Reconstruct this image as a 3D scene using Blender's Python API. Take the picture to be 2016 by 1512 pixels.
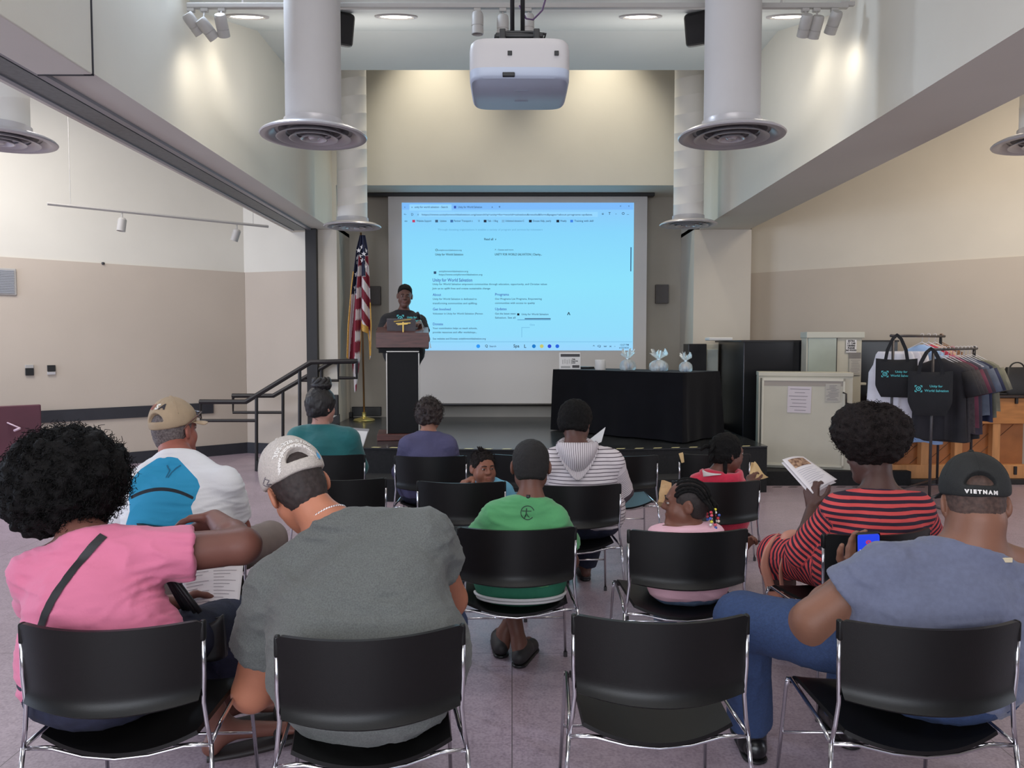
import bpy, bmesh, math, random
import numpy as np
from mathutils import Vector, Matrix
from mathutils.bvhtree import BVHTree
for _o in list(bpy.data.objects): bpy.data.objects.remove(_o)
random.seed(7); RNG = np.random.default_rng(11)
SC = bpy.context.scene
COL = SC.collection
PI = math.pi
# ------------------------------------------------------------------ camera
H = 1.5; FPX = 1500.0; PITCH = math.atan(74/1500)
cam_d = bpy.data.cameras.new('camera'); cam = bpy.data.objects.new('camera', cam_d); COL.objects.link(cam)
cam_d.sensor_width = 36; cam_d.lens = FPX/2016*36; cam_d.clip_start = .05; cam_d.clip_end = 100
cam.location = (0, 0, H); cam.rotation_euler = (PI/2-PITCH, 0, 0)
SC.camera = cam
# ------------------------------------------------------------------ colour management, world
SC.view_settings.view_transform = 'Standard'; SC.view_settings.look = 'None'
SC.view_settings.gamma = 1; SC.view_settings.use_curve_mapping = False
SC.view_settings.exposure = 0.0
W = bpy.data.worlds.new('world'); SC.world = W; W.use_nodes = True
_bg = W.node_tree.nodes['Background']; _bg.inputs[0].default_value = (.62, .74, 1, 1); _bg.inputs[1].default_value = 1.0

def lin(c):
    if isinstance(c, str): c = tuple(int(c[i:i+2], 16) for i in (0, 2, 4))
    return tuple(((x/255)/12.92 if x/255 <= .04045 else ((x/255+.055)/1.055)**2.4) for x in c)
def lamp(name, kind, loc, target, power, color=(1, 1, 1), **kw):
    d = bpy.data.lights.new(name, kind); o = bpy.data.objects.new(name, d); COL.objects.link(o)
    o.location = loc; d.energy = power; d.color = color
    o.rotation_euler = (Vector(target)-Vector(loc)).to_track_quat('-Z', 'Y').to_euler()
    for k, v in kw.items(): setattr(d, k, v)
    return o
COOL = (.89, .93, 1.0); WARM = (1.0, .87, .70); NEUT = (1.0, .96, .92)
# daylight through the window wall behind the audience and through the side bays
lamp('rear_window_daylight', 'AREA', (-1.6, -3.3, 2.3), (1.6, 8, 1.6), 300, COOL, shape='RECTANGLE', size=6.0, size_y=2.4)
lamp('left_bay_daylight', 'AREA', (-8.6, 4.2, 2.2), (0, 7.2, .6), 260, (.66, .78, 1), shape='RECTANGLE', size=4.0, size_y=2.4)
lamp('right_bay_daylight', 'AREA', (7.6, 2.2, 2.2), (3, 9.0, 1.4), 80, COOL, shape='RECTANGLE', size=3.0, size_y=2.2)
lamp('clerestory_daylight', 'AREA', (-2.25, 5.5, 4.75), (2.4, 5.0, 3.3), 80, (.66, .80, 1), shape='RECTANGLE', size=.4, size_y=.7)
# ceiling fixtures over the audience (in the raised ceiling, above the frame)
for _x in (-.4, 1.2):
    for _y in (-.6, 1.6):
        lamp('ceiling_fixture', 'AREA', (_x, _y, 5.3), (_x, _y, 0), 17, NEUT, shape='RECTANGLE', size=1.2, size_y=.6)
for _x in (-1.3, 1.4): lamp('ceiling_fill', 'AREA', (_x, 6.7, 3.3), (_x, 6.9, 6), 10, NEUT, shape='RECTANGLE', size=1.2, size_y=.6)  # unseen fill lamps in mid-air, added to brighten the sloping ceiling
lamp('left_bay_fixture', 'AREA', (-5.2, 7.0, 4.4), (-5.2, 7.4, 0), 98, NEUT, shape='RECTANGLE', size=2.0, size_y=1.2)
lamp('right_bay_fixture', 'AREA', (5.0, 6.6, 4.4), (5.2, 7.4, 0), 70, WARM, shape='RECTANGLE', size=1.6, size_y=1.2)

# ------------------------------------------------------------------ helpers: pixel ray to world
def Q(px, py, d):
    cx = (px-1008)/FPX; cv = (756-py)/FPX
    c, s = math.cos(PITCH), math.sin(PITCH)
    y = c+cv*s; z = -s+cv*c
    t = d/y
    return np.array((cx*t, d, H+z*t))
def V3(*a): return np.array(a, float)
def nrm(v): v = np.asarray(v, float); return v/max(np.linalg.norm(v), 1e-9)
# ------------------------------------------------------------------ materials
MATS = {}
def M(name, col, rough=.6, metal=0.0, spec=.5, noise=None, bump=None, col2=None, sheen=0, emit=None, coat=0, alpha=None, trans=0, nstretch=None):
    if name in MATS: return MATS[name]
    m = bpy.data.materials.new(name); m.use_nodes = True; nt = m.node_tree; b = nt.nodes['Principled BSDF']
    c = lin(col)
    b.inputs['Base Color'].default_value = (*c, 1); b.inputs['Roughness'].default_value = rough
    b.inputs['Metallic'].default_value = metal; b.inputs['Specular IOR Level'].default_value = spec
    if sheen: b.inputs['Sheen Weight'].default_value = sheen
    if coat: b.inputs['Coat Weight'].default_value = coat
    if trans: b.inputs['Transmission Weight'].default_value = trans
    if alpha is not None: b.inputs['Alpha'].default_value = alpha
    if emit: b.inputs['Emission Color'].default_value = (*lin(emit[0]), 1); b.inputs['Emission Strength'].default_value = emit[1]
    tc = None
    def coords(scale=None):
        nonlocal tc
        if tc is None: tc = nt.nodes.new('ShaderNodeTexCoord')
        if nstretch:
            mp = nt.nodes.new('ShaderNodeMapping'); mp.inputs['Scale'].default_value = nstretch
            nt.links.new(tc.outputs['Object'], mp.inputs[0]); return mp.outputs[0]
        return tc.outputs['Object']
    if noise:
        sc, amt = noise
        n = nt.nodes.new('ShaderNodeTexNoise'); n.inputs['Scale'].default_value = sc; n.inputs['Detail'].default_value = 5
        nt.links.new(coords(), n.inputs['Vector'])
        mx = nt.nodes.new('ShaderNodeMix'); mx.data_type = 'RGBA'
        c2 = lin(col2) if col2 else tuple(x*(1-amt) for x in c)
        c1 = c if col2 else tuple(min(1, x*(1+amt)) for x in c)
        mx.inputs[6].default_value = (*c1, 1); mx.inputs[7].default_value = (*c2, 1)
        rp = nt.nodes.new('ShaderNodeMapRange'); rp.inputs[1].default_value = .35; rp.inputs[2].default_value = .65
        nt.links.new(n.outputs[0], rp.inputs[0]); nt.links.new(rp.outputs[0], mx.inputs[0]); nt.links.new(mx.outputs[2], b.inputs['Base Color'])
    if bump:
        n = nt.nodes.new('ShaderNodeTexNoise'); n.inputs['Scale'].default_value = bump[0]; n.inputs['Detail'].default_value = 4
        nt.links.new(coords(), n.inputs['Vector'])
        bp = nt.nodes.new('ShaderNodeBump'); bp.inputs['Strength'].default_value = bump[1]; bp.inputs['Distance'].default_value = .01
        nt.links.new(n.outputs[0], bp.inputs['Height']); nt.links.new(bp.outputs[0], b.inputs['Normal'])
    MATS[name] = m; return m
def M_attr(name, attr, colors, rough=.8, bump=None):
    """cloth whose printed pattern is stored per vertex in attribute ATTR: colour bands at the given positions"""
    m = bpy.data.materials.new(name); m.use_nodes = True; nt = m.node_tree; b = nt.nodes['Principled BSDF']
    b.inputs['Roughness'].default_value = rough
    a = nt.nodes.new('ShaderNodeAttribute'); a.attribute_name = attr
    fr = nt.nodes.new('ShaderNodeMath'); fr.operation = 'FRACT'; nt.links.new(a.outputs['Fac'], fr.inputs[0])
    r = nt.nodes.new('ShaderNodeValToRGB'); r.color_ramp.interpolation = 'CONSTANT'
    el = r.color_ramp.elements
    while len(el) < len(colors): el.new(.5)
    for e, (p, c) in zip(el, colors): e.position = p; e.color = (*lin(c), 1)
    nt.links.new(fr.outputs[0], r.inputs[0]); nt.links.new(r.outputs[0], b.inputs['Base Color'])
    if bump:
        n = nt.nodes.new('ShaderNodeTexNoise'); n.inputs['Scale'].default_value = bump[0]
        bp = nt.nodes.new('ShaderNodeBump'); bp.inputs['Strength'].default_value = bump[1]; bp.inputs['Distance'].default_value = .01
        nt.links.new(n.outputs[0], bp.inputs['Height']); nt.links.new(bp.outputs[0], b.inputs['Normal'])
    MATS[name] = m; return m

# ------------------------------------------------------------------ object helpers
def tag(o, label=None, cat=None, group=None, kind=None):
    if label: o['label'] = label
    if cat: o['category'] = cat
    if group: o['group'] = group
    if kind: o['kind'] = kind
    return o
def thing(name, label, cat, loc=(0, 0, 0), group=None, rz=0):
    o = bpy.data.objects.new(name, None); COL.objects.link(o); o.location = tuple(loc); o.rotation_euler = (0, 0, rz)
    o.empty_display_size = .1
    return tag(o, label, cat, group)
def world_off(o):
    v = Vector((0, 0, 0))
    while o is not None: v += o.location; o = o.parent
    return np.array(v)
def obj(name, verts, faces, mat, parent=None, smooth=False, loc=None, local=False, attr=None):
    """one mesh object; VERTS in world space (or already local to the parent)"""
    verts = np.asarray(verts, float)
    if parent is not None and not local: verts = verts-world_off(parent)
    if loc is not None: verts = verts-np.asarray(loc, float)
    me = bpy.data.meshes.new(name); me.from_pydata(verts.tolist(), [], [list(map(int, f)) for f in faces] if not isinstance(faces, np.ndarray) else faces.tolist())
    me.update()
    o = bpy.data.objects.new(name, me); COL.objects.link(o)
    if loc is not None: o.location = tuple(loc)
    if parent is not None: o.parent = parent
    if mat is not None:
        for mm in (mat if isinstance(mat, (list, tuple)) else [mat]): me.materials.append(mm)
    if smooth is True: me.shade_smooth()
    elif smooth:
        me.shade_smooth(); me.set_sharp_from_angle(angle=math.radians(smooth))
    if attr is not None:
        for k, v in attr.items():
            a = me.attributes.new(k, 'FLOAT', 'POINT'); a.data.foreach_set('value', np.asarray(v, np.float32))
    return o
class MB:
    """collects simple shapes into vertex and face lists"""
    def __init__(s): s.v = []; s.f = []
    def add(s, v, f):
        n = len(s.v); s.v += [tuple(map(float, p)) for p in v]; s.f += [[i+n for i in q] for q in f]; return s
    def box(s, c, d, rz=0, R=None):
        hx, hy, hz = d[0]/2, d[1]/2, d[2]/2
        P = np.array([(x, y, z) for z in (-hz, hz) for x, y in ((-hx, -hy), (hx, -hy), (hx, hy), (-hx, hy))])
        if R is None:
            ca, sa = math.cos(rz), math.sin(rz); R = np.array(((ca, -sa, 0), (sa, ca, 0), (0, 0, 1)))
        return s.add(P@np.asarray(R).T+np.asarray(c), [(0, 3, 2, 1), (4, 5, 6, 7), (0, 1, 5, 4), (1, 2, 6, 5), (2, 3, 7, 6), (3, 0, 4, 7)])
    def b2(s, x0, x1, y0, y1, z0, z1): return s.box(((x0+x1)/2, (y0+y1)/2, (z0+z1)/2), (abs(x1-x0), abs(y1-y0), abs(z1-z0)))
    def bbox(s, c, d, bev=.01, rz=0, seg=3, R=None):
        bm = bmesh.new(); bmesh.ops.create_cube(bm, size=1)
        bmesh.ops.scale(bm, vec=d, verts=bm.verts)
        bmesh.ops.bevel(bm, geom=bm.edges[:], offset=bev, segments=seg, affect='EDGES', profile=.5)
        bm.verts.index_update()
        P = np.array([v.co for v in bm.verts])
        if R is None:
            ca, sa = math.cos(rz), math.sin(rz); R = np.array(((ca, -sa, 0), (sa, ca, 0), (0, 0, 1)))
        F = [[v.index for v in f.verts] for f in bm.faces]; bm.free()
        return s.add(P@np.asarray(R).T+np.asarray(c), F)
    def prism(s, poly, z0, z1):
        n = len(poly)
        v = [(*p, z0) for p in poly]+[(*p, z1) for p in poly]
        return s.add(v, [list(range(n))[::-1], list(range(n, 2*n))]+[(i, (i+1) % n, (i+1) % n+n, i+n) for i in range(n)])
    def tube(s, pts, r, n=8, caps=True, closed=False):
        pts = [np.asarray(p, float) for p in pts]; m = len(pts)
        rr = r if hasattr(r, '__len__') else [r]*m
        T = []
        for i in range(m):
            if closed: t = pts[(i+1) % m]-pts[i-1]
            else: t = pts[min(i+1, m-1)]-pts[max(i-1, 0)]
            T.append(nrm(t))
        a = np.array((0, 0, 1.)) if abs(T[0][2]) < .9 else np.array((1., 0, 0))
        u = nrm(np.cross(T[0], a)); V = []
        for i in range(m):
            u = nrm(u-T[i]*np.dot(u, T[i])); w = np.cross(T[i], u)
            for k in range(n):
                an = 2*PI*k/n; V.append(pts[i]+rr[i]*(math.cos(an)*u+math.sin(an)*w))
        F = []
        for i in range(m if closed else m-1):
            j = (i+1) % m
            for k in range(n): F.append((i*n+k, i*n+(k+1) % n, j*n+(k+1) % n, j*n+k))
        if caps and not closed: F += [list(range(n))[::-1], [(m-1)*n+k for k in range(n)]]
        return s.add(V, F)
    def lathe(s, prof, c=(0, 0, 0), n=32, axis=None):
        V = []; m = len(prof)
        for r, z in prof:
            for k in range(n): V.append((max(r, 1e-5)*math.cos(2*PI*k/n), max(r, 1e-5)*math.sin(2*PI*k/n), z))
        V = np.array(V)
        if axis is not None:
            w = nrm(axis); a = np.array((0, 0, 1.)) if abs(w[2]) < .9 else np.array((1., 0, 0)); u = nrm(np.cross(a, w)); v = np.cross(w, u)
            V = V@np.array((u, v, w))
        V = V+np.asarray(c)
        return s.add(V, [(i*n+k, i*n+(k+1) % n, (i+1)*n+(k+1) % n, (i+1)*n+k) for i in range(m-1) for k in range(n)])
    def quad(s, a, b, c, d): return s.add([a, b, c, d], [(0, 1, 2, 3)])
    def grid(s, fn, nu, nv, thick=0):
        """surface fn(u,v)->point; THICK closes it into a solid slab (offset along the normal)"""
        P = np.array([[fn(i/nu, j/nv) for j in range(nv+1)] for i in range(nu+1)], float)
        if not thick:
            return s.add(P.reshape(-1, 3), [(i*(nv+1)+j, (i+1)*(nv+1)+j, (i+1)*(nv+1)+j+1, i*(nv+1)+j+1) for i in range(nu) for j in range(nv)])
        du = np.gradient(P, axis=0); dv = np.gradient(P, axis=1); N = np.cross(du, dv); N /= np.linalg.norm(N, axis=2, keepdims=True)+1e-12
        A = (P+N*thick/2).reshape(-1, 3); B = (P-N*thick/2).reshape(-1, 3); n = len(A); st = nv+1
        F = []
        for i in range(nu):
            for j in range(nv):
                q = (i*st+j, (i+1)*st+j, (i+1)*st+j+1, i*st+j+1); F.append(q); F.append(tuple(x+n for x in q[::-1]))
        for i in range(nu):
            for j in (0, nv):
                a, b = i*st+j, (i+1)*st+j; F.append((a, a+n, b+n, b) if j == 0 else (a, b, b+n, a+n))
        for j in range(nv):
            for i in (0, nu):
                a, b = i*st+j, i*st+j+1; F.append((a, b, b+n, a+n) if i == 0 else (a, a+n, b+n, b))
        return s.add(np.vstack((A, B)), F)
    def build(s, name, mat, parent=None, smooth=False, loc=None, local=False):
        return obj(name, s.v, s.f, mat, parent, smooth, loc, local)
def top(name, mb, mat, label, cat, loc, group=None, smooth=False):
    return tag(mb.build(name, mat, None, smooth, loc), label, cat, group)
def struct(name, mb, mat, smooth=False): return tag(mb.build(name, mat, None, smooth), kind='structure')
def kids(o): return [c for c in bpy.data.objects if c.parent == o]
def copy_tree(o, parent=None, ch=None):
    if ch is None:
        ch = {}
        for c in bpy.data.objects:
            if c.parent: ch.setdefault(c.parent.name, []).append(c)
    c = o.copy(); COL.objects.link(c)
    if parent is not None: c.parent = parent
    for k in ch.get(o.name, []): copy_tree(k, c, ch)
    return c
# ------------------------------------------------------------------ lettering
def text_mesh(txt, size, align='CENTER', italic=0, bold=0):
    cu = bpy.data.curves.new('t', 'FONT'); cu.body = txt; cu.size = size; cu.align_x = align; cu.align_y = 'CENTER'; cu.shear = italic
    cu.resolution_u = 2; cu.offset = bold
    o = bpy.data.objects.new('t', cu); COL.objects.link(o)
    dg = bpy.context.evaluated_depsgraph_get(); dg.update(); me = bpy.data.meshes.new_from_object(o.evaluated_get(dg))
    v = np.array([p.co for p in me.vertices]) if len(me.vertices) else np.zeros((0, 3)); f = [list(p.vertices) for p in me.polygons]
    bpy.data.objects.remove(o); bpy.data.curves.remove(cu); bpy.data.meshes.remove(me)
    return v, f
def place2d(v, o, x, y):
    o, x, y = map(lambda a: np.asarray(a, float), (o, x, y))
    return o+v[:, :1]*x+v[:, 1:2]*y
def refine(v, f, maxe):
    bm = bmesh.new(); vs = [bm.verts.new(p) for p in v]
    for q in f:
        try: bm.faces.new([vs[i] for i in q])
        except ValueError: pass
    bmesh.ops.triangulate(bm, faces=bm.faces[:])
    for _ in range(5):
        e = [x for x in bm.edges if x.calc_length() > maxe]
        if not e: break
        bmesh.ops.subdivide_edges(bm, edges=e, cuts=1); bmesh.ops.triangulate(bm, faces=[x for x in bm.faces if len(x.verts) > 3])
    bm.verts.index_update()
    V = np.array([p.co for p in bm.verts]); F = [[x.index for x in q.verts] for q in bm.faces]; bm.free()
    return V, F
def wrap(v, f, target, direction, off=.0015, maxe=.01, spread=.07):
    """lay a flat print onto a surface (V, F) along DIRECTION"""
    v, f = refine(v, f, maxe)
    bvh = BVHTree.FromPolygons([tuple(p) for p in target[0]], [tuple(map(int, q)) for q in target[1]])
    d = Vector(nrm(direction)); hit = [bvh.ray_cast(Vector(p)-d*.6, d, 1.6) for p in v]
    dist = [h[3] for h in hit if h[0] is not None]; med = float(np.median(dist)) if dist else .6
    out = []
    for p, h in zip(v, hit):
        if h[0] is not None and abs(h[3]-med) < spread: out.append(np.array(h[0]-d*off))
        else:
            q = Vector(p)+d*(med-.6); n = bvh.find_nearest(q); out.append(np.array(n[0]-d*off))
    return np.array(out), f
# ================================================================== the setting
XL, XR = -2.38, 2.49          # inner faces of the beams and walls above them
ZS = H+1.55                   # soffit of the beams
YF = 10.2                     # front plane (pilasters, header)
YB = 11.0                     # back wall of the stage alcove
ZST = .48                     # stage height
m_wall = M('white_wall_paint', (214, 209, 198), .75, noise=(1.2, .025), bump=(60, .04))
m_cream = M('cream_wall_paint', (212, 207, 194), .75, noise=(1.2, .025), bump=(60, .04))
m_beige = M('beige_wall_paint', (190, 177, 163), .78, noise=(1.0, .03), bump=(50, .04))
m_ceil = M('ceiling_paint', (205, 208, 205), .8, noise=(1.5, .02))
m_soff = M('soffit_paint', (198, 196, 206), .7, noise=(1.0, .02))
m_dark = M('dark_rubber', (44, 44, 50), .55, noise=(8, .1))
m_track = M('dark_track_metal', (118, 122, 121), .5, .2, noise=(30, .1))
m_trackl = M('light_track_metal', (150, 150, 156), .4, .5)
m_blackm = M('black_post_metal', (28, 25, 26), .5)
m_stage = M('black_stage_floor', (40, 42, 44), .22, noise=(3, .25), bump=(25, .06), spec=.6)
m_stagef = M('black_stage_carpet', (22, 22, 25), .9, noise=(40, .25), bump=(200, .2))

def floor_material():
    m = bpy.data.materials.new('vinyl_floor'); m.use_nodes = True; nt = m.node_tree; b = nt.nodes['Principled BSDF']
    tc = nt.nodes.new('ShaderNodeTexCoord')
    n1 = nt.nodes.new('ShaderNodeTexNoise'); n1.inputs['Scale'].default_value = 90; n1.inputs['Detail'].default_value = 6
    n2 = nt.nodes.new('ShaderNodeTexNoise'); n2.inputs['Scale'].default_value = 2.2; n2.inputs['Detail'].default_value = 6
    n3 = nt.nodes.new('ShaderNodeTexNoise'); n3.inputs['Scale'].default_value = 18; n3.inputs['Detail'].default_value = 8; n3.inputs['Roughness'].default_value = .75
    br = nt.nodes.new('ShaderNodeTexBrick'); br.offset = 0; br.inputs['Scale'].default_value = 1
    br.inputs['Brick Width'].default_value = 1.83; br.inputs['Row Height'].default_value = 1.83; br.inputs['Mortar Size'].default_value = .0022; br.inputs['Mortar Smooth'].default_value = .3
    for n in (n1, n2, n3, br): nt.links.new(tc.outputs['Object'], n.inputs['Vector'])
    r = nt.nodes.new('ShaderNodeValToRGB'); e = r.color_ramp.elements
    e[0].position = .33; e[0].color = (*lin((138, 121, 132)), 1); e[1].position = .56; e[1].color = (*lin((184, 165, 176)), 1)
    ad = nt.nodes.new('ShaderNodeMath'); ad.operation = 'ADD'; nt.links.new(n1.outputs[0], ad.inputs[0]); nt.links.new(n3.outputs[0], ad.inputs[1])
    hf = nt.nodes.new('ShaderNodeMath'); hf.operation = 'MULTIPLY'; hf.inputs[1].default_value = .5; nt.links.new(ad.outputs[0], hf.inputs[0]); nt.links.new(hf.outputs[0], r.inputs[0])
    mx = nt.nodes.new('ShaderNodeMix'); mx.data_type = 'RGBA'; mx.blend_type = 'MULTIPLY'; mx.inputs[0].default_value = .35
    nt.links.new(r.outputs[0], mx.inputs[6]); nt.links.new(n2.outputs[0], mx.inputs[7])
    m2 = nt.nodes.new('ShaderNodeMix'); m2.data_type = 'RGBA'; m2.inputs[7].default_value = (*lin((95, 86, 90)), 1)
    nt.links.new(br.outputs['Fac'], m2.inputs[0]); nt.links.new(mx.outputs[2], m2.inputs[6]); nt.links.new(m2.outputs[2], b.inputs['Base Color'])
    rr = nt.nodes.new('ShaderNodeMapRange'); rr.inputs[3].default_value = .22; rr.inputs[4].default_value = .48
    nt.links.new(n3.outputs[0], rr.inputs[0]); nt.links.new(rr.outputs[0], b.inputs['Roughness'])
    return m
struct('floor', MB().b2(-10, 9.5, -4, 13, -.12, 0), floor_material())

# ---- beams with the walls above them
lw = MB(); lw.b2(-3.0, XL, -4, YF, ZS, 7.2)
struct('wall_upper_left', lw, m_wall)
rw = MB(); rw.b2(XR, 3.15, -4, YF, ZS, 7.2)
struct('wall_upper_right', rw, m_wall)
# nearer part of the left beam: a thicker casing with a step
struct('trim_1', MB().bbox((XL-.125, 1.2, ZS+.72), (.31, 6.3, 1.5), .008), m_wall)
struct('trim_11', MB().b2(XL-.02, XL+.034, 4.35, 4.358, ZS-.032, 5.0).b2(XL-.28, XL+.034, 4.35, 4.358, ZS-.034, ZS-.028), m_dark)
# folding-partition track under the left beam
t = MB(); t.b2(-2.69, -2.64, -4, YF, ZS-.022, ZS+.01); t.b2(-2.93, -2.89, -4, YF, ZS-.02, ZS+.01)
struct('trim_2', t, m_trackl)
t = MB(); t.b2(-2.89, -2.72, -4, YF, ZS-.012, ZS+.01)
struct('trim_3', t, m_track)
t = MB(); t.b2(-2.72, -2.69, -4, YF, ZS-.006, ZS+.01)
struct('trim_4', t, m_blackm)
struct('trim_5', MB().b2(-2.36-.36, -2.36-.22, YF-.10, YF, 0, ZS), m_blackm)       # black partition jamb
# ---- front wall: pilasters beside the alcove, header above it, deep recess for the cream wall
f = MB()
f.b2(-2.62, -2.33, YF, YB, 0, ZS+.05); f.b2(2.42, 3.18, YF, YB, 0, ZS+.05)
struct('wall_front', f, M('pilaster_paint', (196, 188, 176), .75, noise=(1.2, .03)))
f = MB(); f.b2(-3.0, -2.33, YF, YB, ZS, 7.2); f.b2(2.42, 3.18, YF, YB, ZS, 7.2)
struct('wall_front_upper', f, m_wall)
struct('wall_header', MB().b2(-2.33, 2.42, YF, YB, H+2.13, 7.2), m_cream)
struct('wall_back', MB().b2(-3.0, 3.2, YB, YB+.12, 0, H+2.3), M('alcove_wall_paint', (178, 170, 158), .78, noise=(1.4, .05)))
# ---- ceilings
zc1, zc2 = H+2.546, H+2.947
c = MB()
c.add([(x, y, z) for y, z in ((5.6, zc1), (5.95, zc1), (7.28, zc2), (8.29, zc2), (8.29, zc2+.25), (5.6, zc2+.25)) for x in (XL, XR)],
      [(0, 1, 3, 2), (2, 3, 5, 4), (4, 5, 7, 6), (6, 7, 9, 8), (8, 9, 11, 10), (10, 11, 1, 0), (0, 2, 4, 6, 8, 10), (1, 11, 9, 7, 5, 3)])
struct('ceiling', c, m_ceil)
struct('ceiling_raised', MB().b2(XL, XR, -4, 5.6, 5.5, 5.6), m_ceil)
struct('ceiling_recess', MB().b2(XL, XR, 8.29, YF, 7.1, 7.2), m_ceil)
struct('wall_riser', MB().b2(XL, XR, 5.6, 5.7, zc2+.25, 5.6), m_wall)
struct('wall_recess', MB().b2(XL, XR, 8.19, 8.29, zc2+.25, 7.2), m_wall)
struct('ceiling_left_bay', MB().b2(-10, -3.0, -4, 12, 4.75, 4.85), m_ceil)
struct('ceiling_right_bay', MB().b2(3.15, 9.5, -4, 12, 4.75, 4.85), m_ceil)
# ---- angled walls of the side bays
def slab(mb, a, b, z0, z1, t=.1, off=0):
    a, b = np.array(a), np.array(b); d = nrm(b-a); n = np.array((d[1], -d[0]))
    if np.dot(n, np.array((0, 0))-a) < 0: n = -n            # N looks into the room
    a0, b0 = a+n*off, b+n*off
    mb.prism([a0, b0, b0-n*t, a0-n*t][::1], z0, z1); return mb
LA, LB = (-3.74, 10.7), (-8.6, 6.45)
LC = (-2.55, 10.32)
RA, RB = (3.12, 10.75), (7.6, 7.05)
ZP = 2.53
struct('wall_left', slab(slab(MB(), LA, LB, 0, 4.8), LC, LA, 0, 4.8), m_wall)
struct('wall_right', slab(MB(), RA, RB, 0, 4.8), M('right_wall_paint', (208, 200, 186), .75, noise=(1.2, .03), bump=(60, .04)))
struct('trim_6', slab(slab(MB(), LA, LB, 0, ZP, .03, .014), LC, LA, 0, ZP, .02, .004), m_beige)
struct('trim_7', slab(MB(), RA, RB, 0, ZP-.02, .03, .010), M('right_panel_paint', (190, 178, 164), .78, noise=(1.0, .03)))
struct('baseboard_left', slab(slab(MB(), LA, LB, 0, .15, .03, .028), LC, LA, 0, .15, .03, .02), m_dark)
# wide bumper rail on the left wall
dl = nrm(np.array(LB)-np.array(LA))
struct('trim_8', slab(MB(), np.array(LA)+dl*.47, np.array(LA)+dl*6.0, .59, .735, .03, .034), m_dark)
# outer walls, with window openings towards the day
struct('wall_left_outer', MB().b2(-8.75, -8.65, -4, 1.9, 0, 4.8).b2(-8.75, -8.65, 6.4, 6.6, 0, 4.8).b2(-8.75, -8.65, 1.9, 6.4, 0, .9).b2(-8.75, -8.65, 1.9, 6.4, 3.5, 4.8), m_wall)
struct('wall_right_outer', MB().b2(7.62, 7.72, -4, .6, 0, 4.8).b2(7.62, 7.72, 3.9, 7.2, 0, 4.8).b2(7.62, 7.72, .6, 3.9, 0, .9).b2(7.62, 7.72, .6, 3.9, 3.4, 4.8), m_wall)
struct('wall_rear', MB().b2(-8.7, -3.2, -3.6, -3.5, 0, 5.6).b2(3.2, 7.7, -3.6, -3.5, 0, 5.6).b2(-3.2, 3.2, -3.6, -3.5, 3.6, 5.6).b2(-3.2, 3.2, -3.6, -3.5, 0, .8), m_wall)
for i, (a, b) in enumerate((((-3.2, -3.55), (3.2, -3.55)), ((-8.7, 1.9), (-8.7, 6.4)), ((7.67, .6), (7.67, 3.9)))):
    w = MB(); a, b = np.array(a), np.array(b); z0, z1 = (.8, 3.6) if i == 0 else (.9, 3.45)
    for k in range(4):
        p = a+(b-a)*k/3; w.b2(p[0]-.03, p[0]+.03, p[1]-.03, p[1]+.03, z0, z1)
    for z in (z0+.03, z1-.03, (z0+z1)/2):
        mdl = (a+b)/2; e = np.abs(b-a)/2+.03; w.b2(mdl[0]-e[0], mdl[0]+e[0], mdl[1]-e[1], mdl[1]+e[1], z-.03, z+.03)
    struct(f'window_{i+1}', w, m_blackm)
# ---- stage with one long step
def front_curve(off, h0, h1, name, mt, x0=-2.05, x1=2.62):
    pts = [(x0, 7.72-off), (-1.2, 7.62-off), (-.3, 7.53-off), (.6, 7.5-off), (1.4, 7.58-off), (x1, 7.78-off)]
    return pts
st = front_curve(0, 0, ZST, '', None)
sm = MB(); sm.prism(st+[(2.62, YB), (-2.32, YB), (-2.32, 9.0), (-2.05, 9.0)], 0, ZST-.012)
struct('stage_riser', sm, m_stagef)
sm = MB(); sm.prism([(x, y-.01) for x, y in st]+[(2.62, YB), (-2.32, YB), (-2.32, 9.0), (-2.05, 9.0)], ZST-.012, ZST)
struct('stage_floor', sm, m_stage)
s2 = front_curve(.32, 0, .24, '', None, -1.95, 2.3)
struct('stage_step', MB().prism(s2+[(2.3, 7.75), (-1.95, 7.70)], 0, .22), m_stagef)
# yellow and black tape along the stage edge: alternate short strips
tp = MB(); P = np.array(st); seg = np.linalg.norm(np.diff(P, axis=0), axis=1); cum = np.r_[0, np.cumsum(seg)]
def along(s):
    i = min(np.searchsorted(cum, s, 'right')-1, len(seg)-1); return P[i]+(P[i+1]-P[i])*(s-cum[i])/seg[i]
s = .25
while s < cum[-1]-.1:
    a, b = along(s), along(s+.10); tp.prism([(a[0], a[1]+.012), (b[0]-.02, b[1]+.012), (b[0], b[1]+.045), (a[0]+.02, a[1]+.045)], ZST, ZST+.002); s += .19
struct('trim_9', tp, M('yellow_tape', (200, 190, 140), .5))
# low platform on the right
pf = Q(1640, 958, 8.15)
struct('platform_right', MB().b2(2.3, 4.3, 8.15, 9.2, 0, .155), m_stagef)
tp = MB()
for k in range(11): tp.prism([(2.6+k*.17, 8.05), (2.69+k*.17, 8.05), (2.72+k*.17, 8.08), (2.63+k*.17, 8.08)], 0, .002)
struct('trim_10', tp, M('dark_tape', (60, 54, 50), .6))
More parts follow.
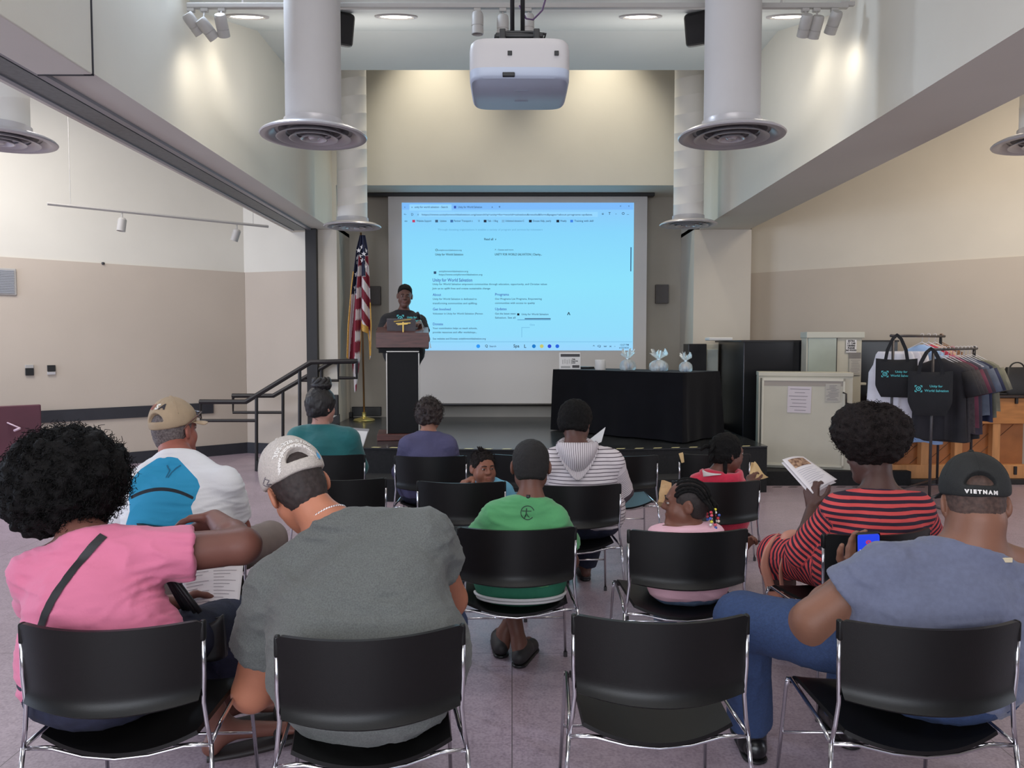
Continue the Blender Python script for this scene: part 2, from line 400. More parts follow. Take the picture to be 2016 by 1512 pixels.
# ---- stairs to the stage at the left
stp = MB()
for k in range(2):
    x0 = -3.05+k*.37
    stp.b2(x0, -2.32, 9.1, 10.12, k*.16, (k+1)*.16)
struct('stairs', stp, M('stair_tread', (112, 110, 106), .6, noise=(20, .2)))
struct('stair_riser_trim', MB().b2(-3.07, -3.05, 9.08, 10.14, 0, .13).b2(-2.70, -2.68, 9.08, 10.14, .16, .29), m_blackm)
stg = MB().prism([(-3.1, 0), (-2.9, 0), (-2.3, .42), (-2.3, .60), (-3.1, .14)], 0, .03)
V = np.array(stg.v); stg.v = [(a, 10.12+c_, b) for a, b, c_ in V]
struct('stair_stringer', stg, m_blackm)
stg2 = MB(); stg2.v = [(a, 9.07+c_, b) for a, b, c_ in V]; stg2.f = stg.f
# ================================================================== ceiling and wall fixtures
m_duct = M('painted_spiral_duct', (182, 178, 177), .65, noise=(2, .03), bump=(30, .05))
m_diff = M('diffuser_metal', (190, 186, 188), .32, .3)
m_diffd = M('diffuser_shadow_metal', (110, 104, 112), .4, .3)
m_can = M('grey_white_can', (168, 164, 160), .5)
m_black = M('black_plastic', (20, 19, 20), .45)
m_white = M('white_plastic', (178, 174, 174), .5)
def duct(label, x, y, z, D, ztop, seams=True):
    t = thing('ceiling_duct', label, 'air duct', (x, y, z), 'round ceiling ducts with diffusers')
    R = D*.26
    m = MB(); n = 40; prof = [(R, .05)]
    k = .05
    while k < ztop-z-.3 and seams:
        k += .21; prof += [(R, k-.008), (R+.0015, k-.004), (R+.0015, k+.004), (R, k+.008)]
    prof.append((R, ztop-z)); m.lathe(prof, n=n)
    v = np.array(m.v)                                   # tilt the seams: a spiral duct
    if seams:
        w = np.clip((v[:, 2]-.08)/.2, 0, 1)*np.clip((ztop-z-.1-v[:, 2])/.2, 0, 1); v[:, 2] += w*.05*np.sin(np.arctan2(v[:, 1], v[:, 0])+.6)
    m.v = [tuple(p) for p in v]
    m.build('duct_pipe', m_duct if not seams else M('spiral_duct_lit', (226, 222, 216), .6, noise=(2, .02)), t, True, local=True)  # seamed ducts: same paint made paler, light on the far ducts put into colour
    MB().lathe([(R+.012, .10), (R+.014, .06), (R+.03, .035)], n=40).build('collar', m_diff, t, 40, local=True)
    r = D/2
    MB().lathe([(r*.62, .035), (r*.86, .03), (r*.97, .012), (r, .0), (r*.985, -.008), (r*.90, -.012), (r*.82, .0), (r*.76, .02), (r*.72, .03)], n=48).build('outer_cone', m_diff, t, 40, local=True)
    for i, (a, b, z0) in enumerate(((.70, .50, -.014), (.46, .30, -.018), (.26, .14, -.020))):
        MB().lathe([(r*b, z0+.04), (r*(b+.04), z0+.03), (r*(a-.02), z0+.004), (r*a, z0-.003), (r*(a-.025), z0-.004), (r*(b+.02), z0+.022)], n=48).build('inner_cone', m_diff, t, 40, local=True)
    MB().lathe([(0, -.026), (r*.07, -.024), (r*.11, -.01), (r*.10, .02)], n=24).build('center_cap', m_diff, t, 40, local=True)
    MB().lathe([(r*.75, .034), (0.001, .036)], n=32).build('throat', m_diffd, t, 40, local=True)
    return t
duct('left of the two large round white ducts hanging before the stage', *Q(618, 268, 5.15)[:2], Q(618, 268, 5.15)[2], .70, 5.49, False)
duct('right of the two large round white ducts hanging before the stage', *Q(1440, 268, 5.15)[:2], Q(1440, 268, 5.15)[2], .70, 5.49, False)
p = Q(694, 446, 9.2); duct('spiral-seamed white duct in the far left corner above the flag', p[0], p[1], p[2], .68, 7.09)
p = Q(1355, 442, 9.2); duct('spiral-seamed white duct in the far right corner above the table', p[0], p[1], p[2], .68, 7.09)
p = Q(0, 276, 5.3); duct('round duct with shiny diffuser in the left side bay, cut by the photo edge', p[0], p[1], p[2], .70, 4.76)
p = Q(2066, 280, 5.35); duct('round duct diffuser in the right side bay, only its rim in view', p[0], p[1], p[2], .70, 4.76)

# ---- recessed downlights in the sloping ceiling
m_lamp = M('lamp_glow', (255, 250, 238), .5, emit=((255, 248, 232), 6))
sl = math.atan2(.401, 1.33)
NAMES = ['recessed ceiling light beside the left track lamps', 'recessed ceiling light left of the projector pole', 'recessed ceiling light right of the projector pole', 'recessed ceiling light beside the right track lamps']
for i, px in enumerate((486, 780, 1261, 1552)):
    d = 6.17; x = Q(px, 32, d)[0]; x = max(min(x, XR-.19), XL+.19); z = zc1+(d-5.95)*.401/1.33
    t = thing('downlight', NAMES[i], 'ceiling light', (x, d, z), 'recessed ceiling lights')
    ax = nrm((0, math.sin(sl), -math.cos(sl)))
    MB().lathe([(.125, -.002), (.14, .012), (.168, .010), (.172, -.004)], n=36, axis=ax).build('trim_ring', m_white, t, 40, local=True)
    MB().lathe([(0.001, .004), (.125, .004)], n=36, axis=ax).build('lamp_disc', m_lamp, t, 40, local=True)
    lamp('downlight_beam', 'SPOT', (x, d+.01, z-.06), (x, d+.02, 0), 15, (1, .93, .80), spot_size=2.3, spot_blend=.8, shadow_soft_size=.12)
# ---- track with lamp heads
yt = 5.5; zt = Q(1000, 12, yt)[2]
tr = thing('lighting_track', 'long white lighting track running across under the ceiling', 'lighting track', (0, yt, zt))
MB().bbox((0.04, 0, 0), (4.66, .04, .035), .006).build('rail', m_can, tr, local=True)
MB().b2(-.006, .006, -.006, .006, 0, 5.5-zt).build('hanger', m_can, tr, local=True)
for sx in (-1.9, 1.9): MB().b2(sx-.006, sx+.006, -.006, .006, 0, 5.5-zt).build('hanger', m_can, tr, local=True)
def spot(label, px, py, d, direc, L=.15, r=.042, group='track lamp heads', power=0, top_z=None, size=1.1, col=(1, .93, .80), aim=None):
    c = Q(px, py, d); a = nrm(direc); base = c-a*L/2
    t = thing('track_lamp', label, 'spotlight', c, group)
    MB().lathe([(0.001, 0), (r*.8, .001), (r*.95, .012), (r, .03), (r, L*.62), (r*.93, L*.63), (r*.93, L*.66), (r, L*.67), (r, L), (r*.86, L), (r*.8, L*.9), (.001, L*.9)], c=base, n=24, axis=a).build('lamp_head', m_can, t, 35)
    zt_ = top_z if top_z else zt-.017
    mt = base+a*.04; MB().tube([mt, (mt[0], mt[1], mt[2]+.03), (mt[0], d, zt_)], .007, 8).build('stem', m_can, t, True)
    MB().bbox((mt[0], d, zt_-.012), (.05, .034, .024), .004).build('track_adapter', m_can, t)
    if power: lamp('track_lamp_beam', 'SPOT', tuple(c+a*(L/2+.02)), tuple(c+(nrm(aim) if aim else a)*2), power, col, spot_size=size, spot_blend=1.0, shadow_soft_size=.08)
spot('left lamp head in the left cluster of three track lamps', 381, 47, yt, (.45, .55, -.72), power=5)
spot('middle lamp head in the left cluster of three track lamps', 408, 57, yt, (.45, .55, -.62), power=5)
spot('right lamp head in the left cluster of three track lamps', 437, 50, yt, (-.05, .75, -.85), power=13, size=2.6, aim=(-.3, .5, -.8))
spot('left lamp head in the right cluster of three track lamps', 1585, 50, yt, (.02, .75, -.85), power=18, size=1.6)
spot('middle lamp head in the right cluster of three track lamps', 1606, 53, yt, (-.05, .62, -.85), power=8)
spot('right lamp head in the right cluster of three track lamps', 1641, 44, yt, (-.1, .7, -.8), power=8, size=2.6, aim=(.3, .5, -.8))
spot('left of three straight-down track lamps behind the projector pole', 940, 46, yt, (0, .05, -1))
spot('middle of three straight-down track lamps behind the projector pole', 990, 52, yt, (0, .05, -1))
spot('right of three straight-down track lamps behind the projector pole', 1040, 50, yt, (0, .05, -1))
# concealed wall-wash lamps up in the recess above the stage
for x in (-1.02, 1.15): lamp('recess_wall_washer', 'SPOT', (x, 9.55, 6.3), (x, 9.98, 2.6), 290, (1, .92, .76), spot_size=1.25, spot_blend=.9, shadow_soft_size=.08)
# small access plate by the right cluster
tag(MB().bbox(Q(1668, 8, 5.5), (.10, .03, .03), .004).build('track_feed_box', m_can, None), 'small white feed box at the right end of the lighting track', 'electrical box')
# ---- loudspeakers high up
for lab, px, sgn in (('black loudspeaker half hidden behind the large left duct', 668, 1), ('black loudspeaker half hidden behind the large right duct', 1377, -1)):
    c = Q(px, 57, 6.0)
    t = thing('loudspeaker', lab, 'loudspeaker', c, 'loudspeakers under the ceiling')
    R = np.array(Matrix.Rotation(sgn*.5, 3, 'Z')@Matrix.Rotation(.35, 3, 'X'))
    b = MB().bbox((0, 0, 0), (.20, .16, .24), .03, R=R); b.build('cabinet', m_black, t, 40, local=True)
    g = MB().bbox(R@np.array((0, -.075, 0)), (.17, .02, .21), .008, R=R); g.build('grille', M('speaker_grille', (34, 33, 34), .8, bump=(300, .3)), t, 40, local=True)
    MB().tube([(0, .02, .1), (0, .05, zc1+.02-c[2])], .012).build('bracket', m_black, t, True, local=True)
# ---- projector on its pole
c0 = (Q(924, 150, 3.18)+Q(1122, 150, 3.18))/2; zb = c0[2]
px0 = c0[0]
pr = thing('projector', 'white projector hanging upside down from a black ceiling pole', 'projector', (px0, 3.38, zb))
w, dp, hh = .418, .44, .15
def proj(u, v):
    return None
b = MB(); n = 48; rings = []
def rrect(wx, wy, r, z, k=n):
    out = []
    for i in range(k):
        a = 2*PI*i/k; c_, s_ = math.cos(a), math.sin(a); e = 2/7
        out.append((wx*np.sign(c_)*abs(c_)**e, wy*np.sign(s_)*abs(s_)**e, z))
    return out
prof = [(.86, .90, .150), (.94, .96, .148), (.985, .985, .138), (1.0, 1.0, .115), (1.0, 1.0, .06), (1.0, 1.0, .03)]
V = []; [V.extend(rrect(w/2*a, dp/2*b_, 0, z)) for a, b_, z in prof]
F = [(i*n+k, (i+1)*n+k, (i+1)*n+(k+1) % n, i*n+(k+1) % n) for i in range(len(prof)-1) for k in range(n)]+[list(range(n))]
MB().add(V, F).build('housing', m_white, pr, 40, local=True)
prof = [(1.0, 1.0, .031), (.995, .99, .0), (.985, .97, -.006), (.96, .94, -.012)]
V = []; [V.extend(rrect(w/2*a, dp/2*b_, 0, z)) for a, b_, z in prof]
F = [(i*n+k, (i+1)*n+k, (i+1)*n+(k+1) % n, i*n+(k+1) % n) for i in range(len(prof)-1) for k in range(n)]+[[(len(prof)-1)*n+k for k in range(n)][::-1]]
MB().add(V, F).build('base_panel', M('projector_base_grey', (168, 176, 192), .45), pr, 40, local=True)
for x in (-.04, .15): MB().bbox((x, -dp/2-.001, .085), (.018, .008, .018), .002).build('sensor_window', m_black, pr, local=True)
MB().bbox((-.045, -dp/2+.008, .0), (.05, .03, .016), .003).build('cable_recess', m_black, pr, local=True)
MB().bbox((.01, -.06, -.0125), (.06, .006, .002), .0008).bbox((.01, .08, -.0125), (.06, .006, .002), .0008).build('logo_plate', M('plate_grey', (140, 148, 164), .4), pr, local=True)
MB().lathe([(.001, 0), (.05, 0), (.055, .02), (.05, .06)], c=(.05, dp/2+.0, .08), axis=(0, 1, 0), n=24).build('lens', m_black, pr, 40, local=True)
mt = thing('projector_mount', 'black ceiling mount with twin rods carrying the projector', 'projector mount', (px0, 3.38, zb+.15))
MB().bbox((.0, -.02, .045), (.2, .22, .02), .005).bbox((-.07, -.04, .022), (.025, .3, .05), .004).bbox((.07, -.04, .022), (.025, .3, .05), .004).build('mount_plate', m_black, mt, local=True)
for x in (-.03, .015): MB().tube([(x, 0, .03), (x, 0, 5.5-zb-.15)], .010, 10).build('rod', m_black, mt, True, local=True)
k = [(.10, -.1, .03), (.11, -.12, .05), (.05, -.13, .055), (-.05, -.12, .06), (-.10, -.12, .045), (-.11, -.1, .02)]
MB().tube(k, .006, 8).build('cable', m_black, mt, True, local=True)
cb = [(.02+.05*math.sin(q*PI), .0, .16+.1*q) for q in np.linspace(0, 1, 8)]
cb = [(.0, .0, .22), (.03, .0, .165), (.06, 0, .16), (.10, 0, .20), (.13, 0, .30), (.12, 0, .5)]
MB().tube(cb, .004, 8).build('cable', M('purple_cable', (70, 45, 80), .5), mt, True, local=True)

# ---- lamp track on wires in the left bay
a, b = Q(93, 401, 8.1), Q(528, 446, 9.65)
t = thing('suspended_track', 'white lamp track hanging on thin wires by the left bay wall', 'lighting track', tuple((a+b)/2))
MB().tube([a, b], .018, 6).build('rail', m_can, t)
for q in (.09, .92):
    p = a+(b-a)*q; MB().tube([p, (p[0], p[1], 4.76)], .0035, 5).build('wire', m_can, t)
for lab, q, dr in (('left lamp can on the suspended track in the left bay', .30, (-.1, -.1, -1)), ('right lamp can on the suspended track in the left bay', .835, (-.35, 0, -1))):
    p = a+(b-a)*q; ax = nrm(dr); c = p+np.array((0, 0, -.10))
    tt = thing('track_lamp', lab, 'spotlight', c, 'lamp cans in the left bay')
    MB().tube([p+np.array((0, 0, -.015)), c], .008, 6).build('stem', m_can, tt, True)
    MB().lathe([(.001, 0), (.03, .0), (.045, .02), (.046, .15), (.035, .15), (.001, .13)], c=c-ax*.03, axis=ax, n=18).build('lamp_head', m_can, tt, 35)
# ---- things on the walls
nL = np.array((-dl[1], dl[0])); nL = nL if np.dot(nL, -np.array(LA)) > 0 else -nL
rzL = math.atan2(dl[1], dl[0])
def on_left(px, py):
    """point on the left bay wall seen at the pixel"""
    r0 = Q(px, py, 1.0); k = np.array((r0[0], 1.0)); A = np.array(LA)
    s = np.linalg.solve(np.array((k, -dl)).T, A+nL*.02); d = s[0]
    return Q(px, py, d)
p = on_left(58, 729); t = thing('wall_control', 'wall box with pale top half and black lower half on left wall', 'wall switch', p)
MB().bbox((0, 0, -.018), (.085, .03, .085), .004, rz=rzL).build('lower_panel', m_black, t, local=True)
MB().bbox((0, 0, .045), (.085, .03, .04), .004, rz=rzL).build('upper_panel', m_can, t, local=True)
p = on_left(101, 728); t = thing('wall_control', 'wall box with black top half and white lower half on left wall', 'wall switch', p)
MB().bbox((0, 0, .018), (.085, .03, .075), .004, rz=rzL).build('upper_panel', m_black, t, local=True)
MB().bbox((0, 0, -.042), (.085, .03, .035), .004, rz=rzL).build('lower_panel', m_white, t, local=True)
p = on_left(2, 554); t = thing('wall_vent', 'square grey vent grille on the left wall near the photo edge', 'vent', p)
MB().bbox((0, 0, 0), (.30, .03, .31), .01, rz=rzL).build('frame', m_can, t, local=True)
g = MB()
for k in range(14): g.box((nL[0]*.018, nL[1]*.018, -.125+k*.0192), (.25, .012, .014), rz=rzL)
g.build('grille', M('vent_grey', (150, 152, 158), .5, .3), t, local=True)
p = on_left(203, 518.5); tag(MB().bbox(p, (.03, .03, .03), .008).build('wall_hook', m_blackm), 'tiny dark hook on the line across the left wall', 'hook')
for lab, px, py, d in (('grey wall speaker right of the projection screen', 1303, 579, YB-.05), ('grey wall speaker partly behind the flag', 737, 582, YB-.05)):
    c = Q(px, py, d); t = thing('wall_speaker', lab, 'wall speaker', c, 'grey speakers on the alcove wall')
    MB().bbox((0, 0, 0), (.185, .09, .27), .012).build('cabinet', M('speaker_grey', (112, 106, 104), .6), t, 40, local=True)
    MB().bbox((0, -.045, 0), (.165, .012, .25), .004).build('grille', M('speaker_cloth', (96, 91, 90), .85, bump=(400, .3)), t, local=True)
c = Q(661, 797, YF-.03); tag(MB().bbox(c, (.075, .05, .27), .012).build('wall_device', m_blackm), 'narrow dark box on the pilaster behind the teal jacket woman', 'wall box')
c = Q(722, 818, YB-.03); tag(MB().bbox((c[0], YB-.03, ZST+.085), (.42, .05, .13), .006).build('floor_panel', m_black), 'low black panel on the wall behind the flag base', 'wall panel')
c = Q(688, 827, YB-.08); tag(MB().bbox((c[0], YB-.10, ZST+.04), (.10, .1, .08), .01).build('floor_box', m_black), 'small black box on the stage left of the flag base', 'box')
# maroon table on its side at the far left
p = on_left(40, 900); t = thing('folded_table', 'maroon tabletop standing upright against the left wall', 'table', (p[0]+nL[0]*.1, p[1]+nL[1]*.1, 0))
q1 = Q(80, 796, 8.2); cen = np.array((q1[0], q1[1]))+dl*.6
MB().bbox((cen[0], cen[1], q1[2]/2), (1.2, .045, q1[2]), .012, rz=rzL).build('tabletop', M('maroon_laminate', (88, 46, 58), .5, noise=(3, .1)), t)
e0 = np.array((cen[0], cen[1]))+nL*.04
MB().tube([Q(0, 826, 8.0), Q(40, 843, 7.95)], .008, 6).tube([Q(28, 848, 7.95), Q(40, 843, 7.95)], .014, 6).build('brace', M('pale_brace', (198, 170, 180), .4), t, True)
# ================================================================== projection screen with the projected page
DS = 10.72
def S(px, py, off=0.0): return Q(px, py, DS-off)
m_scr = M('screen_fabric', (196, 192, 190), .85)
sc = thing('projection_screen', 'large white pull-down screen showing a blue web page', 'projection screen', (S(1017, 795)[0], DS, S(1017, 795)[2]))
a, b = S(764, 380), S(1271, 795)
MB().b2(a[0], b[0], DS, DS+.006, b[2], min(a[2], H+2.12)).build('fabric', m_scr, sc)
MB().tube([(a[0]-.01, DS, b[2]-.012), (b[0]+.01, DS, b[2]-.012)], .018, 12).build('weight_bar', m_blackm, sc, True)
a2, b2_ = S(722, 381), S(1288, 381)
MB().bbox(((a2[0]+b2_[0])/2, DS+.01, H+2.13-.024), (b2_[0]-a2[0], .12, .045), .008).build('housing', m_blackm, sc)
def page_mat():
    m = bpy.data.materials.new('projected_page'); m.use_nodes = True; nt = m.node_tree; b_ = nt.nodes['Principled BSDF']
    tc = nt.nodes.new('ShaderNodeTexCoord'); sx = nt.nodes.new('ShaderNodeSeparateXYZ'); nt.links.new(tc.outputs['Generated'], sx.inputs[0])
    r = nt.nodes.new('ShaderNodeValToRGB'); e = r.color_ramp.elements
    for _ in range(3): e.new(.5)
    for k, (p_, c_) in zip(e, ((0, (150, 210, 250)), (.10, (142, 218, 250)), (.45, (139, 224, 250)), (.80, (132, 212, 250)), (1, (136, 198, 250)))): k.position = p_; k.color = (*lin(c_), 1)
    nt.links.new(sx.outputs[2], r.inputs[0]); b_.inputs['Base Color'].default_value = (.02, .02, .02, 1); b_.inputs['Roughness'].default_value = .9
    nt.links.new(r.outputs[0], b_.inputs['Emission Color']); b_.inputs['Emission Strength'].default_value = 1.0
    return m
m_page = page_mat()
pa, pb = S(791, 399, .004), S(1246, 690, .004)
pg = MB().b2(pa[0], pb[0], DS-.004, DS-.001, pb[2], pa[2]).build('projected_page', m_page, sc)
def scr_mat(n, c, s=1.0): return M('page_'+n, (10, 10, 12), .9, emit=(c, s))
mt_text = scr_mat('text', (44, 74, 110)); mt_dark = scr_mat('dark', (16, 28, 44)); mt_head = scr_mat('heading', (52, 84, 176)); mt_pale = scr_mat('pale', (104, 172, 214)); mt_bar = scr_mat('tabbar', (124, 186, 250)); mt_field = scr_mat('field', (148, 214, 255))
pxm = DS/FPX                                    # metres per photo pixel on the screen plane
GRP = {}
def page_poly(key, mat, v, f): GRP.setdefault(key, (mat, MB()))[1].add(v, f)
def zt_(zx, zy, off): return S(780+zx/4.032, 380+zy/4.032, off)
def ptxt(zx, zy, txt, zs, mat, key, w=None):
    """a line of lettering starting at the crop pixel, ZS = cap height in crop pixels, W = its length there"""
    v, f = text_mesh(txt, 1.0, 'LEFT', bold=.012)
    if not len(v): return
    s = zs/4.032*pxm/.70; sx_ = s
    if w: sx_ = (w/4.032*pxm)/max(v[:, 0].max(), 1e-6)
    o = zt_(zx, zy, .0055)
    obj(key, place2d(v, o, (sx_, 0, 0), (0, 0, s)), f, mat, pg)
def prect(x0, y0, x1, y1, mat, key, off=.005):
    a, b = zt_(x0, y0, off), zt_(x1, y1, off)
    page_poly(key, mat, [(a[0], a[1], b[2]), (b[0], a[1], b[2]), (b[0], a[1], a[2]), (a[0], a[1], a[2])], [(0, 1, 2, 3)])
prect(46, 78, 1882, 132, mt_bar, 'tab_bar', .0048); prect(105, 90, 440, 140, mt_field, 'browser_tab', .005)
prect(180, 150, 1600, 190, mt_field, 'address_field', .005)
ptxt(145, 112, 'unity for world salvation - Search', 15, mt_text, 'tab_text', 262); ptxt(490, 112, 'Unity for World Salvation', 15, mt_text, 'tab_text', 190)
ptxt(757, 111, 'x', 14, mt_text, 'tab_text'); ptxt(812, 111, '+', 20, mt_text, 'tab_text'); ptxt(64, 112, 'v', 14, mt_text, 'tab_text')
ptxt(1775, 102, 'o', 14, mt_text, 'tab_text'); ptxt(1842, 102, 'x', 14, mt_text, 'tab_text'); ptxt(120, 112, 'o', 14, mt_text, 'tab_text'); prect(458, 102, 476, 122, mt_head, 'tab_icon')
ptxt(60, 170, '<-', 16, mt_text, 'toolbar_text'); ptxt(118, 171, 'D', 18, mt_text, 'toolbar_text'); ptxt(168, 170, 'o', 14, mt_text, 'toolbar_text')
ptxt(202, 172, 'https://www.unityforworldsalvation.org/search?q=unity+for+world+salvation&results&form&pages=about-programs-updates', 13, mt_text, 'toolbar_text', 1340)
for x, c in ((1632, 'o'), (1685, 'T'), (1740, '-'), (1790, 'O'), (1830, '...')): ptxt(x, 164, c, 20, mt_dark, 'toolbar_text')
for x, w, c in ((66, 22, 'oo'), (160, 118, 'Website Support'), (345, 54, 'Updates'), (458, 148, 'Partner Transport c'), (650, 14, 'O'), (725, 82, 'Talk - 1 Blog'), (866, 148, 'Unlimited donation C'), (1085, 144, 'Donate Help, yearly'), (1302, 50, 'Weekly'), (1414, 150, 'Training with skill')):
    ptxt(x, 222, c, 15, mt_text, 'bookmark_text', w)
for x, c in ((128, (190, 60, 100)), (310, (60, 90, 120)), (430, (60, 110, 170)), (695, (30, 40, 60)), (838, (120, 180, 220)), (1054, (20, 30, 50)), (1272, (20, 30, 50)), (1382, (60, 130, 230))):
    prect(x, 213, x+22, 233, scr_mat('icon%d' % x, c), 'bookmark_icon%d' % x)
ptxt(330, 291, 'Through donating organisations it enables a variety of program and services by volunteers', 14, mt_pale, 'page_text_pale', 825)
ptxt(698, 367, 'Read all  v', 17, mt_dark, 'page_text_dark', 96)
ptxt(332, 454, 'unityforworldsalvation.org', 11, mt_text, 'page_text', 186); ptxt(310, 453, 'O', 18, mt_dark, 'page_text_dark')
ptxt(310, 488, 'Unity for World Salvation', 17, mt_dark, 'page_text_dark', 220)
ptxt(784, 451, 'F - Causes and more', 11, mt_text, 'page_text', 145); ptxt(782, 488, 'UNITY FOR WORLD SALVATION | Charity...', 17, mt_dark, 'page_text_dark', 372)
ptxt(338, 622, 'unityforworldsalvation.org', 13, mt_text, 'page_text', 232); ptxt(338, 648, 'https://www.unityforworldsalvation.org', 13, mt_text, 'page_text', 344)
prect(298, 622, 318, 642, mt_text, 'page_text')
ptxt(288, 692, 'Unity for World Salvation', 26, mt_head, 'page_heading', 314)
ptxt(288, 724, 'Unity for World Salvation empowers communities through education, opportunity, and Christian values', 14, mt_text, 'page_text', 904)
ptxt(288, 758, 'Join us to uplift lives and create sustainable change', 14, mt_text, 'page_text', 456)
for x, y, c, w in ((290, 808, 'About', 66), (784, 806, 'Programs', 110), (290, 923, 'Get Involved', 142), (784, 921, 'Updates', 92), (290, 1041, 'Donate', 82)):
    ptxt(x, y, c, 20, mt_head, 'page_heading', w)
for x, y, c, w in ((290, 842, 'Unity for World Salvation is dedicated to', 348), (290, 876, 'transforming communities and uplifting.', 352), (290, 958, 'Volunteer in Unity for World Salvation (Person', 396), (290, 1074, 'Your contribution helps us reach schools,', 352), (290, 1106, 'provide resources and offer workshops...', 350), (290, 1157, 'See website and Donate unityforworldsalvation.org', 420),
                   (784, 841, 'Our Programs List Programs, Empowering', 370), (784, 874, 'communities with access to quality', 316), (784, 958, 'Get the latest news', 164), (784, 990, 'Salvation. See all', 162), (994, 963, 'Unity for World Salvation', 214)):
    ptxt(x, y, c, 14, mt_text, 'page_text', w)
prect(1020, 994, 1226, 1001, mt_text, 'page_text'); prect(962, 1003, 1226, 1010, mt_pale, 'page_text_pale'); prect(960, 955, 978, 972, mt_dark, 'page_text_dark')
prect(995, 1068, 998, 1145, mt_pale, 'page_text_pale'); prect(995, 1066, 1060, 1069, mt_pale, 'page_text_pale'); ptxt(1060, 1046, 'Close', 12, mt_pale, 'page_text_pale')
prect(1860, 430, 1866, 622, mt_text, 'scroll_bar'); ptxt(1356, 968, '^', 40, mt_dark, 'mouse_pointer')
prect(46, 1180, 1874, 1183, mt_pale, 'page_text_pale')
for x, c in ((636, (40, 150, 245)), (1078, (20, 120, 200)), (1140, (196, 196, 110)), (1202, (40, 70, 210)), (1264, (30, 100, 220))):
    ctr = zt_(x+15, 1216, .0055); r_ = 15/4.032*pxm
    page_poly('taskbar_icon%d' % x, scr_mat('task%d' % x, c), [(ctr[0]+r_*math.cos(q), ctr[1], ctr[2]+r_*math.sin(q)) for q in np.linspace(0, 2*PI, 17)[:-1]], [list(range(16))])
ptxt(705, 1215, 'Q', 20, mt_dark, 'taskbar_text'); ptxt(740, 1217, 'Search', 14, mt_text, 'taskbar_text'); ptxt(930, 1215, 'Spa', 24, mt_dark, 'taskbar_text'); ptxt(1014, 1217, 'L', 26, mt_dark, 'taskbar_text')
ptxt(1560, 1216, '^  Q  w  x  -', 16, mt_text, 'taskbar_text', 180); ptxt(1776, 1206, '12:27 PM', 13, mt_text, 'taskbar_text', 70); ptxt(1770, 1229, '6/27/2025', 13, mt_text, 'taskbar_text', 76)
for k, (mat, mb) in GRP.items():
    k2 = ''.join(ch for ch in k if not ch.isdigit())
    mb.build(k2, mat, pg)
lamp('screen_glow', 'AREA', (0, DS-.3, 2.3), (0, 5, 1.2), 14, (.55, .85, 1), shape='RECTANGLE', size=3.0, size_y=1.8)

# ================================================================== lectern
m_mahog = M('mahogany', (82, 46, 42), .4, noise=(6, .25), nstretch=(1, 8, 8))
m_lblack = M('black_lectern_panel', (13, 13, 16), .6, noise=(20, .1), spec=.25)
m_trimw = M('pale_metal_trim', (168, 164, 158), .35, .6)
dL = 8.25; c = Q(794, 866, dL); xl = c[0]; LECT0 = set(bpy.data.objects)
le = thing('lectern', 'tall black lectern with dark red wood top and pale edge trim', 'lectern', (xl, dL+.2, ZST))
zt0 = Q(794, 684, dL)[2]; zt1 = Q(794, 655, dL)[2]
wb = 66/FPX*dL; wt = 103/FPX*dL
MB().bbox((xl+.0, dL+.22, ZST+.035), (.56, .52, .07), .008).build('base', m_mahog, le)
MB().bbox((xl, dL+.22, (ZST+.07+zt0)/2), (wb, .36, zt0-ZST-.07), .006).build('body', m_lblack, le)
for sx in (-1, 1): MB().bbox((xl+sx*(wb/2-.008), dL+.035, (ZST+.07+zt0)/2-.03), (.014, .012, zt0-ZST-.13), .003).build('edge_trim', m_trimw, le)
MB().bbox((xl, dL+.035, zt0-.045), (wb-.01, .012, .014), .003).build('edge_trim', m_trimw, le)
b = MB(); zz = [(dL-.03, zt0, zt1), (dL+.42, zt0-.02, zt1+.07)]
v = [(xl+sx*wt/2, y, z) for y, z0, z1 in zz for z in (z0, z1) for sx in (-1, 1)]
b.add(v, [(0, 1, 3, 2), (5, 4, 6, 7), (0, 4, 5, 1), (2, 3, 7, 6), (0, 2, 6, 4), (1, 5, 7, 3)]); b.build('top_shelf', m_mahog, le)
MB().bbox((xl-.16, dL+.2, zt0-.03), (.2, .3, .06), .006).build('shelf_bracket', m_lblack, le)
# laptop on the lectern
lp = thing('laptop', 'open grey laptop standing on the lectern top', 'laptop', (xl, dL+.1, zt1+.03))
la, lb, lc_ = Q(765, 652, dL+.12), Q(821, 652, dL+.12), Q(821, 629, dL+.06)
hl = np.linalg.norm(lc_-lb); wl = lb[0]-la[0]; cl = (la+lb)/2
R = np.array(Matrix.Rotation(.25, 3, 'X'))
MB().bbox(cl+R@np.array((0, 0, hl/2)), (wl, .012, hl), .004, R=R).build('lid', M('laptop_grey', (92, 88, 92), .45, .3), lp)
MB().bbox(cl+np.array((0, .12, -.01)), (wl, .23, .018), .004, R=np.array(Matrix.Rotation(.15, 3, 'X'))).build('keyboard_base', M('laptop_dark', (58, 56, 60), .5, .3), lp)
gx = Q(794, 640, dL+.02)
gc = thing('cross_ornament', 'thin gold cross with ribbon standing before the laptop', 'ornament', (gx[0], gx[1], zt1))
m_gold = M('gold_metal', (186, 156, 84), .4, .7)
MB().b2(gx[0]-.007, gx[0]+.007, gx[1]-.004, gx[1]+.004, zt1-.01, Q(794, 634, dL+.02)[2]).build('stem', m_gold, gc)
MB().box(Q(794.5, 636.5, dL+.02), (.155, .01, .011), R=np.array(Matrix.Rotation(-.05, 3, 'Y'))).box(Q(793, 638.6, dL+.02), (.11, .01, .009), R=np.array(Matrix.Rotation(-.08, 3, 'Y'))).build('arm', m_gold, gc)
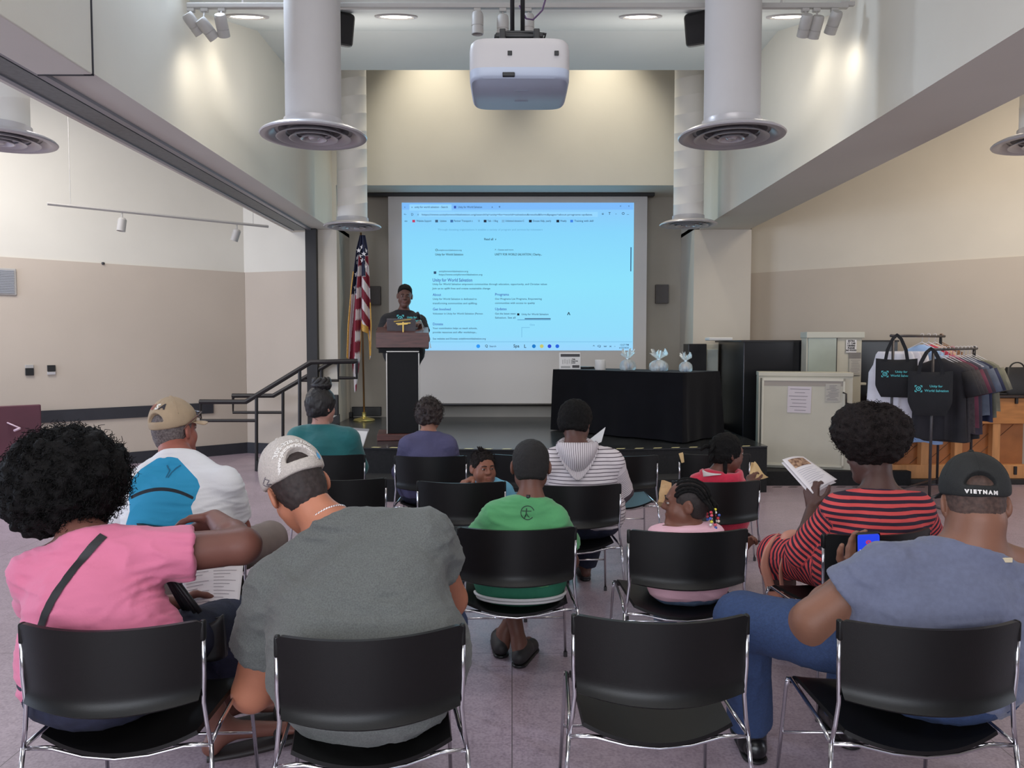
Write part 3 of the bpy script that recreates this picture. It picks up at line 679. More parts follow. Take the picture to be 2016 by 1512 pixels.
MB().bbox(Q(793, 631, dL+.02), (.19, .012, .016), .004, R=np.array(Matrix.Rotation(-.14, 3, 'Y'))).build('ribbon', M('yellow_ribbon', (150, 128, 62), .6), gc)
mic = thing('gooseneck_microphone', 'slim gooseneck microphone at the right of the lectern top', 'microphone', Q(836, 655, dL+.15))
MB().tube([Q(836, 656, dL+.15), Q(836, 648, dL+.15), Q(833, 636, dL+.13), Q(827, 626, dL+.1)], .005, 8).build('neck', m_trimw, mic, True)
MB().lathe([(.001, 0), (.010, .0), (.016, .02), (.019, .06), (.016, .09), (.001, .10)], c=Q(829, 628, dL+.1), axis=Q(819, 608, dL+.02)-Q(829, 628, dL+.1), n=14).build('head', M('mic_dark', (48, 46, 48), .5, .4), mic, True)
pa_ = thing('paper_sheet', 'white paper sheet sticking out at the right of the lectern', 'paper', Q(848, 672, dL+.1))
MB().grid(lambda u, v: Q(846+v*2+u*(.5+4.2*v), 659+26*v, dL+.05+.12*u), 4, 4, .002).build('sheet', M('paper_white', (216, 214, 216), .8), pa_)
def spin(objs, c, a):
    # turn finished things about the vertical through C
    Mx = Matrix.Translation(Vector((c[0], c[1], 0)))@Matrix.Rotation(a, 4, 'Z')@Matrix.Translation(Vector((-c[0], -c[1], 0)))
    for o in objs:
        if o.parent is None: o.matrix_world = Mx@Matrix.LocRotScale(o.location, o.rotation_euler, o.scale)
spin([o for o in bpy.data.objects if o not in LECT0], (xl, dL), .13)
# ================================================================== flag
dF = 10.42
bx = Q(717, 828, dF)
fp = thing('flag_stand', 'brass flag pole with round base on the stage', 'flag pole', (bx[0], dF, ZST))
MB().lathe([(.001, 0), (.145, 0), (.15, .012), (.13, .03), (.06, .045), (.03, .06), (.026, .11), (.03, .12), (.001, .12)], n=36, c=(bx[0], dF, ZST)).build('base', M('polished_brass', (206, 190, 120), .25, .85), fp, 40)
ztp = Q(712, 458, dF)[2]
MB().tube([(bx[0], dF, ZST+.08), (bx[0]-.02, dF, ztp)], .013, 10).build('pole', M('brass_pole', (128, 92, 58), .35, .5), fp, True)
fl = thing('national_flag', 'red, white and blue flag with gold fringe hanging in folds', 'flag', Q(717, 560, dF))
def flag_pt(u, v):
    # u: 0 left edge .. 1 right edge of the hanging folds, v: 0 top .. 1 bottom
    yb = np.interp(u, [0, .12, .28, .36, .5, .56, .66, .86, 1], [704, 712, 772, 768, 700, 640, 650, 655, 720])
    yb = yb if u < .97 else 705
    y = 464+(yb-464)*v
    wl = np.interp(y, [464, 490, 560, 640, 700, 772], [3, 9, 16, 23, 25, 22]); wr = np.interp(y, [464, 490, 560, 640, 700, 772], [4, 9, 14, 17, 16, 10])
    x = 713+(u-.55)/.55*wl if u < .55 else 713+(u-.55)/.45*(wr+3)
    q = Q(x, y, dF)
    amp = .02+.09*min(1, (y-464)/110)
    q[1] = dF-.035-amp*(.55+.45*math.cos(2*PI*(u*2.6+.15)))
    return q
nu, nv = 72, 110
mb = MB().grid(flag_pt, nu, nv, .006)
P3 = np.array(mb.v); half = len(P3)//2
UV = np.array([[i/nu, j/nv] for i in range(nu+1) for j in range(nv+1)]); UV = np.vstack((UV, UV))
yy = 682-(P3[:, 2]-H)/P3[:, 1]*FPX; xx = 1008+P3[:, 0]/P3[:, 1]*FPX
u_ = UV[:, 0]
ph = np.where(u_ < .33, (xx+ (yy-560)*.10)/19.0, np.where(u_ < .58, (yy+(xx-706)*.2)/42.0, (yy-(xx-716)*1.5)/42.0+.45))
blue = (yy < 505+np.where(u_ > .58, 40*(u_ < .8), 0)+np.where(u_ < .33, 75, 0))
val = np.where(blue, .9, .05+np.where((ph % 1) < .5, 0, .4))
fm = M_attr('flag_cloth', 'band', ((0, (122, 28, 48)), (.3, (205, 196, 198)), (.7, (26, 30, 58))), .75)
obj('flag_cloth', mb.v, mb.f, fm, fl, True, attr={'band': val})
def star(r): return [(r*(1 if k % 2 == 0 else .42)*math.sin(k*PI/5), r*(1 if k % 2 == 0 else .42)*math.cos(k*PI/5)) for k in range(10)]
sv, sf = [], []
for (u, v) in ((.62, .13), (.75, .2), (.86, .16), (.66, .27), (.8, .33), (.2, .16), (.3, .10), (.42, .15), (.12, .22), (.22, .27), (.1, .32), (.2, .37), (.13, .45)):
    c_ = flag_pt(u, v); n0 = len(sv)
    sv += [(c_[0]+a*1.0, c_[1]-.008, c_[2]+b) for a, b in star(.036)]; sf.append([n0+k for k in range(10)][::-1])
obj('star', sv, sf, M('star_white', (220, 216, 218), .7), fl)
fr = MB()
fr.grid(lambda u, v: flag_pt(.0+.035*u, .3+.7*v)+np.array((-.006, -.012, 0)), 3, 40, .01)
fr.grid(lambda u, v: flag_pt(.50+.16*v, .955+.06*u)+np.array((0, -.012, 0)), 3, 20, .01)
fr.grid(lambda u, v: flag_pt(.66+.31*v, .94+.07*u)+np.array((0, -.012, 0)), 3, 20, .01)
fr.grid(lambda u, v: flag_pt(.965+.04*u, .55+.43*v)+np.array((.004, -.012, 0)), 3, 30, .01)
fr.build('fringe', M('gold_fringe', (196, 150, 70), .6, noise=(90, .3)), fl)
# ================================================================== table with black cloth
A1, A2 = np.array(Q(1090, 735, 9.2)), np.array(Q(1346, 737, 7.98))
ztab = ZST+.74
ax = nrm((A2-A1)*np.array((1, 1, 0))); bk = np.array((-ax[1], ax[0], 0)); Lt = np.linalg.norm((A2-A1)[:2]); Dt = .76
org = np.array((A1[0], A1[1], 0))
def T(u, v, z): return org+ax*u+bk*v+np.array((0, 0, z))
tb = thing('folding_table', 'long table on the stage hidden under a black cloth', 'table', T(Lt/2, Dt/2, ZST), )
R = np.array((ax, bk, (0, 0, 1))).T
MB().bbox(T(Lt/2, Dt/2, ztab-.025), (Lt-.02, Dt-.02, .035), .006, R=R).build('tabletop', M('table_grey', (150, 148, 146), .5), tb)
for u in (.12, Lt-.12):
    for v in (.1, Dt-.1): MB().tube([T(u, v, ZST), T(u, v, ztab-.04)], .014, 8).build('leg', m_trimw, tb, True)
def cloth(u, v):
    # u around the skirt, v from the table edge to the hem
    per = [(0, 0), (Lt, 0), (Lt, Dt), (0, Dt), (0, 0)]; L = [Lt, Dt, Lt, Dt]; tot = sum(L); s_ = u*tot
    for k in range(4):
        if s_ <= L[k]+1e-9: break
        s_ -= L[k]
    f_ = s_/L[k]; a = np.array(per[k]); b_ = np.array(per[k+1]); p = a+(b_-a)*f_
    out = np.array([(0, -1), (1, 0), (0, 1), (-1, 0)][k], float)
    cr = max(0, 1-min(f_, 1-f_)/.12)                          # corner folds flare outwards
    nx = np.array([(0, -1), (1, 0), (0, 1), (-1, 0)][(k+1) % 4 if f_ > .5 else (k-1) % 4], float)
    fl_ = (.012+.016*math.sin(u*41)+.009*math.sin(u*97+1))*v**1.2+.004*math.sin(u*23+v*5)
    fl2 = .035*cr*v if k == 1 or (k == 0 and f_ > .5) else .015*cr*v
    p = p+out*(fl_+.012+fl2*.8)+nx*fl2
    return T(p[0], p[1], ztab+.004-(ztab-ZST-.012)*v*(1-.00*math.sin(u*60)))
ck = MB().grid(cloth, 240, 24)
ck.grid(lambda u, v: T(-.012+(Lt+.024)*u, -.012+(Dt+.024)*v, ztab+.004+.0015*math.sin(u*30)*math.sin(v*9)), 24, 10)
m_cloth = M('black_tablecloth', (10, 10, 16), .9, spec=.15, noise=(5, .12), bump=(9, .18), sheen=.05)
tc = tag(obj('tablecloth', ck.v, ck.f, m_cloth, None, 60, T(Lt/2, Dt/2, ZST)), 'black cloth with fold creases draped over the stage table', 'tablecloth')
# ---- things on the table
def on_table(px, back=.3):
    r0 = Q(px, 700, 1.0); k = np.array((r0[0], 1.0)); M2 = np.array((k, -ax[:2])).T
    d, s_ = np.linalg.solve(M2, (org+bk*back)[:2]); return T(s_, back, ztab+.006)
p = on_table(1122, .1)
sg = thing('flyer_stand', 'white flyer card with black header on the table end', 'flyer', p)
hF = (732-699)/FPX*p[1]; wF = 42/FPX*p[1]
Rf = np.array(Matrix.Rotation(-.12, 3, 'X'))
def F2(a, b_, o=0.0): return p+Rf@np.array((a, o, b_))
MB().bbox(F2(0, hF/2), (wF, .004, hF), .0015, R=Rf).build('card', M('flyer_white', (216, 214, 214), .5), sg)
MB().box(F2(0.005, hF*.83, -.003), (wF*.9, .001, hF*.17), R=Rf).box(F2(wF*.28, hF*.16, -.003), (wF*.33, .001, hF*.16), R=Rf).build('dark_band', M('flyer_dark', (66, 64, 68), .6), sg)
for k, t_ in enumerate(('Help', 'Improve', 'Lives')):
    v, f = text_mesh(t_, .021, 'LEFT', bold=.0012); obj('print', place2d(v, F2(wF*.10, hF*(.60-.11*k), -.003), Rf[:, 0], Rf[:, 2]), f, m_blackm, sg)
tt = MB()
for k in range(5): tt.box(F2(-wF*(.33-.1*k), hF*(.44+.03*(k % 2)), -.003), (.010, .001, hF*.26), R=Rf)
tt.build('sketch', M('flyer_sketch', (170, 168, 168), .6), sg)
tx = MB()
for k in range(2): tx.box(F2(-wF*.2, hF*(.16-.06*k), -.003), (wF*.44, .001, .010), R=Rf)
tx.build('small_print', M('flyer_grey', (150, 150, 150), .6), sg)
p = on_table(1182, .16); cu = thing('paper_roll', 'plain white round paper roll standing on the black table', 'paper roll', p)
r = 10.5/FPX*p[1]; MB().lathe([(r*.25, .118), (r*.96, .118), (r, .112), (r, .004), (r*.97, 0), (.001, 0)], c=p, n=32).build('roll', M('roll_white', (200, 198, 196), .7), cu, 40)
MB().lathe([(r*.25, .118), (r*.25, .03), (.001, .03)], c=p, n=20).build('core', M('cardboard', (150, 130, 105), .8), cu, 40)
p = on_table(1140, .42); tag(MB().bbox(p+np.array((.06, 0, .012)), (.24, .12, .024), .006, R=R).build('black_case', m_black), 'flat black case lying behind the flyer on the table', 'case')
m_cell = M('clear_cellophane', (226, 240, 246), .12, trans=.55, bump=(60, .5), alpha=.75)
m_candy = [M('candy_blue', (120, 150, 190), .35), M('candy_white', (210, 216, 222), .35), M('candy_peach', (206, 170, 150), .4)]
def gift(px, back, hpx, wpx, lab, seed):
    rg = np.random.default_rng(seed); p = on_table(px, back); sc_ = p[1]/FPX; h = hpx*sc_; w_ = wpx*sc_
    g = thing('gift_bag', lab, 'gift bag', p, 'clear gift bags on the table')
    n = 56; V = []; rows = [(.80, 0), (.98, .06), (1.0, .22), (.92, .40), (.55, .53), (.20, .60), (.16, .63), (.34, .72), (.62, .86), (.80, 1.0)]
    a1, a2 = rg.uniform(0, 6, 2)
    for i, (q, z) in enumerate(rows):
        for k in range(n):
            a = 2*PI*k/n; wob = 1+(.05+.16*(z > .5)+.25*max(0, z-.75))*math.sin(9*a+a1+z*3)+.06*math.sin(14*a+a2)
            zz = z*h*(1+(.16*math.sin(5*a+a1)+.1*math.sin(8*a+a2))*max(0, z-.62)*2.2)
            V.append((p[0]+w_/2*q*wob*math.cos(a), p[1]+w_/2*q*wob*math.sin(a), p[2]+zz))
    obj('wrap', V, [(i*n+k, i*n+(k+1) % n, (i+1)*n+(k+1) % n, (i+1)*n+k) for i in range(len(rows)-1) for k in range(n)], m_cell, g, True)
    for k in range(3):
        mb_ = MB()
        for j in range(6):
            a = rg.uniform(0, 6.28); r_ = w_*.30*math.sqrt(rg.uniform()); z = rg.uniform(.08, .40)*h
            mb_.bbox(p+np.array((r_*math.cos(a), r_*math.sin(a), z)), (w_*.22, w_*.16, w_*.26), .008, rz=rg.uniform(0, 3))
        mb_.build('sweets', m_candy[k], g, True)
    MB().lathe([(w_*.11, -.01), (w_*.12, 0), (w_*.11, .01)], c=p+np.array((0, 0, h*.615)), n=16).build('tie', M('silver_tie', (180, 196, 204), .3, .6), g, True)
gift(1236, .30, 36, 30, 'left cellophane gift bag with a pointed twist on the table', 1)
gift(1297, .28, 37, 36, 'middle and largest cellophane gift bag on the table', 2)
gift(1350, .32, 33, 25, 'right cellophane gift bag with a peach card on the table', 3)
# ================================================================== right wing: black partition, cabinets, racks, piano
m_gblack = M('glossy_black_panel', (18, 18, 22), .28, spec=.5, noise=(2, .1))
m_cab = M('putty_cabinet_paint', (190, 186, 172), .55, noise=(3, .04))
m_cabd = M('putty_cabinet_edge', (172, 168, 154), .55)
m_paper = M('notice_paper', (206, 198, 204), .85)
m_ink = M('ink_grey', (120, 114, 120), .9)
zbk = Q(1465, 673, 9.0)[2]
bw = thing('partition_box', 'glossy black partition standing behind the pale cabinets', 'partition', (3.2, 9.6, .0))
MB().prism([(2.74, 9.0), (4.55, 9.0), (4.55, 9.45), (3.24, 10.12), (2.74, 10.12)], .156, zbk).build('panel', m_gblack, bw)
MB().prism([(2.70, 8.985), (4.56, 8.985), (4.56, 9.47), (3.24, 10.15), (2.70, 10.15)], zbk, zbk+.02).build('top_board', m_blackm, bw)
MB().tube([(2.738, 8.998, .16), (2.738, 8.998, zbk)], .006, 6).build('corner_edge', M('steel_edge', (90, 92, 104), .35, .6), bw, True)
# dark box and white locker farther back
tag(MB().bbox((Q(1367, 700, 10.0)[0], 9.98, (ZST+Q(1366, 677, 10)[2])/2), (.235, .3, Q(1366, 677, 10)[2]-ZST), .006).build('black_cabinet', m_gblack), 'narrow black cabinet at the stage end beside the white locker', 'cabinet')
p0 = Q(1399, 705, 10.05)
lk = thing('locker', 'small white locker squeezed behind the table corner', 'locker', (p0[0], 10.05, ZST))
hz = Q(1399, 677, 10.05)[2]
MB().bbox((p0[0], 10.1, (ZST+hz)/2), (.20, .12, hz-ZST), .004).build('body', m_cab, lk)
MB().bbox((p0[0]+.02, 10.035, (ZST+hz)/2-.02), (.14, .012, hz-ZST-.1), .004).build('door', M('locker_door', (190, 196, 190), .5), lk)
MB().bbox((p0[0]+.03, 10.026, .0+ZST+.42), (.05, .004, .22), .001).build('notice', M('locker_notice', (176, 182, 178), .8), lk)
MB().bbox((p0[0]-.10, 10.03, ZST+.5), (.03, .02, .02), .004).build('hinge', m_blackm, lk)
q = Q(1415, 670, 9.7); tag(MB().bbox((q[0], 9.7, zbk+.04), (.30, .22, .04), .012).build('folded_paper_stack', M('stack_white', (206, 204, 202), .8)), 'pale flat stack lying on top of the black partition', 'papers')
# ---- low cabinet
CAB0 = set(bpy.data.objects)
xa, xb = Q(1500, 930, 8.3)[0], Q(1668, 930, 8.3)[0]; zt = Q(1500, 741, 8.3)[2]; z0 = .156
cb = thing('cabinet', 'low putty coloured cabinet with one big door and pinned notices', 'cabinet', ((xa+xb)/2, 8.55, z0))
w = (xb-xa)*1.04; xa, xb = (xa+xb)/2-w/2, (xa+xb)/2+w/2
MB().bbox(((xa+xb)/2, 8.49, (z0+zt)/2), (w, .32, zt-z0), .006).build('body', m_cab, cb)
MB().bbox(((xa+xb)/2, 8.50, zt+.02), (w+.004, .36, .045), .006).build('top_board', m_cab, cb)
dr = MB().bbox(((xa+xb)/2-.02, 8.318, (z0+zt)/2), (w-.13, .022, zt-z0-.05), .004).build('door', m_cab, cb)
fr = MB(); x0, x1, za, zb_ = xa+.035, xb-.085, z0+.03, zt-.02
for q in ((x0, x0+.02, za, zb_), (x1-.02, x1, za, zb_)): fr.b2(q[0], q[1], 8.296, 8.31, q[2], q[3])
fr.b2(x0, x1, 8.296, 8.31, zb_-.03, zb_).b2(x0, x1, 8.296, 8.31, za, za+.02)
fr.build('door_frame', M('cabinet_frame', (204, 200, 186), .5), dr)
MB().b2(x0+.02, x1-.02, 8.304, 8.308, zb_-.085, zb_-.03).build('door_channel', M('cabinet_channel', (158, 150, 142), .6), dr)
MB().tube([(x0-.012, 8.31, za), (x0-.012, 8.31, zb_)], .005, 6).build('hinge_rod', m_blackm, dr, True)
hp = Q(1659, 790, 8.3)
MB().tube([(hp[0]-.02, 8.30, hp[2]+.1), (hp[0]+.01, 8.28, hp[2]+.09), (hp[0]+.012, 8.28, hp[2]-.06)], .009, 8).build('handle', M('handle_dark', (60, 56, 54), .4, .5), dr, True)
def notice(label, px0, py0, px1, py1, d, lines, mat=m_paper, head=None, tilt=0, n0=None):
    a, b = Q(px0, py0, d), Q(px1, py1, d); w_, h_ = b[0]-a[0], a[2]-b[2]; c_ = (a+b)/2
    t = thing('notice', label, 'notice', c_)
    R_ = np.array(Matrix.Rotation(tilt, 3, 'Y'))
    MB().box(c_, (w_, .003, h_), R=R_).build('sheet', mat, t)
    mb_ = MB(); rg = np.random.default_rng(int(px0))
    for k in range(lines):
        z = h_*(.40-.8*k/max(1, lines-1)); ww = w_*rg.uniform(.35, .85)
        mb_.box(c_+R_@np.array((rg.uniform(-.05, .05)*w_, -.0025, z)), (ww, .001, h_*.012+.001), R=R_)
    if lines: mb_.build('print', m_ink, t)
    if head:
        v, f = text_mesh(head, h_*.09, bold=.002)
        obj('print', place2d(v, c_+R_@np.array((0, -.0025, h_*.3)), R_[:, 0], R_[:, 2]), f, m_blackm, t)
    return t
notice('white sheet taped to the middle of the low cabinet door', 1554, 761, 1597, 813, 8.302, 7, tilt=.02)
notice('grey printed sheet near the handle of the low cabinet door', 1624, 755, 1651, 790, 8.302, 12, M('sheet_grey', (178, 174, 166), .85))
spin([o for o in bpy.data.objects if o not in CAB0], ((xa+xb)/2, 8.33), -.24)
# ---- tall cabinet behind
ya = 8.80
xa, xb = Q(1588, 700, ya+.0)[0], Q(1697, 700, ya)[0]; zt = Q(1640, 662, ya)[2]
tcb = thing('cabinet', 'tall putty cabinet with pale glass side standing behind the low one', 'cabinet', ((xa+xb)/2, ya+.1, .156))
xm = Q(1648, 700, ya)[0]
MB().bbox(((xa+xb)/2, ya+.09, (.156+zt)/2), (xb-xa, .16, zt-.156), .006).build('body', m_cab, tcb)
MB().bbox(((xa+xb)/2+.005, ya+.08, zt+.015), (xb-xa+.03, .20, .07), .006).build('top_board', M('cabinet_top', (186, 186, 176), .5), tcb)
MB().bbox(((xa+xm)/2+.005, ya+.004, (zt+.9)/2), (xm-xa-.03, .02, zt-.92), .003).build('glass_panel', M('frosted_glass', (160, 168, 158), .25, noise=(4, .05)), tcb)
MB().b2(xm-.012, xm-.003, ya-.006, ya+.01, .156, zt-.02).build('door_gap', m_blackm, tcb)
MB().bbox((xb+.035, ya+.05, Q(1700, 756, ya)[2]), (.07, .05, .03), .006).build('latch', m_cab, tcb)
notice('white notice in bold print at the top of the tall cabinet', 1666, 669, 1686, 694, ya-.004, 0, M('paper_white', (216, 214, 216), .8))
bl = MB(); a = Q(1676, 681, ya-.008)
for k, s_ in enumerate(('EXTRA', 'LT. CAB', 'USHERS', 'PLEASE', 'NO FOOD')):
    v, f = text_mesh(s_, .026, bold=.0012); bl.add(place2d(v, a+np.array((0, 0, .056-.027*k)), (1, 0, 0), (0, 0, 1)), f)
nt_ = [o for o in bpy.data.objects if o.get('label', '').startswith('white notice in bold')][0]
bl.build('print', m_blackm, nt_)
notice('dark grey half sheet under the bold notice on the tall cabinet', 1672, 694, 1695, 706, ya-.004, 3, M('sheet_dark', (128, 124, 122), .8))
notice('grey form taped lowest on the tall cabinet', 1672, 706, 1695, 738, ya-.004, 9, M('sheet_grey', (178, 174, 166), .85))
# ---- piano seen from its wooden back
m_pine = M('piano_back_pine', (176, 118, 66), .55, noise=(3, .18), nstretch=(1, 1, 6))
m_pine2 = M('piano_post_pine', (190, 134, 84), .55, noise=(3, .12), nstretch=(6, 6, 1))
m_pine3 = M('piano_panel_wood', (150, 92, 48), .5, noise=(4, .2))
dP = 8.25; zp = Q(1900, 783, dP)[2]
xa, xb = Q(1738, 800, dP)[0], 5.62
pn = thing('upright_piano', 'upright piano turned with its wooden ribbed back to the hall', 'piano', ((xa+xb)/2, dP+.3, 0))
MB().bbox(((xa+xb)/2, dP+.22, (zp+.1)/2), (xb-xa, .27, zp-.1), .01).build('case', m_pine3, pn)
MB().bbox(((xa+xb)/2, dP+.17, zp+.012), (xb-xa+.03, .40, .03), .008).build('lid', M('piano_lid_dark', (46, 32, 28), .35), pn)
MB().bbox(((xa+xb)/2, dP+.05, zp-.145), (xb-xa, .10, .28), .006).build('top_rail', m_pine, pn)
MB().bbox(((xa+xb)/2, dP+.05, .135), (xb-xa, .10, .15), .006).build('bottom_rail', m_pine2, pn)
MB().bbox(((xa+xb)/2, dP+.06, .03), (xb-xa, .2, .06), .006).build('plinth', m_blackm, pn)
for px in (1752, 1822, 1888, 1962):
    x = Q(px, 880, dP)[0]; MB().bbox((x, dP+.05, zp/2-.06), (.085, .09, zp-.36), .006).build('post', m_pine2, pn)
rb = MB()
for k in range(13):
    x = xa-.3+k*.16; a, b = np.array((x, dP+.088, .20)), np.array((x+.5, dP+.088, zp-.3))
    if x < xa or x+.5 > xb-.02: continue
    rb.tube([a, b], .007, 4)
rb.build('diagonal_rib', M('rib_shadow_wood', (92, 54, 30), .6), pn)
for px, zz in ((1753, .15), (2002, .15), (2000, zp-.02)): MB().bbox((Q(px, 800, dP)[0], dP-.004, zz), (.03, .03, .09), .004).build('bracket', m_blackm, pn)
bgp = Q(1992, 782, dP+.1)
bg = thing('handbag', 'black leather bag standing on the piano lid', 'bag', (bgp[0], dP+.12, zp+.028))
mb = MB(); n = 28; V = []
for z, a, b in ((0, .15, .08), (.03, .165, .085), (.15, .155, .07), (.27, .125, .04), (.30, .115, .02)):
    V += [(bgp[0]+.06+x, dP+.12+y, zp+.028+z) for x, y, _ in rrect(a, b, 0, 0, n)]
obj('body', V, [(i*n+k, i*n+(k+1) % n, (i+1)*n+(k+1) % n, (i+1)*n+k) for i in range(4) for k in range(n)]+[[4*n+k for k in range(n)], list(range(n))[::-1]], M('black_leather', (30, 28, 30), .5, bump=(40, .2)), bg, 50)
MB().tube([(bgp[0]+.06+.08*math.cos(q), dP+.12, zp+.31+.07*math.sin(q)) for q in np.linspace(0, PI, 12)], .008, 6).build('handle', m_black, bg, True)
q = Q(1962, 760, dP+.2)
bk_ = thing('wire_stand', 'small black wire stand lying on the piano beside the bag', 'wire stand', (q[0], dP+.1, zp+.028))
MB().tube([(q[0]-.10, dP+.1, zp+.13), (q[0]+.06, dP+.1, zp+.135), (q[0]+.06, dP+.1, zp+.03)], .007, 6).tube([(q[0]-.10, dP+.14, zp+.085), (q[0]+.06, dP+.1, zp+.085)], .007, 6).build('frame', m_blackm, bk_, True)
MB().bbox((q[0]+.0, dP+.12, zp+.038), (.2, .14, .02), .006).build('base', m_blackm, bk_)
# ---- garment racks
m_rack = M('rack_grey_tube', (74, 70, 72), .4, .5)
def rack(label, pa, pb, d0, d1):
    a, b = Q(*pa, d0), Q(*pb, d1); c = (a+b)/2
    t = thing('garment_rack', label, 'garment rack', (c[0], c[1], 0), 'garment racks')
    ext = nrm(b-a)*.03
    MB().tube([a-ext, b+ext], .014, 10).build('top_bar', m_rack, t, True)
    dirn = nrm(np.cross(nrm(b-a), (0, 0, 1)))
    for p in (a+nrm(b-a)*.02, b-nrm(b-a)*.06):
        MB().tube([(p[0], p[1], p[2]), (p[0], p[1], .06)], .0125, 10).build('post', m_rack, t, True)
        MB().tube([(p[0]-dirn[0]*.24, p[1]-dirn[1]*.24, .02), (p[0], p[1], .06), (p[0]+dirn[0]*.24, p[1]+dirn[1]*.24, .02)], .012, 8).build('foot', m_rack, t, True)
    MB().tube([np.array((a[0], a[1], .12)), np.array((b[0], b[1], .12))], .010, 8).build('lower_bar', m_rack, t, True)
    return a, b
ra, rb_ = rack('rear garment rack with white skirts in front of the piano', (1757, 661), (1857, 662), 7.15, 7.95)
rc, rd = rack('front garment rack crowded with dark clothes and white hangers', (1836, 688), (1921, 686), 6.85, 7.75)
m_wire = M('white_hanger_plastic', (216, 212, 214), .4)
def hanger(label, p, rz, w=.40, grp='hangers on the front rack', mat=m_wire):
    t = thing('hanger', label, 'hanger', p, grp)
    ca, sa = math.cos(rz), math.sin(rz)
    def L(x, z): return np.array((p[0]+x*ca, p[1]+x*sa, p[2]+z))
    MB().tube([L(.012*math.cos(q)*1.2, .012+.014*math.sin(q)) for q in np.linspace(3.6, -1.2, 9)]+[L(0, -.06)], .0028, 6).build('hook', mat, t, True)
    MB().tube([L(-w/2, -.17), L(-.02, -.07), L(0, -.06), L(.02, -.07), L(w/2, -.17)], .0042, 6).tube([L(-w/2, -.17), L(w/2, -.17)], .0036, 6).build('arms', mat, t, True)
    return t
def garment(label, p, rz, w, h, mat, kind='shirt', grp='clothes on the front rack', sleeve=.22, seed=0):
    """a garment hanging from the point P (on the bar): a closed, softly folded shape with real thickness"""
    rg = np.random.default_rng(seed); ca, sa = math.cos(rz), math.sin(rz)
    t = thing({'shirt': 'hanging_shirt', 'trousers': 'hanging_trousers', 'skirt': 'hanging_skirt'}[kind], label, 'clothing', (p[0], p[1], p[2]-h), grp)
    n = 40; V = []; ph = rg.uniform(0, 6, 3)
    rows = [(-.085, .06, .02), (-.10, .14, .03), (-.135, .34, .04), (-.17, .46, .05), (-.21, .49, .055), (-.30, .47, .05)]
    if kind == 'skirt': rows = [(-.15, .30, .012), (-.18, .34, .03), (-.28, .38, .05)]
    if kind == 'trousers': rows = [(-.15, .38, .012), (-.18, .44, .03), (-.28, .46, .04)]
    rows += [(-.30-(h-.30)*k/10, .46+.05*k/10, .045+.01*k/10) for k in range(1, 11)]
    for i, (z, ww, th) in enumerate(rows):
        for k in range(n):
            a = 2*PI*k/n; f_ = min(1, max(0, (-z-.2)/.3))
            x = ww*w*np.sign(math.cos(a))*abs(math.cos(a))**.7; y = th*np.sign(math.sin(a))*abs(math.sin(a))**.7
            y += f_*(.016*math.sin(x*34+ph[0])+.012*math.sin(x*55+ph[1]))
            V.append((p[0]+x*ca-y*sa, p[1]+x*sa+y*ca, p[2]+z+f_*.01*math.sin(x*25+ph[2])))
    m_ = len(rows)
    obj('fabric', V, [(i*n+k, (i+1)*n+k, (i+1)*n+(k+1) % n, i*n+(k+1) % n) for i in range(m_-1) for k in range(n)]+[list(range(n)), [(m_-1)*n+k for k in range(n)][::-1]], mat, t, 60)
    if kind == 'shirt' and sleeve:
        for s_ in (-1, 1):
            a = np.array((p[0]+s_*ca*w*.44, p[1]+s_*sa*w*.44, p[2]-.20)); b = np.array((p[0]+s_*ca*w*.60, p[1]+s_*sa*w*.60, p[2]-.20-sleeve))
            MB().tube([a, a*.5+b*.5, b], [.05, .058, .062], 14).build('sleeve', mat, t, True)
    return t
dirb = nrm(rd-rc); rzb = math.atan2(dirb[1], dirb[0])-PI/2+.12
GC = [((30, 28, 34), 'charcoal shirt hanging at the front of the front rack', 'shirt'), ((46, 42, 46), 'dark grey speckled top behind the near tote bag', 'shirt'), ((58, 50, 54), 'grey patterned top hanging mid front rack', 'shirt'),
      ((92, 40, 60), 'maroon top on the front rack', 'shirt'), ((52, 44, 58), 'dusty purple top on the front rack', 'shirt'), ((26, 24, 30), 'black long trousers low on the front rack', 'trousers'),
      ((84, 92, 110), 'greyish denim shirt on the front rack', 'shirt'), ((34, 40, 70), 'navy shirt near the far end of the front rack', 'shirt'), ((96, 96, 84), 'olive grey shirt at the far end of the front rack', 'shirt'), ((120, 118, 104), 'pale khaki shirt last on the front rack', 'shirt')]
for i, (c_, lab, kd) in enumerate(GC):
    p = rc+(rd-rc)*(.16+.82*i/9); hgt = (.98, 1.0, .92, .88, .95, 1.02, .80, .86, .84, .78)[i]
    garment(lab, p+np.array((0, 0, .0)), rzb, .46 if kd == 'shirt' else .36, hgt-.15, M('garment_cloth_%s' % '_'.join(map(str, c_)), c_, .85, noise=(40 if i in (1, 2) else 6, .25), bump=(20, .2)), kd, seed=i)
    hanger(['white hanger holding the charcoal shirt', 'white hanger holding the dark speckled top', 'white hanger holding the grey patterned top', 'pink hanger holding the maroon top', 'white hanger holding the dusty purple top', 'white clip hanger holding the black trousers', 'white hanger holding the denim shirt', 'white hanger holding the navy shirt', 'white hanger holding the olive shirt', 'white hanger holding the khaki shirt'][i], p, rzb, mat=M('pink_hanger', (214, 130, 160), .4) if i == 3 else m_wire)
dira = nrm(rb_-ra); rza = math.atan2(dira[1], dira[0])-PI/2+.1
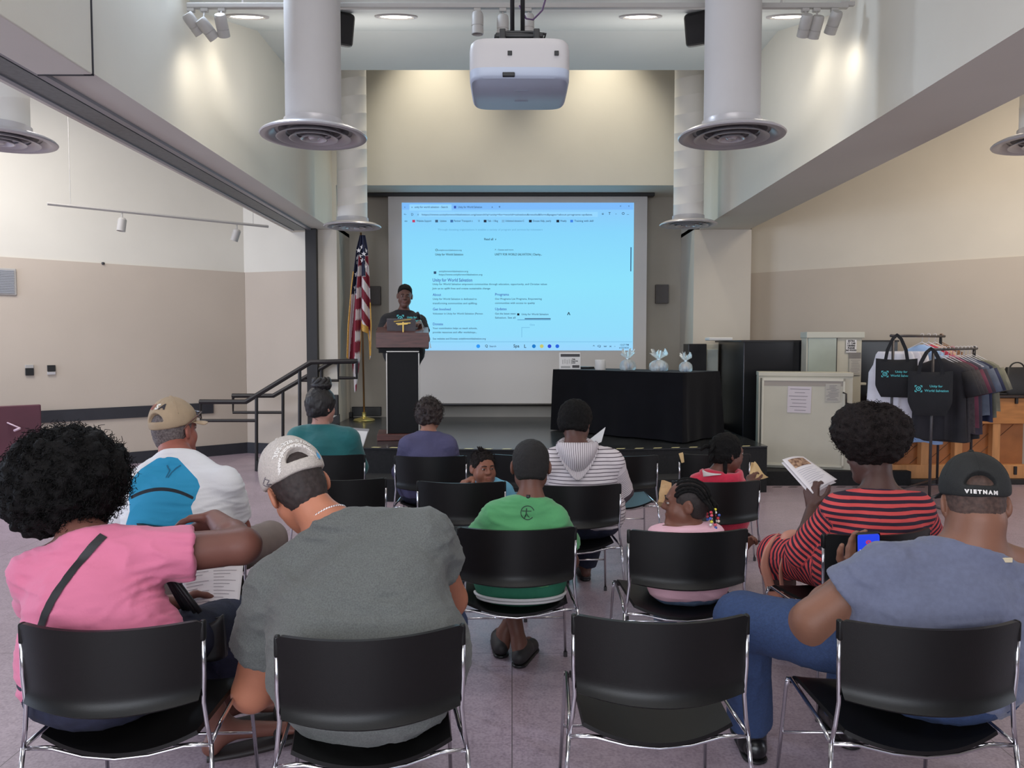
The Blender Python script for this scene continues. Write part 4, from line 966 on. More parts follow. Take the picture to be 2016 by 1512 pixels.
for i, (c_, lab) in enumerate((((214, 212, 222), 'white pleated skirt first on the rear rack under the tote'), ((208, 206, 220), 'white pleated skirt second on the rear rack'), ((212, 208, 214), 'white pleated skirt third on the rear rack'),
                               ((150, 176, 214), 'light blue patterned top on the rear rack'), ((170, 44, 70), 'red top on the rear rack'), ((196, 160, 140), 'peach top on the rear rack'), ((128, 92, 66), 'brown top on the rear rack'))):
    p = ra+(rb_-ra)*(.16+.80*i/6)
    garment(lab, p-(0.06 if i < 3 else 0)*np.array((1, 0, 0)), rza, .50 if i < 3 else .42, (1.0, .98, .96, 1.18, 1.16, 1.15, 1.0)[i]-.12, M('garment_cloth_%s' % '_'.join(map(str, c_)), c_, .85, noise=(8, .06), bump=(20, .2)), 'skirt' if i < 3 else 'shirt', 'clothes on the rear rack', seed=20+i)
    if i < 3: continue
    hanger(['', '', '', 'white hanger holding the light blue top', 'white hanger holding the red top', 'white hanger holding the peach top', 'brown wooden hanger holding the brown top'][i], p, rza, grp='hangers on the rear rack', mat=M('wood_hanger', (140, 96, 62), .5) if i == 6 else m_wire)
# ---- tote bags with the printed mark
m_tote = M('black_tote_cotton', (24, 24, 28), .85, noise=(8, .1), bump=(90, .15))
m_cyan = M('cyan_print', (88, 190, 196), .7)
def mark(o, x, z, s):
    """the printed square mark: four corner brackets round a ring with a small leaf"""
    mb_ = MB()
    def P2(a, b): return o+np.asarray(x)*a*s+np.asarray(z)*b*s
    def poly(pts): mb_.add([P2(*q) for q in pts], [list(range(len(pts)))])
    for sx in (-1, 1):
        for sz in (-1, 1):
            for q in ([(sx*.5, sz*.5), (sx*.22, sz*.5), (sx*.22, sz*.38), (sx*.5, sz*.38)], [(sx*.5, sz*.5), (sx*.5, sz*.22), (sx*.38, sz*.22), (sx*.38, sz*.5)]):
                poly(q if sx*sz < 0 else q[::-1])
    k = 20
    for i in range(k):
        a, b = 2*PI*i/k, 2*PI*(i+1)/k
        poly([(.34*math.cos(a), .34*math.sin(a)), (.34*math.cos(b), .34*math.sin(b)), (.22*math.cos(b), .22*math.sin(b)), (.22*math.cos(a), .22*math.sin(a))])
    poly([(-.12, -.1), (.1, -.06), (.14, .14), (-.06, .08)])
    return mb_
def tote(label, p, w, h, rz, strap, grp='printed tote bags'):
    t = thing('tote_bag', label, 'bag', (p[0], p[1], p[2]-strap-h), grp)
    R_ = np.array(Matrix.Rotation(rz, 3, 'Z')); X, Y, Z = R_[:, 0], R_[:, 1], np.array((0, 0, 1.))
    o = np.array((p[0], p[1], p[2]-strap))
    def f(sgn):
        def g(u, v):
            x = (u-.5)*w; z = -h*v
            lim = 1-.30*max(0, (v-.68)/.32)**1.3
            th = .012+.045*math.sin(PI*min(1, v*1.0))**.7*math.sin(PI*u)**.5
            return o+X*x*lim+Y*sgn*th+Z*(z-.012*math.sin(PI*u)*(1-v))
        return g
    mb_ = MB().grid(f(-1), 20, 20); mb2 = MB().grid(f(1), 20, 20)
    mb2.f = [q[::-1] for q in mb2.f]; mb_.add(mb2.v, mb2.f)
    for u in (0, 1): mb_.grid(lambda a, b: f(-1)(u, b)*(1-a)+f(1)(u, b)*a, 2, 20)
    mb_.grid(lambda a, b: f(-1)(a, 1)*(1-b)+f(1)(a, 1)*b, 20, 2)
    body = mb_.build('body', m_tote, t, 60)
    for sy in (-.02, .02):
        pts = [o+X*(-w*.27)+Y*sy+Z*-.03, o+X*(-w*.22)+Y*sy*1.5+Z*strap*.4, o+X*(-w*.10)+Y*sy+Z*strap*.9, o+Z*(strap+.018), o+X*(w*.10)+Y*sy+Z*strap*.9, o+X*(w*.22)+Y*sy*1.5+Z*strap*.4, o+X*(w*.27)+Y*sy+Z*-.03]
        pts = np.array(pts); tt = np.linspace(0, 6, 31); pp = np.array([np.interp(tt, range(7), pts[:, k]) for k in range(3)]).T
        s_ = MB(); Vv = []
        for i, q in enumerate(pp):
            tn = nrm(pp[min(i+1, 30)]-pp[max(i-1, 0)]); sd = nrm(np.cross(tn, Y))*.014
            Vv += [q-sd-Y*.003, q+sd-Y*.003, q+sd+Y*.003, q-sd+Y*.003]
        s_.add(Vv, [(i*4+k, i*4+(k+1) % 4, (i+1)*4+(k+1) % 4, (i+1)*4+k) for i in range(30) for k in range(4)]); s_.build('strap', m_tote, t)
    tgt = (np.array(mb_.v), [list(q) for q in mb_.f])
    m_ = mark(o+X*(-w*.27)+Z*(-h*.40)-Y*.3, X, Z, w*.17); v, fc = wrap(np.array(m_.v), m_.f, tgt, Y, .003, .03); obj('logo_print', v, fc, m_cyan, body)
    for s_, sz, dx, dz in (('Unity for', .29, .12, -.34), ('World Salvation', .54, .135, -.44)):
        v, fc = text_mesh(s_, 1, bold=.02); v = v*(sz*w/np.ptp(v[:, 0])); v = place2d(v, o+X*w*dx+Z*h*dz-Y*.3, X, Z); v, fc = wrap(v, fc, tgt, Y, .003, .03); obj('text_print', v, fc, m_cyan, body)
    return t
tote('printed black tote bag on the rear rack over white skirts', Q(1766, 663, 7.05), .345, .36, -.45, .20)
tote('printed black tote bag hanging at the front of the front rack', Q(1833, 690, 6.78), .35, .40, -.42, .18)
q = Q(1855, 664, 7.85)
def plain_tote(label, p, rz):
    t = thing('tote_bag', label, 'bag', (p[0], p[1], p[2]-.6), 'printed tote bags')
    MB().bbox((p[0], p[1], p[2]-.42), (.30, .05, .38), .02, rz=rz).build('body', m_tote, t)
    X = np.array((math.cos(rz), math.sin(rz), 0))
    MB().tube([p-X*.08+np.array((0, 0, -.25)), p-X*.03, p+np.array((0, 0, .016)), p+X*.03, p+X*.08+np.array((0, 0, -.25))], .012, 6).build('strap', m_tote, t, True)
plain_tote('black tote bag hanging at the far end of the rear rack', Q(1852, 662, 7.94), 1.1)
plain_tote('black tote bag hanging at the far end of the front rack', Q(1918, 686, 7.74), 1.1)
# ================================================================== handrails of the stage stairs
m_rail = M('black_rail_steel', (34, 30, 31), .45, .2)
def handrail(label, d, top_pts, loop, posts):
    t = thing('handrail', label, 'handrail', Q(posts[0][0], posts[0][2], d), 'black stair handrails')
    def flat(pts, r, nm):
        MB().tube([Q(x, y, d) for x, y in pts], r, 8).build(nm, m_rail, t, 30)
    flat(top_pts, .030, 'top_rail')
    for L in loop: flat(L, .020, 'end_loop')
    for x, y0, y1 in posts: flat([(x, y0), (x, y1)], .021, 'post')
handrail('nearer black handrail of the stage stairs, reaching the flag', 9.12, [(393, 791), (484, 791), (612, 713), (704, 711)],
         [[(395, 791), (395, 828), (505, 828)], [(702, 711), (702, 744), (668, 744)]], [(505, 782, 932), (590, 728, 852)])
handrail('farther black handrail of the stage stairs, next to the wall', 10.14, [(457, 779), (538, 779), (653, 713), (668, 713)],
         [[(459, 779), (459, 812), (557, 812)], [(666, 713), (666, 749), (590, 749)]], [(557, 768, 868), (633, 726, 838)])
# ================================================================== stacking chairs
m_chair = M('black_chair_plastic', (12, 11, 11), .42, noise=(30, .06), bump=(350, .05), spec=.35)
m_chrome = M('chrome_rod', (205, 203, 208), .14, 1.0)
m_glide = M('glide_plastic', (60, 58, 60), .5)
def back_pt(u, v):
    # u 0..1 left to right, v 0 bottom .. 1 top
    w = .232+.012*v; x = (u*2-1)*w; e = abs(u*2-1)
    z = .527+.223*v-.008*(1-e**2)*(1-v)
    y = .078*e**2-.010*v-.014*(1-min(1, v/.20))**2*1.6
    if v > .9: z -= .010*max(0, (e-.93)/.07)**2
    return (x, y, z)
def seat_pt(u, v):
    e = abs(u*2-1); x = (u*2-1)*(.226-.012*(1-v))
    y = .095-.035*(1-e**2)+.40*v+.035*v*(1-e**2)
    z = .418-.030*(1-e**2.2)*math.sin(PI*min(1, .25+v*.7))-.022*(1-e**2)*(1-v)**3
    if v > .84: z -= .035*((v-.84)/.16)**2
    return (x, y, z)
def make_chair(label):
    t = thing('stacking_chair', label, 'chair', (0, 0, 0), 'black stacking chairs')
    bk = MB().grid(back_pt, 36, 20, .013)
    for s in (-1, 1): bk.bbox((s*.243, .072, .718), (.016, .022, .058), .006)
    bk.build('backrest', m_chair, t, 50, local=True)
    MB().grid(seat_pt, 30, 26, .012).build('seat', m_chair, t, 50, local=True)
    for s in (-1, 1):
        MB().tube([(s*.2445, .070, .735), (s*.2445, .070, .60), (s*.240, .074, .515), (s*.247, .078, .445), (s*.256, .082, .392)], .0065, 8).build('back_upright', m_chrome, t, True, local=True)
        lg = MB().tube([(s*.256, .082, .392), (s*.262, .070, .30), (s*.280, .032, .012)], .0065, 8).build('leg', m_chrome, t, True, local=True)
        MB().lathe([(.001, -.012), (.010, -.012), (.010, .012), (.001, .012)], c=(s*.280, .032, .012), n=12).build('foot_glide', m_glide, lg, 40, local=True)
        MB().tube([(s*.256, .082, .392), (s*.246, .20, .402), (s*.236, .45, .412), (s*.236, .485, .398)], .0065, 8).build('seat_rail', m_chrome, t, True, local=True)
        lg = MB().tube([(s*.236, .478, .404), (s*.238, .492, .37), (s*.252, .535, .012)], .0065, 8).build('leg', m_chrome, t, True, local=True)
        MB().lathe([(.001, -.012), (.010, -.012), (.010, .012), (.001, .012)], c=(s*.252, .535, .012), n=12).build('foot_glide', m_glide, lg, 40, local=True)
        MB().tube([(s*.256, .082, .388), (s*.20, .088, .388), (s*.15, .09, .382)], .0055, 8).build('seat_bracket', m_chrome, t, True, local=True)
    MB().tube([(-.256, .082, .388), (-.18, .085, .384), (-.09, .07, .368), (0, .064, .362), (.09, .07, .368), (.18, .085, .384), (.256, .082, .388)], .005, 8).build('cross_bar', m_chrome, t, True, local=True)
    MB().tube([(-.245, .512, .20), (.245, .512, .20)], .005, 8).build('cross_bar', m_chrome, t, True, local=True)
    return t
CH = [  # x, y of the back, turn, label
 (-1.093, 1.985, .04, 'chair under the woman in the pink shirt'), (-.362, 1.925, .17, 'chair under the man in the grey shirt and grey cap'),
 (.418, 2.04, 0, 'empty chair at the front edge of the photo beside the blue jeans'), (1.148, 1.995, -.01, 'chair under the man in the blue-grey shirt'),
 (.023, 3.08, .03, 'chair under the boy in the green shirt'), (.727, 3.04, .03, 'chair under the girl with beaded braids'),
 (1.505, 3.01, .22, 'chair under the woman in the red striped dress'), (-1.38, 3.14, -.08, 'chair under the man in the white and blue shirt'),
 (-.285, 4.16, -.02, 'chair whose back the toddler looks over'), (.355, 4.07, .06, 'chair under the person in the striped hoodie'),
 (1.150, 4.18, .03, 'chair under the child in the red hood'), (-.965, 4.25, .04, 'empty chair right behind the grey cap'),
 (1.42, 5.24, 0, 'empty chair in front of the child in the red hood'), (-.560, 5.15, .02, 'chair under the curly haired person in slate blue'),
 (.765, 5.18, .02, 'empty chair with a blue seat sheen beside the striped hoodie'), (.11, 5.22, 0, 'empty chair between the toddler and the striped hoodie'),
 (-1.275, 5.22, 0, 'chair under the woman in the teal jacket')]
c0_ = make_chair(CH[0][3]); chmap = {}
for c in bpy.data.objects:
    if c.parent: chmap.setdefault(c.parent.name, []).append(c)
CHAIRS = []
for i, (x, y, rz, lab) in enumerate(CH):
    o = c0_ if i == 0 else copy_tree(c0_, None, chmap)
    o.location = (x, y, 0); o.rotation_euler = (0, 0, rz); o['label'] = lab; CHAIRS.append(o)
# ================================================================== organic surfaces: rounded limbs blended into one skin
LAT = RNG.random((32, 32, 32)).astype(np.float32)
def noise3(P):
    P = np.asarray(P, float); I = np.floor(P).astype(int); f = P-I; f = f*f*(3-2*f); I &= 31; J = (I+1) & 31
    def g(a, b, c): return LAT[a, b, c]
    x0, y0, z0 = I.T; x1, y1, z1 = J.T; fx, fy, fz = f.T
    return (((g(x0, y0, z0)*(1-fx)+g(x1, y0, z0)*fx)*(1-fy)+(g(x0, y1, z0)*(1-fx)+g(x1, y1, z0)*fx)*fy)*(1-fz)
            + ((g(x0, y0, z1)*(1-fx)+g(x1, y0, z1)*fx)*(1-fy)+(g(x0, y1, z1)*(1-fx)+g(x1, y1, z1)*fx)*fy)*fz)*2-1
def C(a, b, ra, rb, k=.03): return ('c', 1, k, (np.asarray(a, float), np.asarray(b, float), ra, rb))
def CF(a, b, ra, rb, k=.03): return ('cf', 1, k, (np.asarray(a, float), np.asarray(b, float), ra, rb))
def E(c, r, R=None, k=.03): return ('e', 1, k, (np.asarray(c, float), np.asarray(r, float), np.eye(3) if R is None else np.asarray(R, float)))
def EP(c, r, R, p, n, k=.004): return ('ep', 1, k, (np.asarray(c, float), np.asarray(r, float), np.eye(3) if R is None else np.asarray(R, float), np.asarray(p, float), nrm(n)))
def SUB(pr, k=None): return (pr[0], -1, pr[2] if k is None else k, pr[3])
def PL(p, n, k=.006): return ('pl', 2, k, (np.asarray(p, float), nrm(n)))
def TOR(c, ax, R, r, k=.01): return ('t', 1, k, (np.asarray(c, float), nrm(ax), R, r))
def infl(prims, d):
    out = []
    for t, m, k, q in prims:
        if t in ('c', 'cf'): q = (q[0], q[1], q[2]+d, q[3]+d)
        elif t == 'e': q = (q[0], q[1]+d, q[2])
        out.append((t, m, k, q))
    return out
def bbox_of(pr):
    t, m, k, q = pr
    if t in ('c', 'cf'):
        r = max(q[2], q[3]); return np.minimum(q[0], q[1])-r, np.maximum(q[0], q[1])+r
    if t in ('e', 'ep'): r = max(q[1]); return q[0]-r, q[0]+r
    if t == 't': r = q[2]+q[3]; return q[0]-r, q[0]+r
    return None
def ev(pr, X, Y, Z):
    t, m, k, q = pr
    if t in ('c', 'cf'):
        a, b, ra, rb = q; ba = b-a; L2 = max(float(ba@ba), 1e-9)
        px, py, pz = X-a[0], Y-a[1], Z-a[2]
        h = np.clip((px*ba[0]+py*ba[1]+pz*ba[2])/L2, 0, 1)
        d = np.sqrt((px-h*ba[0])**2+(py-h*ba[1])**2+(pz-h*ba[2])**2)-(ra+(rb-ra)*h)
        if t == 'cf':
            u = ba/math.sqrt(L2); d = np.maximum(d, (X-b[0])*u[0]+(Y-b[1])*u[1]+(Z-b[2])*u[2])
        return d
    if t in ('e', 'ep'):
        c, r, R = q[:3]; px, py, pz = X-c[0], Y-c[1], Z-c[2]
        l = [(px*R[0, i]+py*R[1, i]+pz*R[2, i]) for i in range(3)]
        k0 = np.sqrt(sum((l[i]/r[i])**2 for i in range(3))); k1 = np.sqrt(sum((l[i]/r[i]**2)**2 for i in range(3)))
        d = k0*(k0-1)/np.maximum(k1, 1e-6)
        d = np.where(k0 < .05, -min(r), d)
        if t == 'ep': p, n = q[3], q[4]; d = np.maximum(d, (X-p[0])*n[0]+(Y-p[1])*n[1]+(Z-p[2])*n[2])
        return d
    if t == 'pl':
        p, n = q; return (X-p[0])*n[0]+(Y-p[1])*n[1]+(Z-p[2])*n[2]
    if t == 't':
        c, ax, R, r = q; px, py, pz = X-c[0], Y-c[1], Z-c[2]
        h = px*ax[0]+py*ax[1]+pz*ax[2]; rad = np.sqrt(np.maximum(px*px+py*py+pz*pz-h*h, 0)); return np.sqrt((rad-R)**2+h*h)-r
def smin(a, b, k):
    h = np.maximum(k-np.abs(a-b), 0)/k; return np.minimum(a, b)-h*h*k*.25
def surf(prims, res):
    bb = [bbox_of(p) for p in prims if p[1] == 1]; bb = [b for b in bb if b]
    lo = np.min([b[0] for b in bb], axis=0)-3*res; hi = np.max([b[1] for b in bb], axis=0)+3*res
    n = np.ceil((hi-lo)/res).astype(int)+1
    V = np.full(n, .5, np.float32); ax = [lo[i]+res*np.arange(n[i]) for i in range(3)]
    for pr in prims:
        b = bbox_of(pr); k = max(pr[2], 1e-4)
        if b is None: s = (slice(None),)*3
        else:
            mg = k+3*res
            i0 = np.maximum(((b[0]-mg-lo)/res).astype(int), 0); i1 = np.minimum(((b[1]+mg-lo)/res).astype(int)+2, n)
            if np.any(i1 <= i0): continue
            s = tuple(slice(i0[j], i1[j]) for j in range(3))
        X = ax[0][s[0]][:, None, None]; Y = ax[1][s[1]][None, :, None]; Z = ax[2][s[2]][None, None, :]
        d = ev(pr, X, Y, Z).astype(np.float32)
        if pr[1] == 1: V[s] = smin(V[s], d, k)
        elif pr[1] == -1: V[s] = -smin(-V[s], d, k)
        else: V[s] = -smin(-V[s], -d, k)
    return surfnet(V, lo, res)
def surfnet(V, lo, h):
    ins = V < 0
    c = np.zeros(np.array(V.shape)-1, np.uint8)
    offs = [(i, j, k) for i in (0, 1) for j in (0, 1) for k in (0, 1)]
    sl = lambda o: tuple(slice(o[a], V.shape[a]-1+o[a]) for a in range(3))
    for o in offs: c += ins[sl(o)]
    act = np.argwhere((c > 0) & (c < 8))
    idx = np.full(c.shape, -1, np.int64); idx[tuple(act.T)] = np.arange(len(act))
    vals = np.array([V[tuple((act+np.array(o)).T)] for o in offs])
    P = np.zeros((len(act), 3)); cnt = np.zeros(len(act))
    for a in range(8):
        for b in range(a+1, 8):
            oa, ob = np.array(offs[a]), np.array(offs[b])
            if np.abs(oa-ob).sum() != 1: continue
            m = (vals[a] < 0) != (vals[b] < 0)
            t = vals[a][m]/(vals[a][m]-vals[b][m])
            P[m] += oa+(ob-oa)*t[:, None]; cnt[m] += 1
    verts = lo+(act+P/cnt[:, None])*h
    F = []
    for ax in range(3):
        u, v = (ax+1) % 3, (ax+2) % 3
        A = ins[tuple(slice(0, V.shape[i]-1) if i == ax else slice(1, V.shape[i]-1) for i in range(3))]
        B = ins[tuple(slice(1, V.shape[i]) if i == ax else slice(1, V.shape[i]-1) for i in range(3))]
        e = np.argwhere(A != B)
        if not len(e): continue
        sgn = A[tuple(e.T)]
        e2 = e.copy(); e2[:, u] += 1; e2[:, v] += 1
        def at(du, dv):
            q = e2.copy(); q[:, u] += du; q[:, v] += dv; return idx[tuple(q.T)]
        q = np.stack((at(-1, -1), at(0, -1), at(0, 0), at(-1, 0)), 1)
        q[~sgn] = q[~sgn][:, ::-1]; F.append(q)
    F = np.vstack(F); F = F[(F >= 0).all(1)]
    # two light smoothing passes
    for _ in range(2):
        acc = np.zeros_like(verts); n_ = np.zeros(len(verts))
        for a in range(4):
            b = (a+1) % 4
            np.add.at(acc, F[:, a], verts[F[:, b]]); np.add.at(n_, F[:, a], 1)
            np.add.at(acc, F[:, b], verts[F[:, a]]); np.add.at(n_, F[:, b], 1)
        verts = verts*.55+.45*acc/np.maximum(n_, 1)[:, None]
    return verts, F
def vnormals(v, F):
    fn = np.cross(v[F[:, 2]]-v[F[:, 0]], v[F[:, 3]]-v[F[:, 1]]); N = np.zeros_like(v)
    for a in range(4): np.add.at(N, F[:, a], fn)
    return N/np.maximum(np.linalg.norm(N, axis=1, keepdims=True), 1e-12)
def wrinkle(v, F, amp=.004, sc=(14, 14, 30), seed=0, ridge=True):
    N = vnormals(v, F); P = v*np.array(sc)+seed*7.3
    P = P+1.2*np.stack([noise3(v*5+seed+i*9) for i in range(3)], 1)
    n = noise3(P)
    if ridge: n = 1-2*np.abs(n)**.8
    n = n*(.5+.5*noise3(v*6+seed*3.1))
    return v+N*(amp*n)[:, None]
def rot_to(face, up=(0, 0, 1)):
    y = nrm(face); z = nrm(np.asarray(up, float)-y*np.dot(up, y)); x = np.cross(y, z); return np.array((x, y, z)).T
# ---- head, hand and foot shapes
def head_prims(c, R, s=1.0, chub=0.0, ears=True, face=True):
    c = np.asarray(c, float); L = lambda *p: c+R@(np.array(p)*s)
    out = [E(L(0, -.012, .034), np.array((.076, .096, .081))*s, R, .02), E(L(0, .028, -.030), np.array((.060+chub*.3, .064, .084))*s, R, .03)]
    for q in (-1, 1):
        out += [C(L(q*.045, .012, -.055), L(q*.012, .064, -.096), .026*s, .024*s, .03), E(L(q*.036, .056, -.034), np.array((.027+chub, .026+chub*.5, .030+chub))*s, R, .02)]
    if face:
        out += [C(L(-.034, .082, .026), L(.034, .082, .026), .011*s, .011*s, .02), C(L(0, .088, .020), L(0, .108, -.016), .0075*s, .0125*s, .012),
                C(L(-.012, .100, -.020), L(.012, .100, -.020), .009*s, .009*s, .008), C(L(-.019, .091, -.050), L(.019, .091, -.050), .0075*s, .0075*s, .008), C(L(-.016, .089, -.062), L(.016, .089, -.062), .0085*s, .0085*s, .008),
                E(L(0, .078, -.094), np.array((.022, .018, .017))*s, R, .02)]
        for q in (-1, 1): out.append(SUB(E(L(q*.031, .099, .010), np.array((.017, .012, .010))*s, R, .010)))
    if ears:
        for q in (-1, 1):
            Re = R@np.array(Matrix.Rotation(q*.35, 3, 'Z'))
            out += [E(L(q*.082, -.010, -.006), np.array((.009, .023, .034))*s, Re, .010), SUB(E(L(q*.092, -.004, -.002), np.array((.007, .012, .019))*s, Re, .006))]
    return out
def face_parts(t, c, R, s, iris='2a1c16', lip=(150, 92, 84), brow=(30, 24, 22), look=(0, 0)):
    L = lambda *p: np.asarray(c)+R@(np.array(p)*s)
    for q in (-1, 1):
        n = nrm(R@np.array((look[0]*.5, 1, look[1]*.5)))
        MB().lathe([(.012*s*math.sin(a), -.012*s*math.cos(a)) for a in np.linspace(0, PI, 9)], c=L(q*.031, .0825, .010), n=14, axis=n).build('eyeball', M('eye_white', (160, 150, 144), .3), t, True)
        MB().lathe([(.0075*s*math.sin(a), -.0075*s*math.cos(a)) for a in np.linspace(0, PI, 7)], c=L(q*.031, .0825, .010)+n*.0065*s, n=12, axis=n).build('iris', M('eye_iris_'+iris, iris, .2), t, True)
        MB().tube([L(q*.012, .0955, .028), L(q*.03, .097, .033), L(q*.048, .0855, .028)], [.003*s, .0035*s, .002*s], 6).build('eyebrow', M('brow_%d' % brow[0], brow, .9), t, True)
        sk_ = [c for c in bpy.data.objects if c.parent == t and c.name.startswith('body')][0].data.materials[0]
        ce = L(q*.031, .0825, .010); up_ = R[:, 2]
        v1, f1 = surf([E(ce, np.full(3, .0140*s), None, .002), PL(ce+up_*.0030*s, -up_, .001)], .0019*s); v2, f2 = surf([E(ce, np.full(3, .0138*s), None, .002), PL(ce-up_*.0058*s, up_, .001)], .0019*s)
        obj('eyelid', np.vstack((v1, v2)), np.vstack((f1, f2+len(v1))), sk_, t, True)
    v, f = surf([E(L(q*.0075, .0945, -.0515), np.array((.0125, .0070, .0052))*s, R, .004) for q in (-1, 1)]+[E(L(0, .0925, -.0615), np.array((.0175, .0075, .0062))*s, R, .0015), E(L(0, .091, -.056), np.array((.022, .006, .003))*s, R, .002)], .0016*s)
    obj('lips', v, f, M('lips_%d_%d' % lip[:2], lip, .45), t, True)
def hand_prims(w, d, pn, thumb, s=1.0, curl=.35, spread=.06, tcurl=.2, k=.010):
    w = np.asarray(w, float); d = nrm(d); pn = nrm(np.asarray(pn)-d*np.dot(pn, d)); t = nrm(np.asarray(thumb)-d*np.dot(thumb, d)-pn*np.dot(thumb, pn))
    out = []
    for i, L in enumerate((.072, .080, .074, .058)):
        b = w+(d*(.088-.004*abs(i-1.3))+t*(.031-.0215*i))*s
        out.append(C(w+t*(.018-.012*i)*s+d*.008*s, b, .0150*s, .0118*s, .014))
        dd = nrm(d+t*(spread*(1.5-i))); p = b; r = .0102*s
        cu = curl*(1+.10*i)
        for j, q in enumerate((.46, .30, .24)):
            a = cu*(j+.6); dj = nrm(dd*math.cos(a)+pn*math.sin(a)); e = p+dj*L*q*s
            out.append(C(p, e, r, r*.92, .006)); p = e; r *= .92
    b = w+(d*.018+t*.026)*s; m_ = b+nrm(d*.55+t*.75+pn*.25)*.045*s; e = m_+nrm(d*(.9-tcurl)+t*.35+pn*tcurl)*.036*s; e2 = e+nrm(d*(1-tcurl)+t*.15+pn*tcurl)*.024*s
    out += [C(b, m_, .0165*s, .0135*s, k), C(m_, e, .0125*s, .0108*s, .006), C(e, e2, .0108*s, .0090*s, .006)]
    return out
def shoe(name, heel, toe, mat, t, s=1.0, sole=None, h=.05):
    heel, toe = np.array(heel, float), np.array(toe, float); d = nrm((toe-heel)*np.array((1, 1, 0))); L = np.linalg.norm(toe-heel)
    z0 = min(heel[2], toe[2])
    pr = [C(heel+d*.03*s+np.array((0, 0, h*.62*s)), heel+d*.10*s+np.array((0, 0, h*.95*s)), .038*s, .042*s, .03), C(heel+d*.08*s+np.array((0, 0, h*.75*s)), toe-d*.045*s+np.array((0, 0, h*.42*s)), .042*s, .040*s, .03), PL((heel[0], heel[1], z0+.012), (0, 0, -1))]
    v, f = surf(pr, .007); o = obj(name, v, f, mat, t, True)
    pr = [C(heel+d*.035*s+np.array((0, 0, .012)), toe-d*.045*s+np.array((0, 0, .012)), .041*s, .044*s, .01), PL((heel[0], heel[1], z0+.016), (0, 0, 1), .002), PL((heel[0], heel[1], z0+.001), (0, 0, -1), .002)]
    v, f = surf(pr, .006); obj('sole', v, f, sole or m_black, o, 40)
    return o
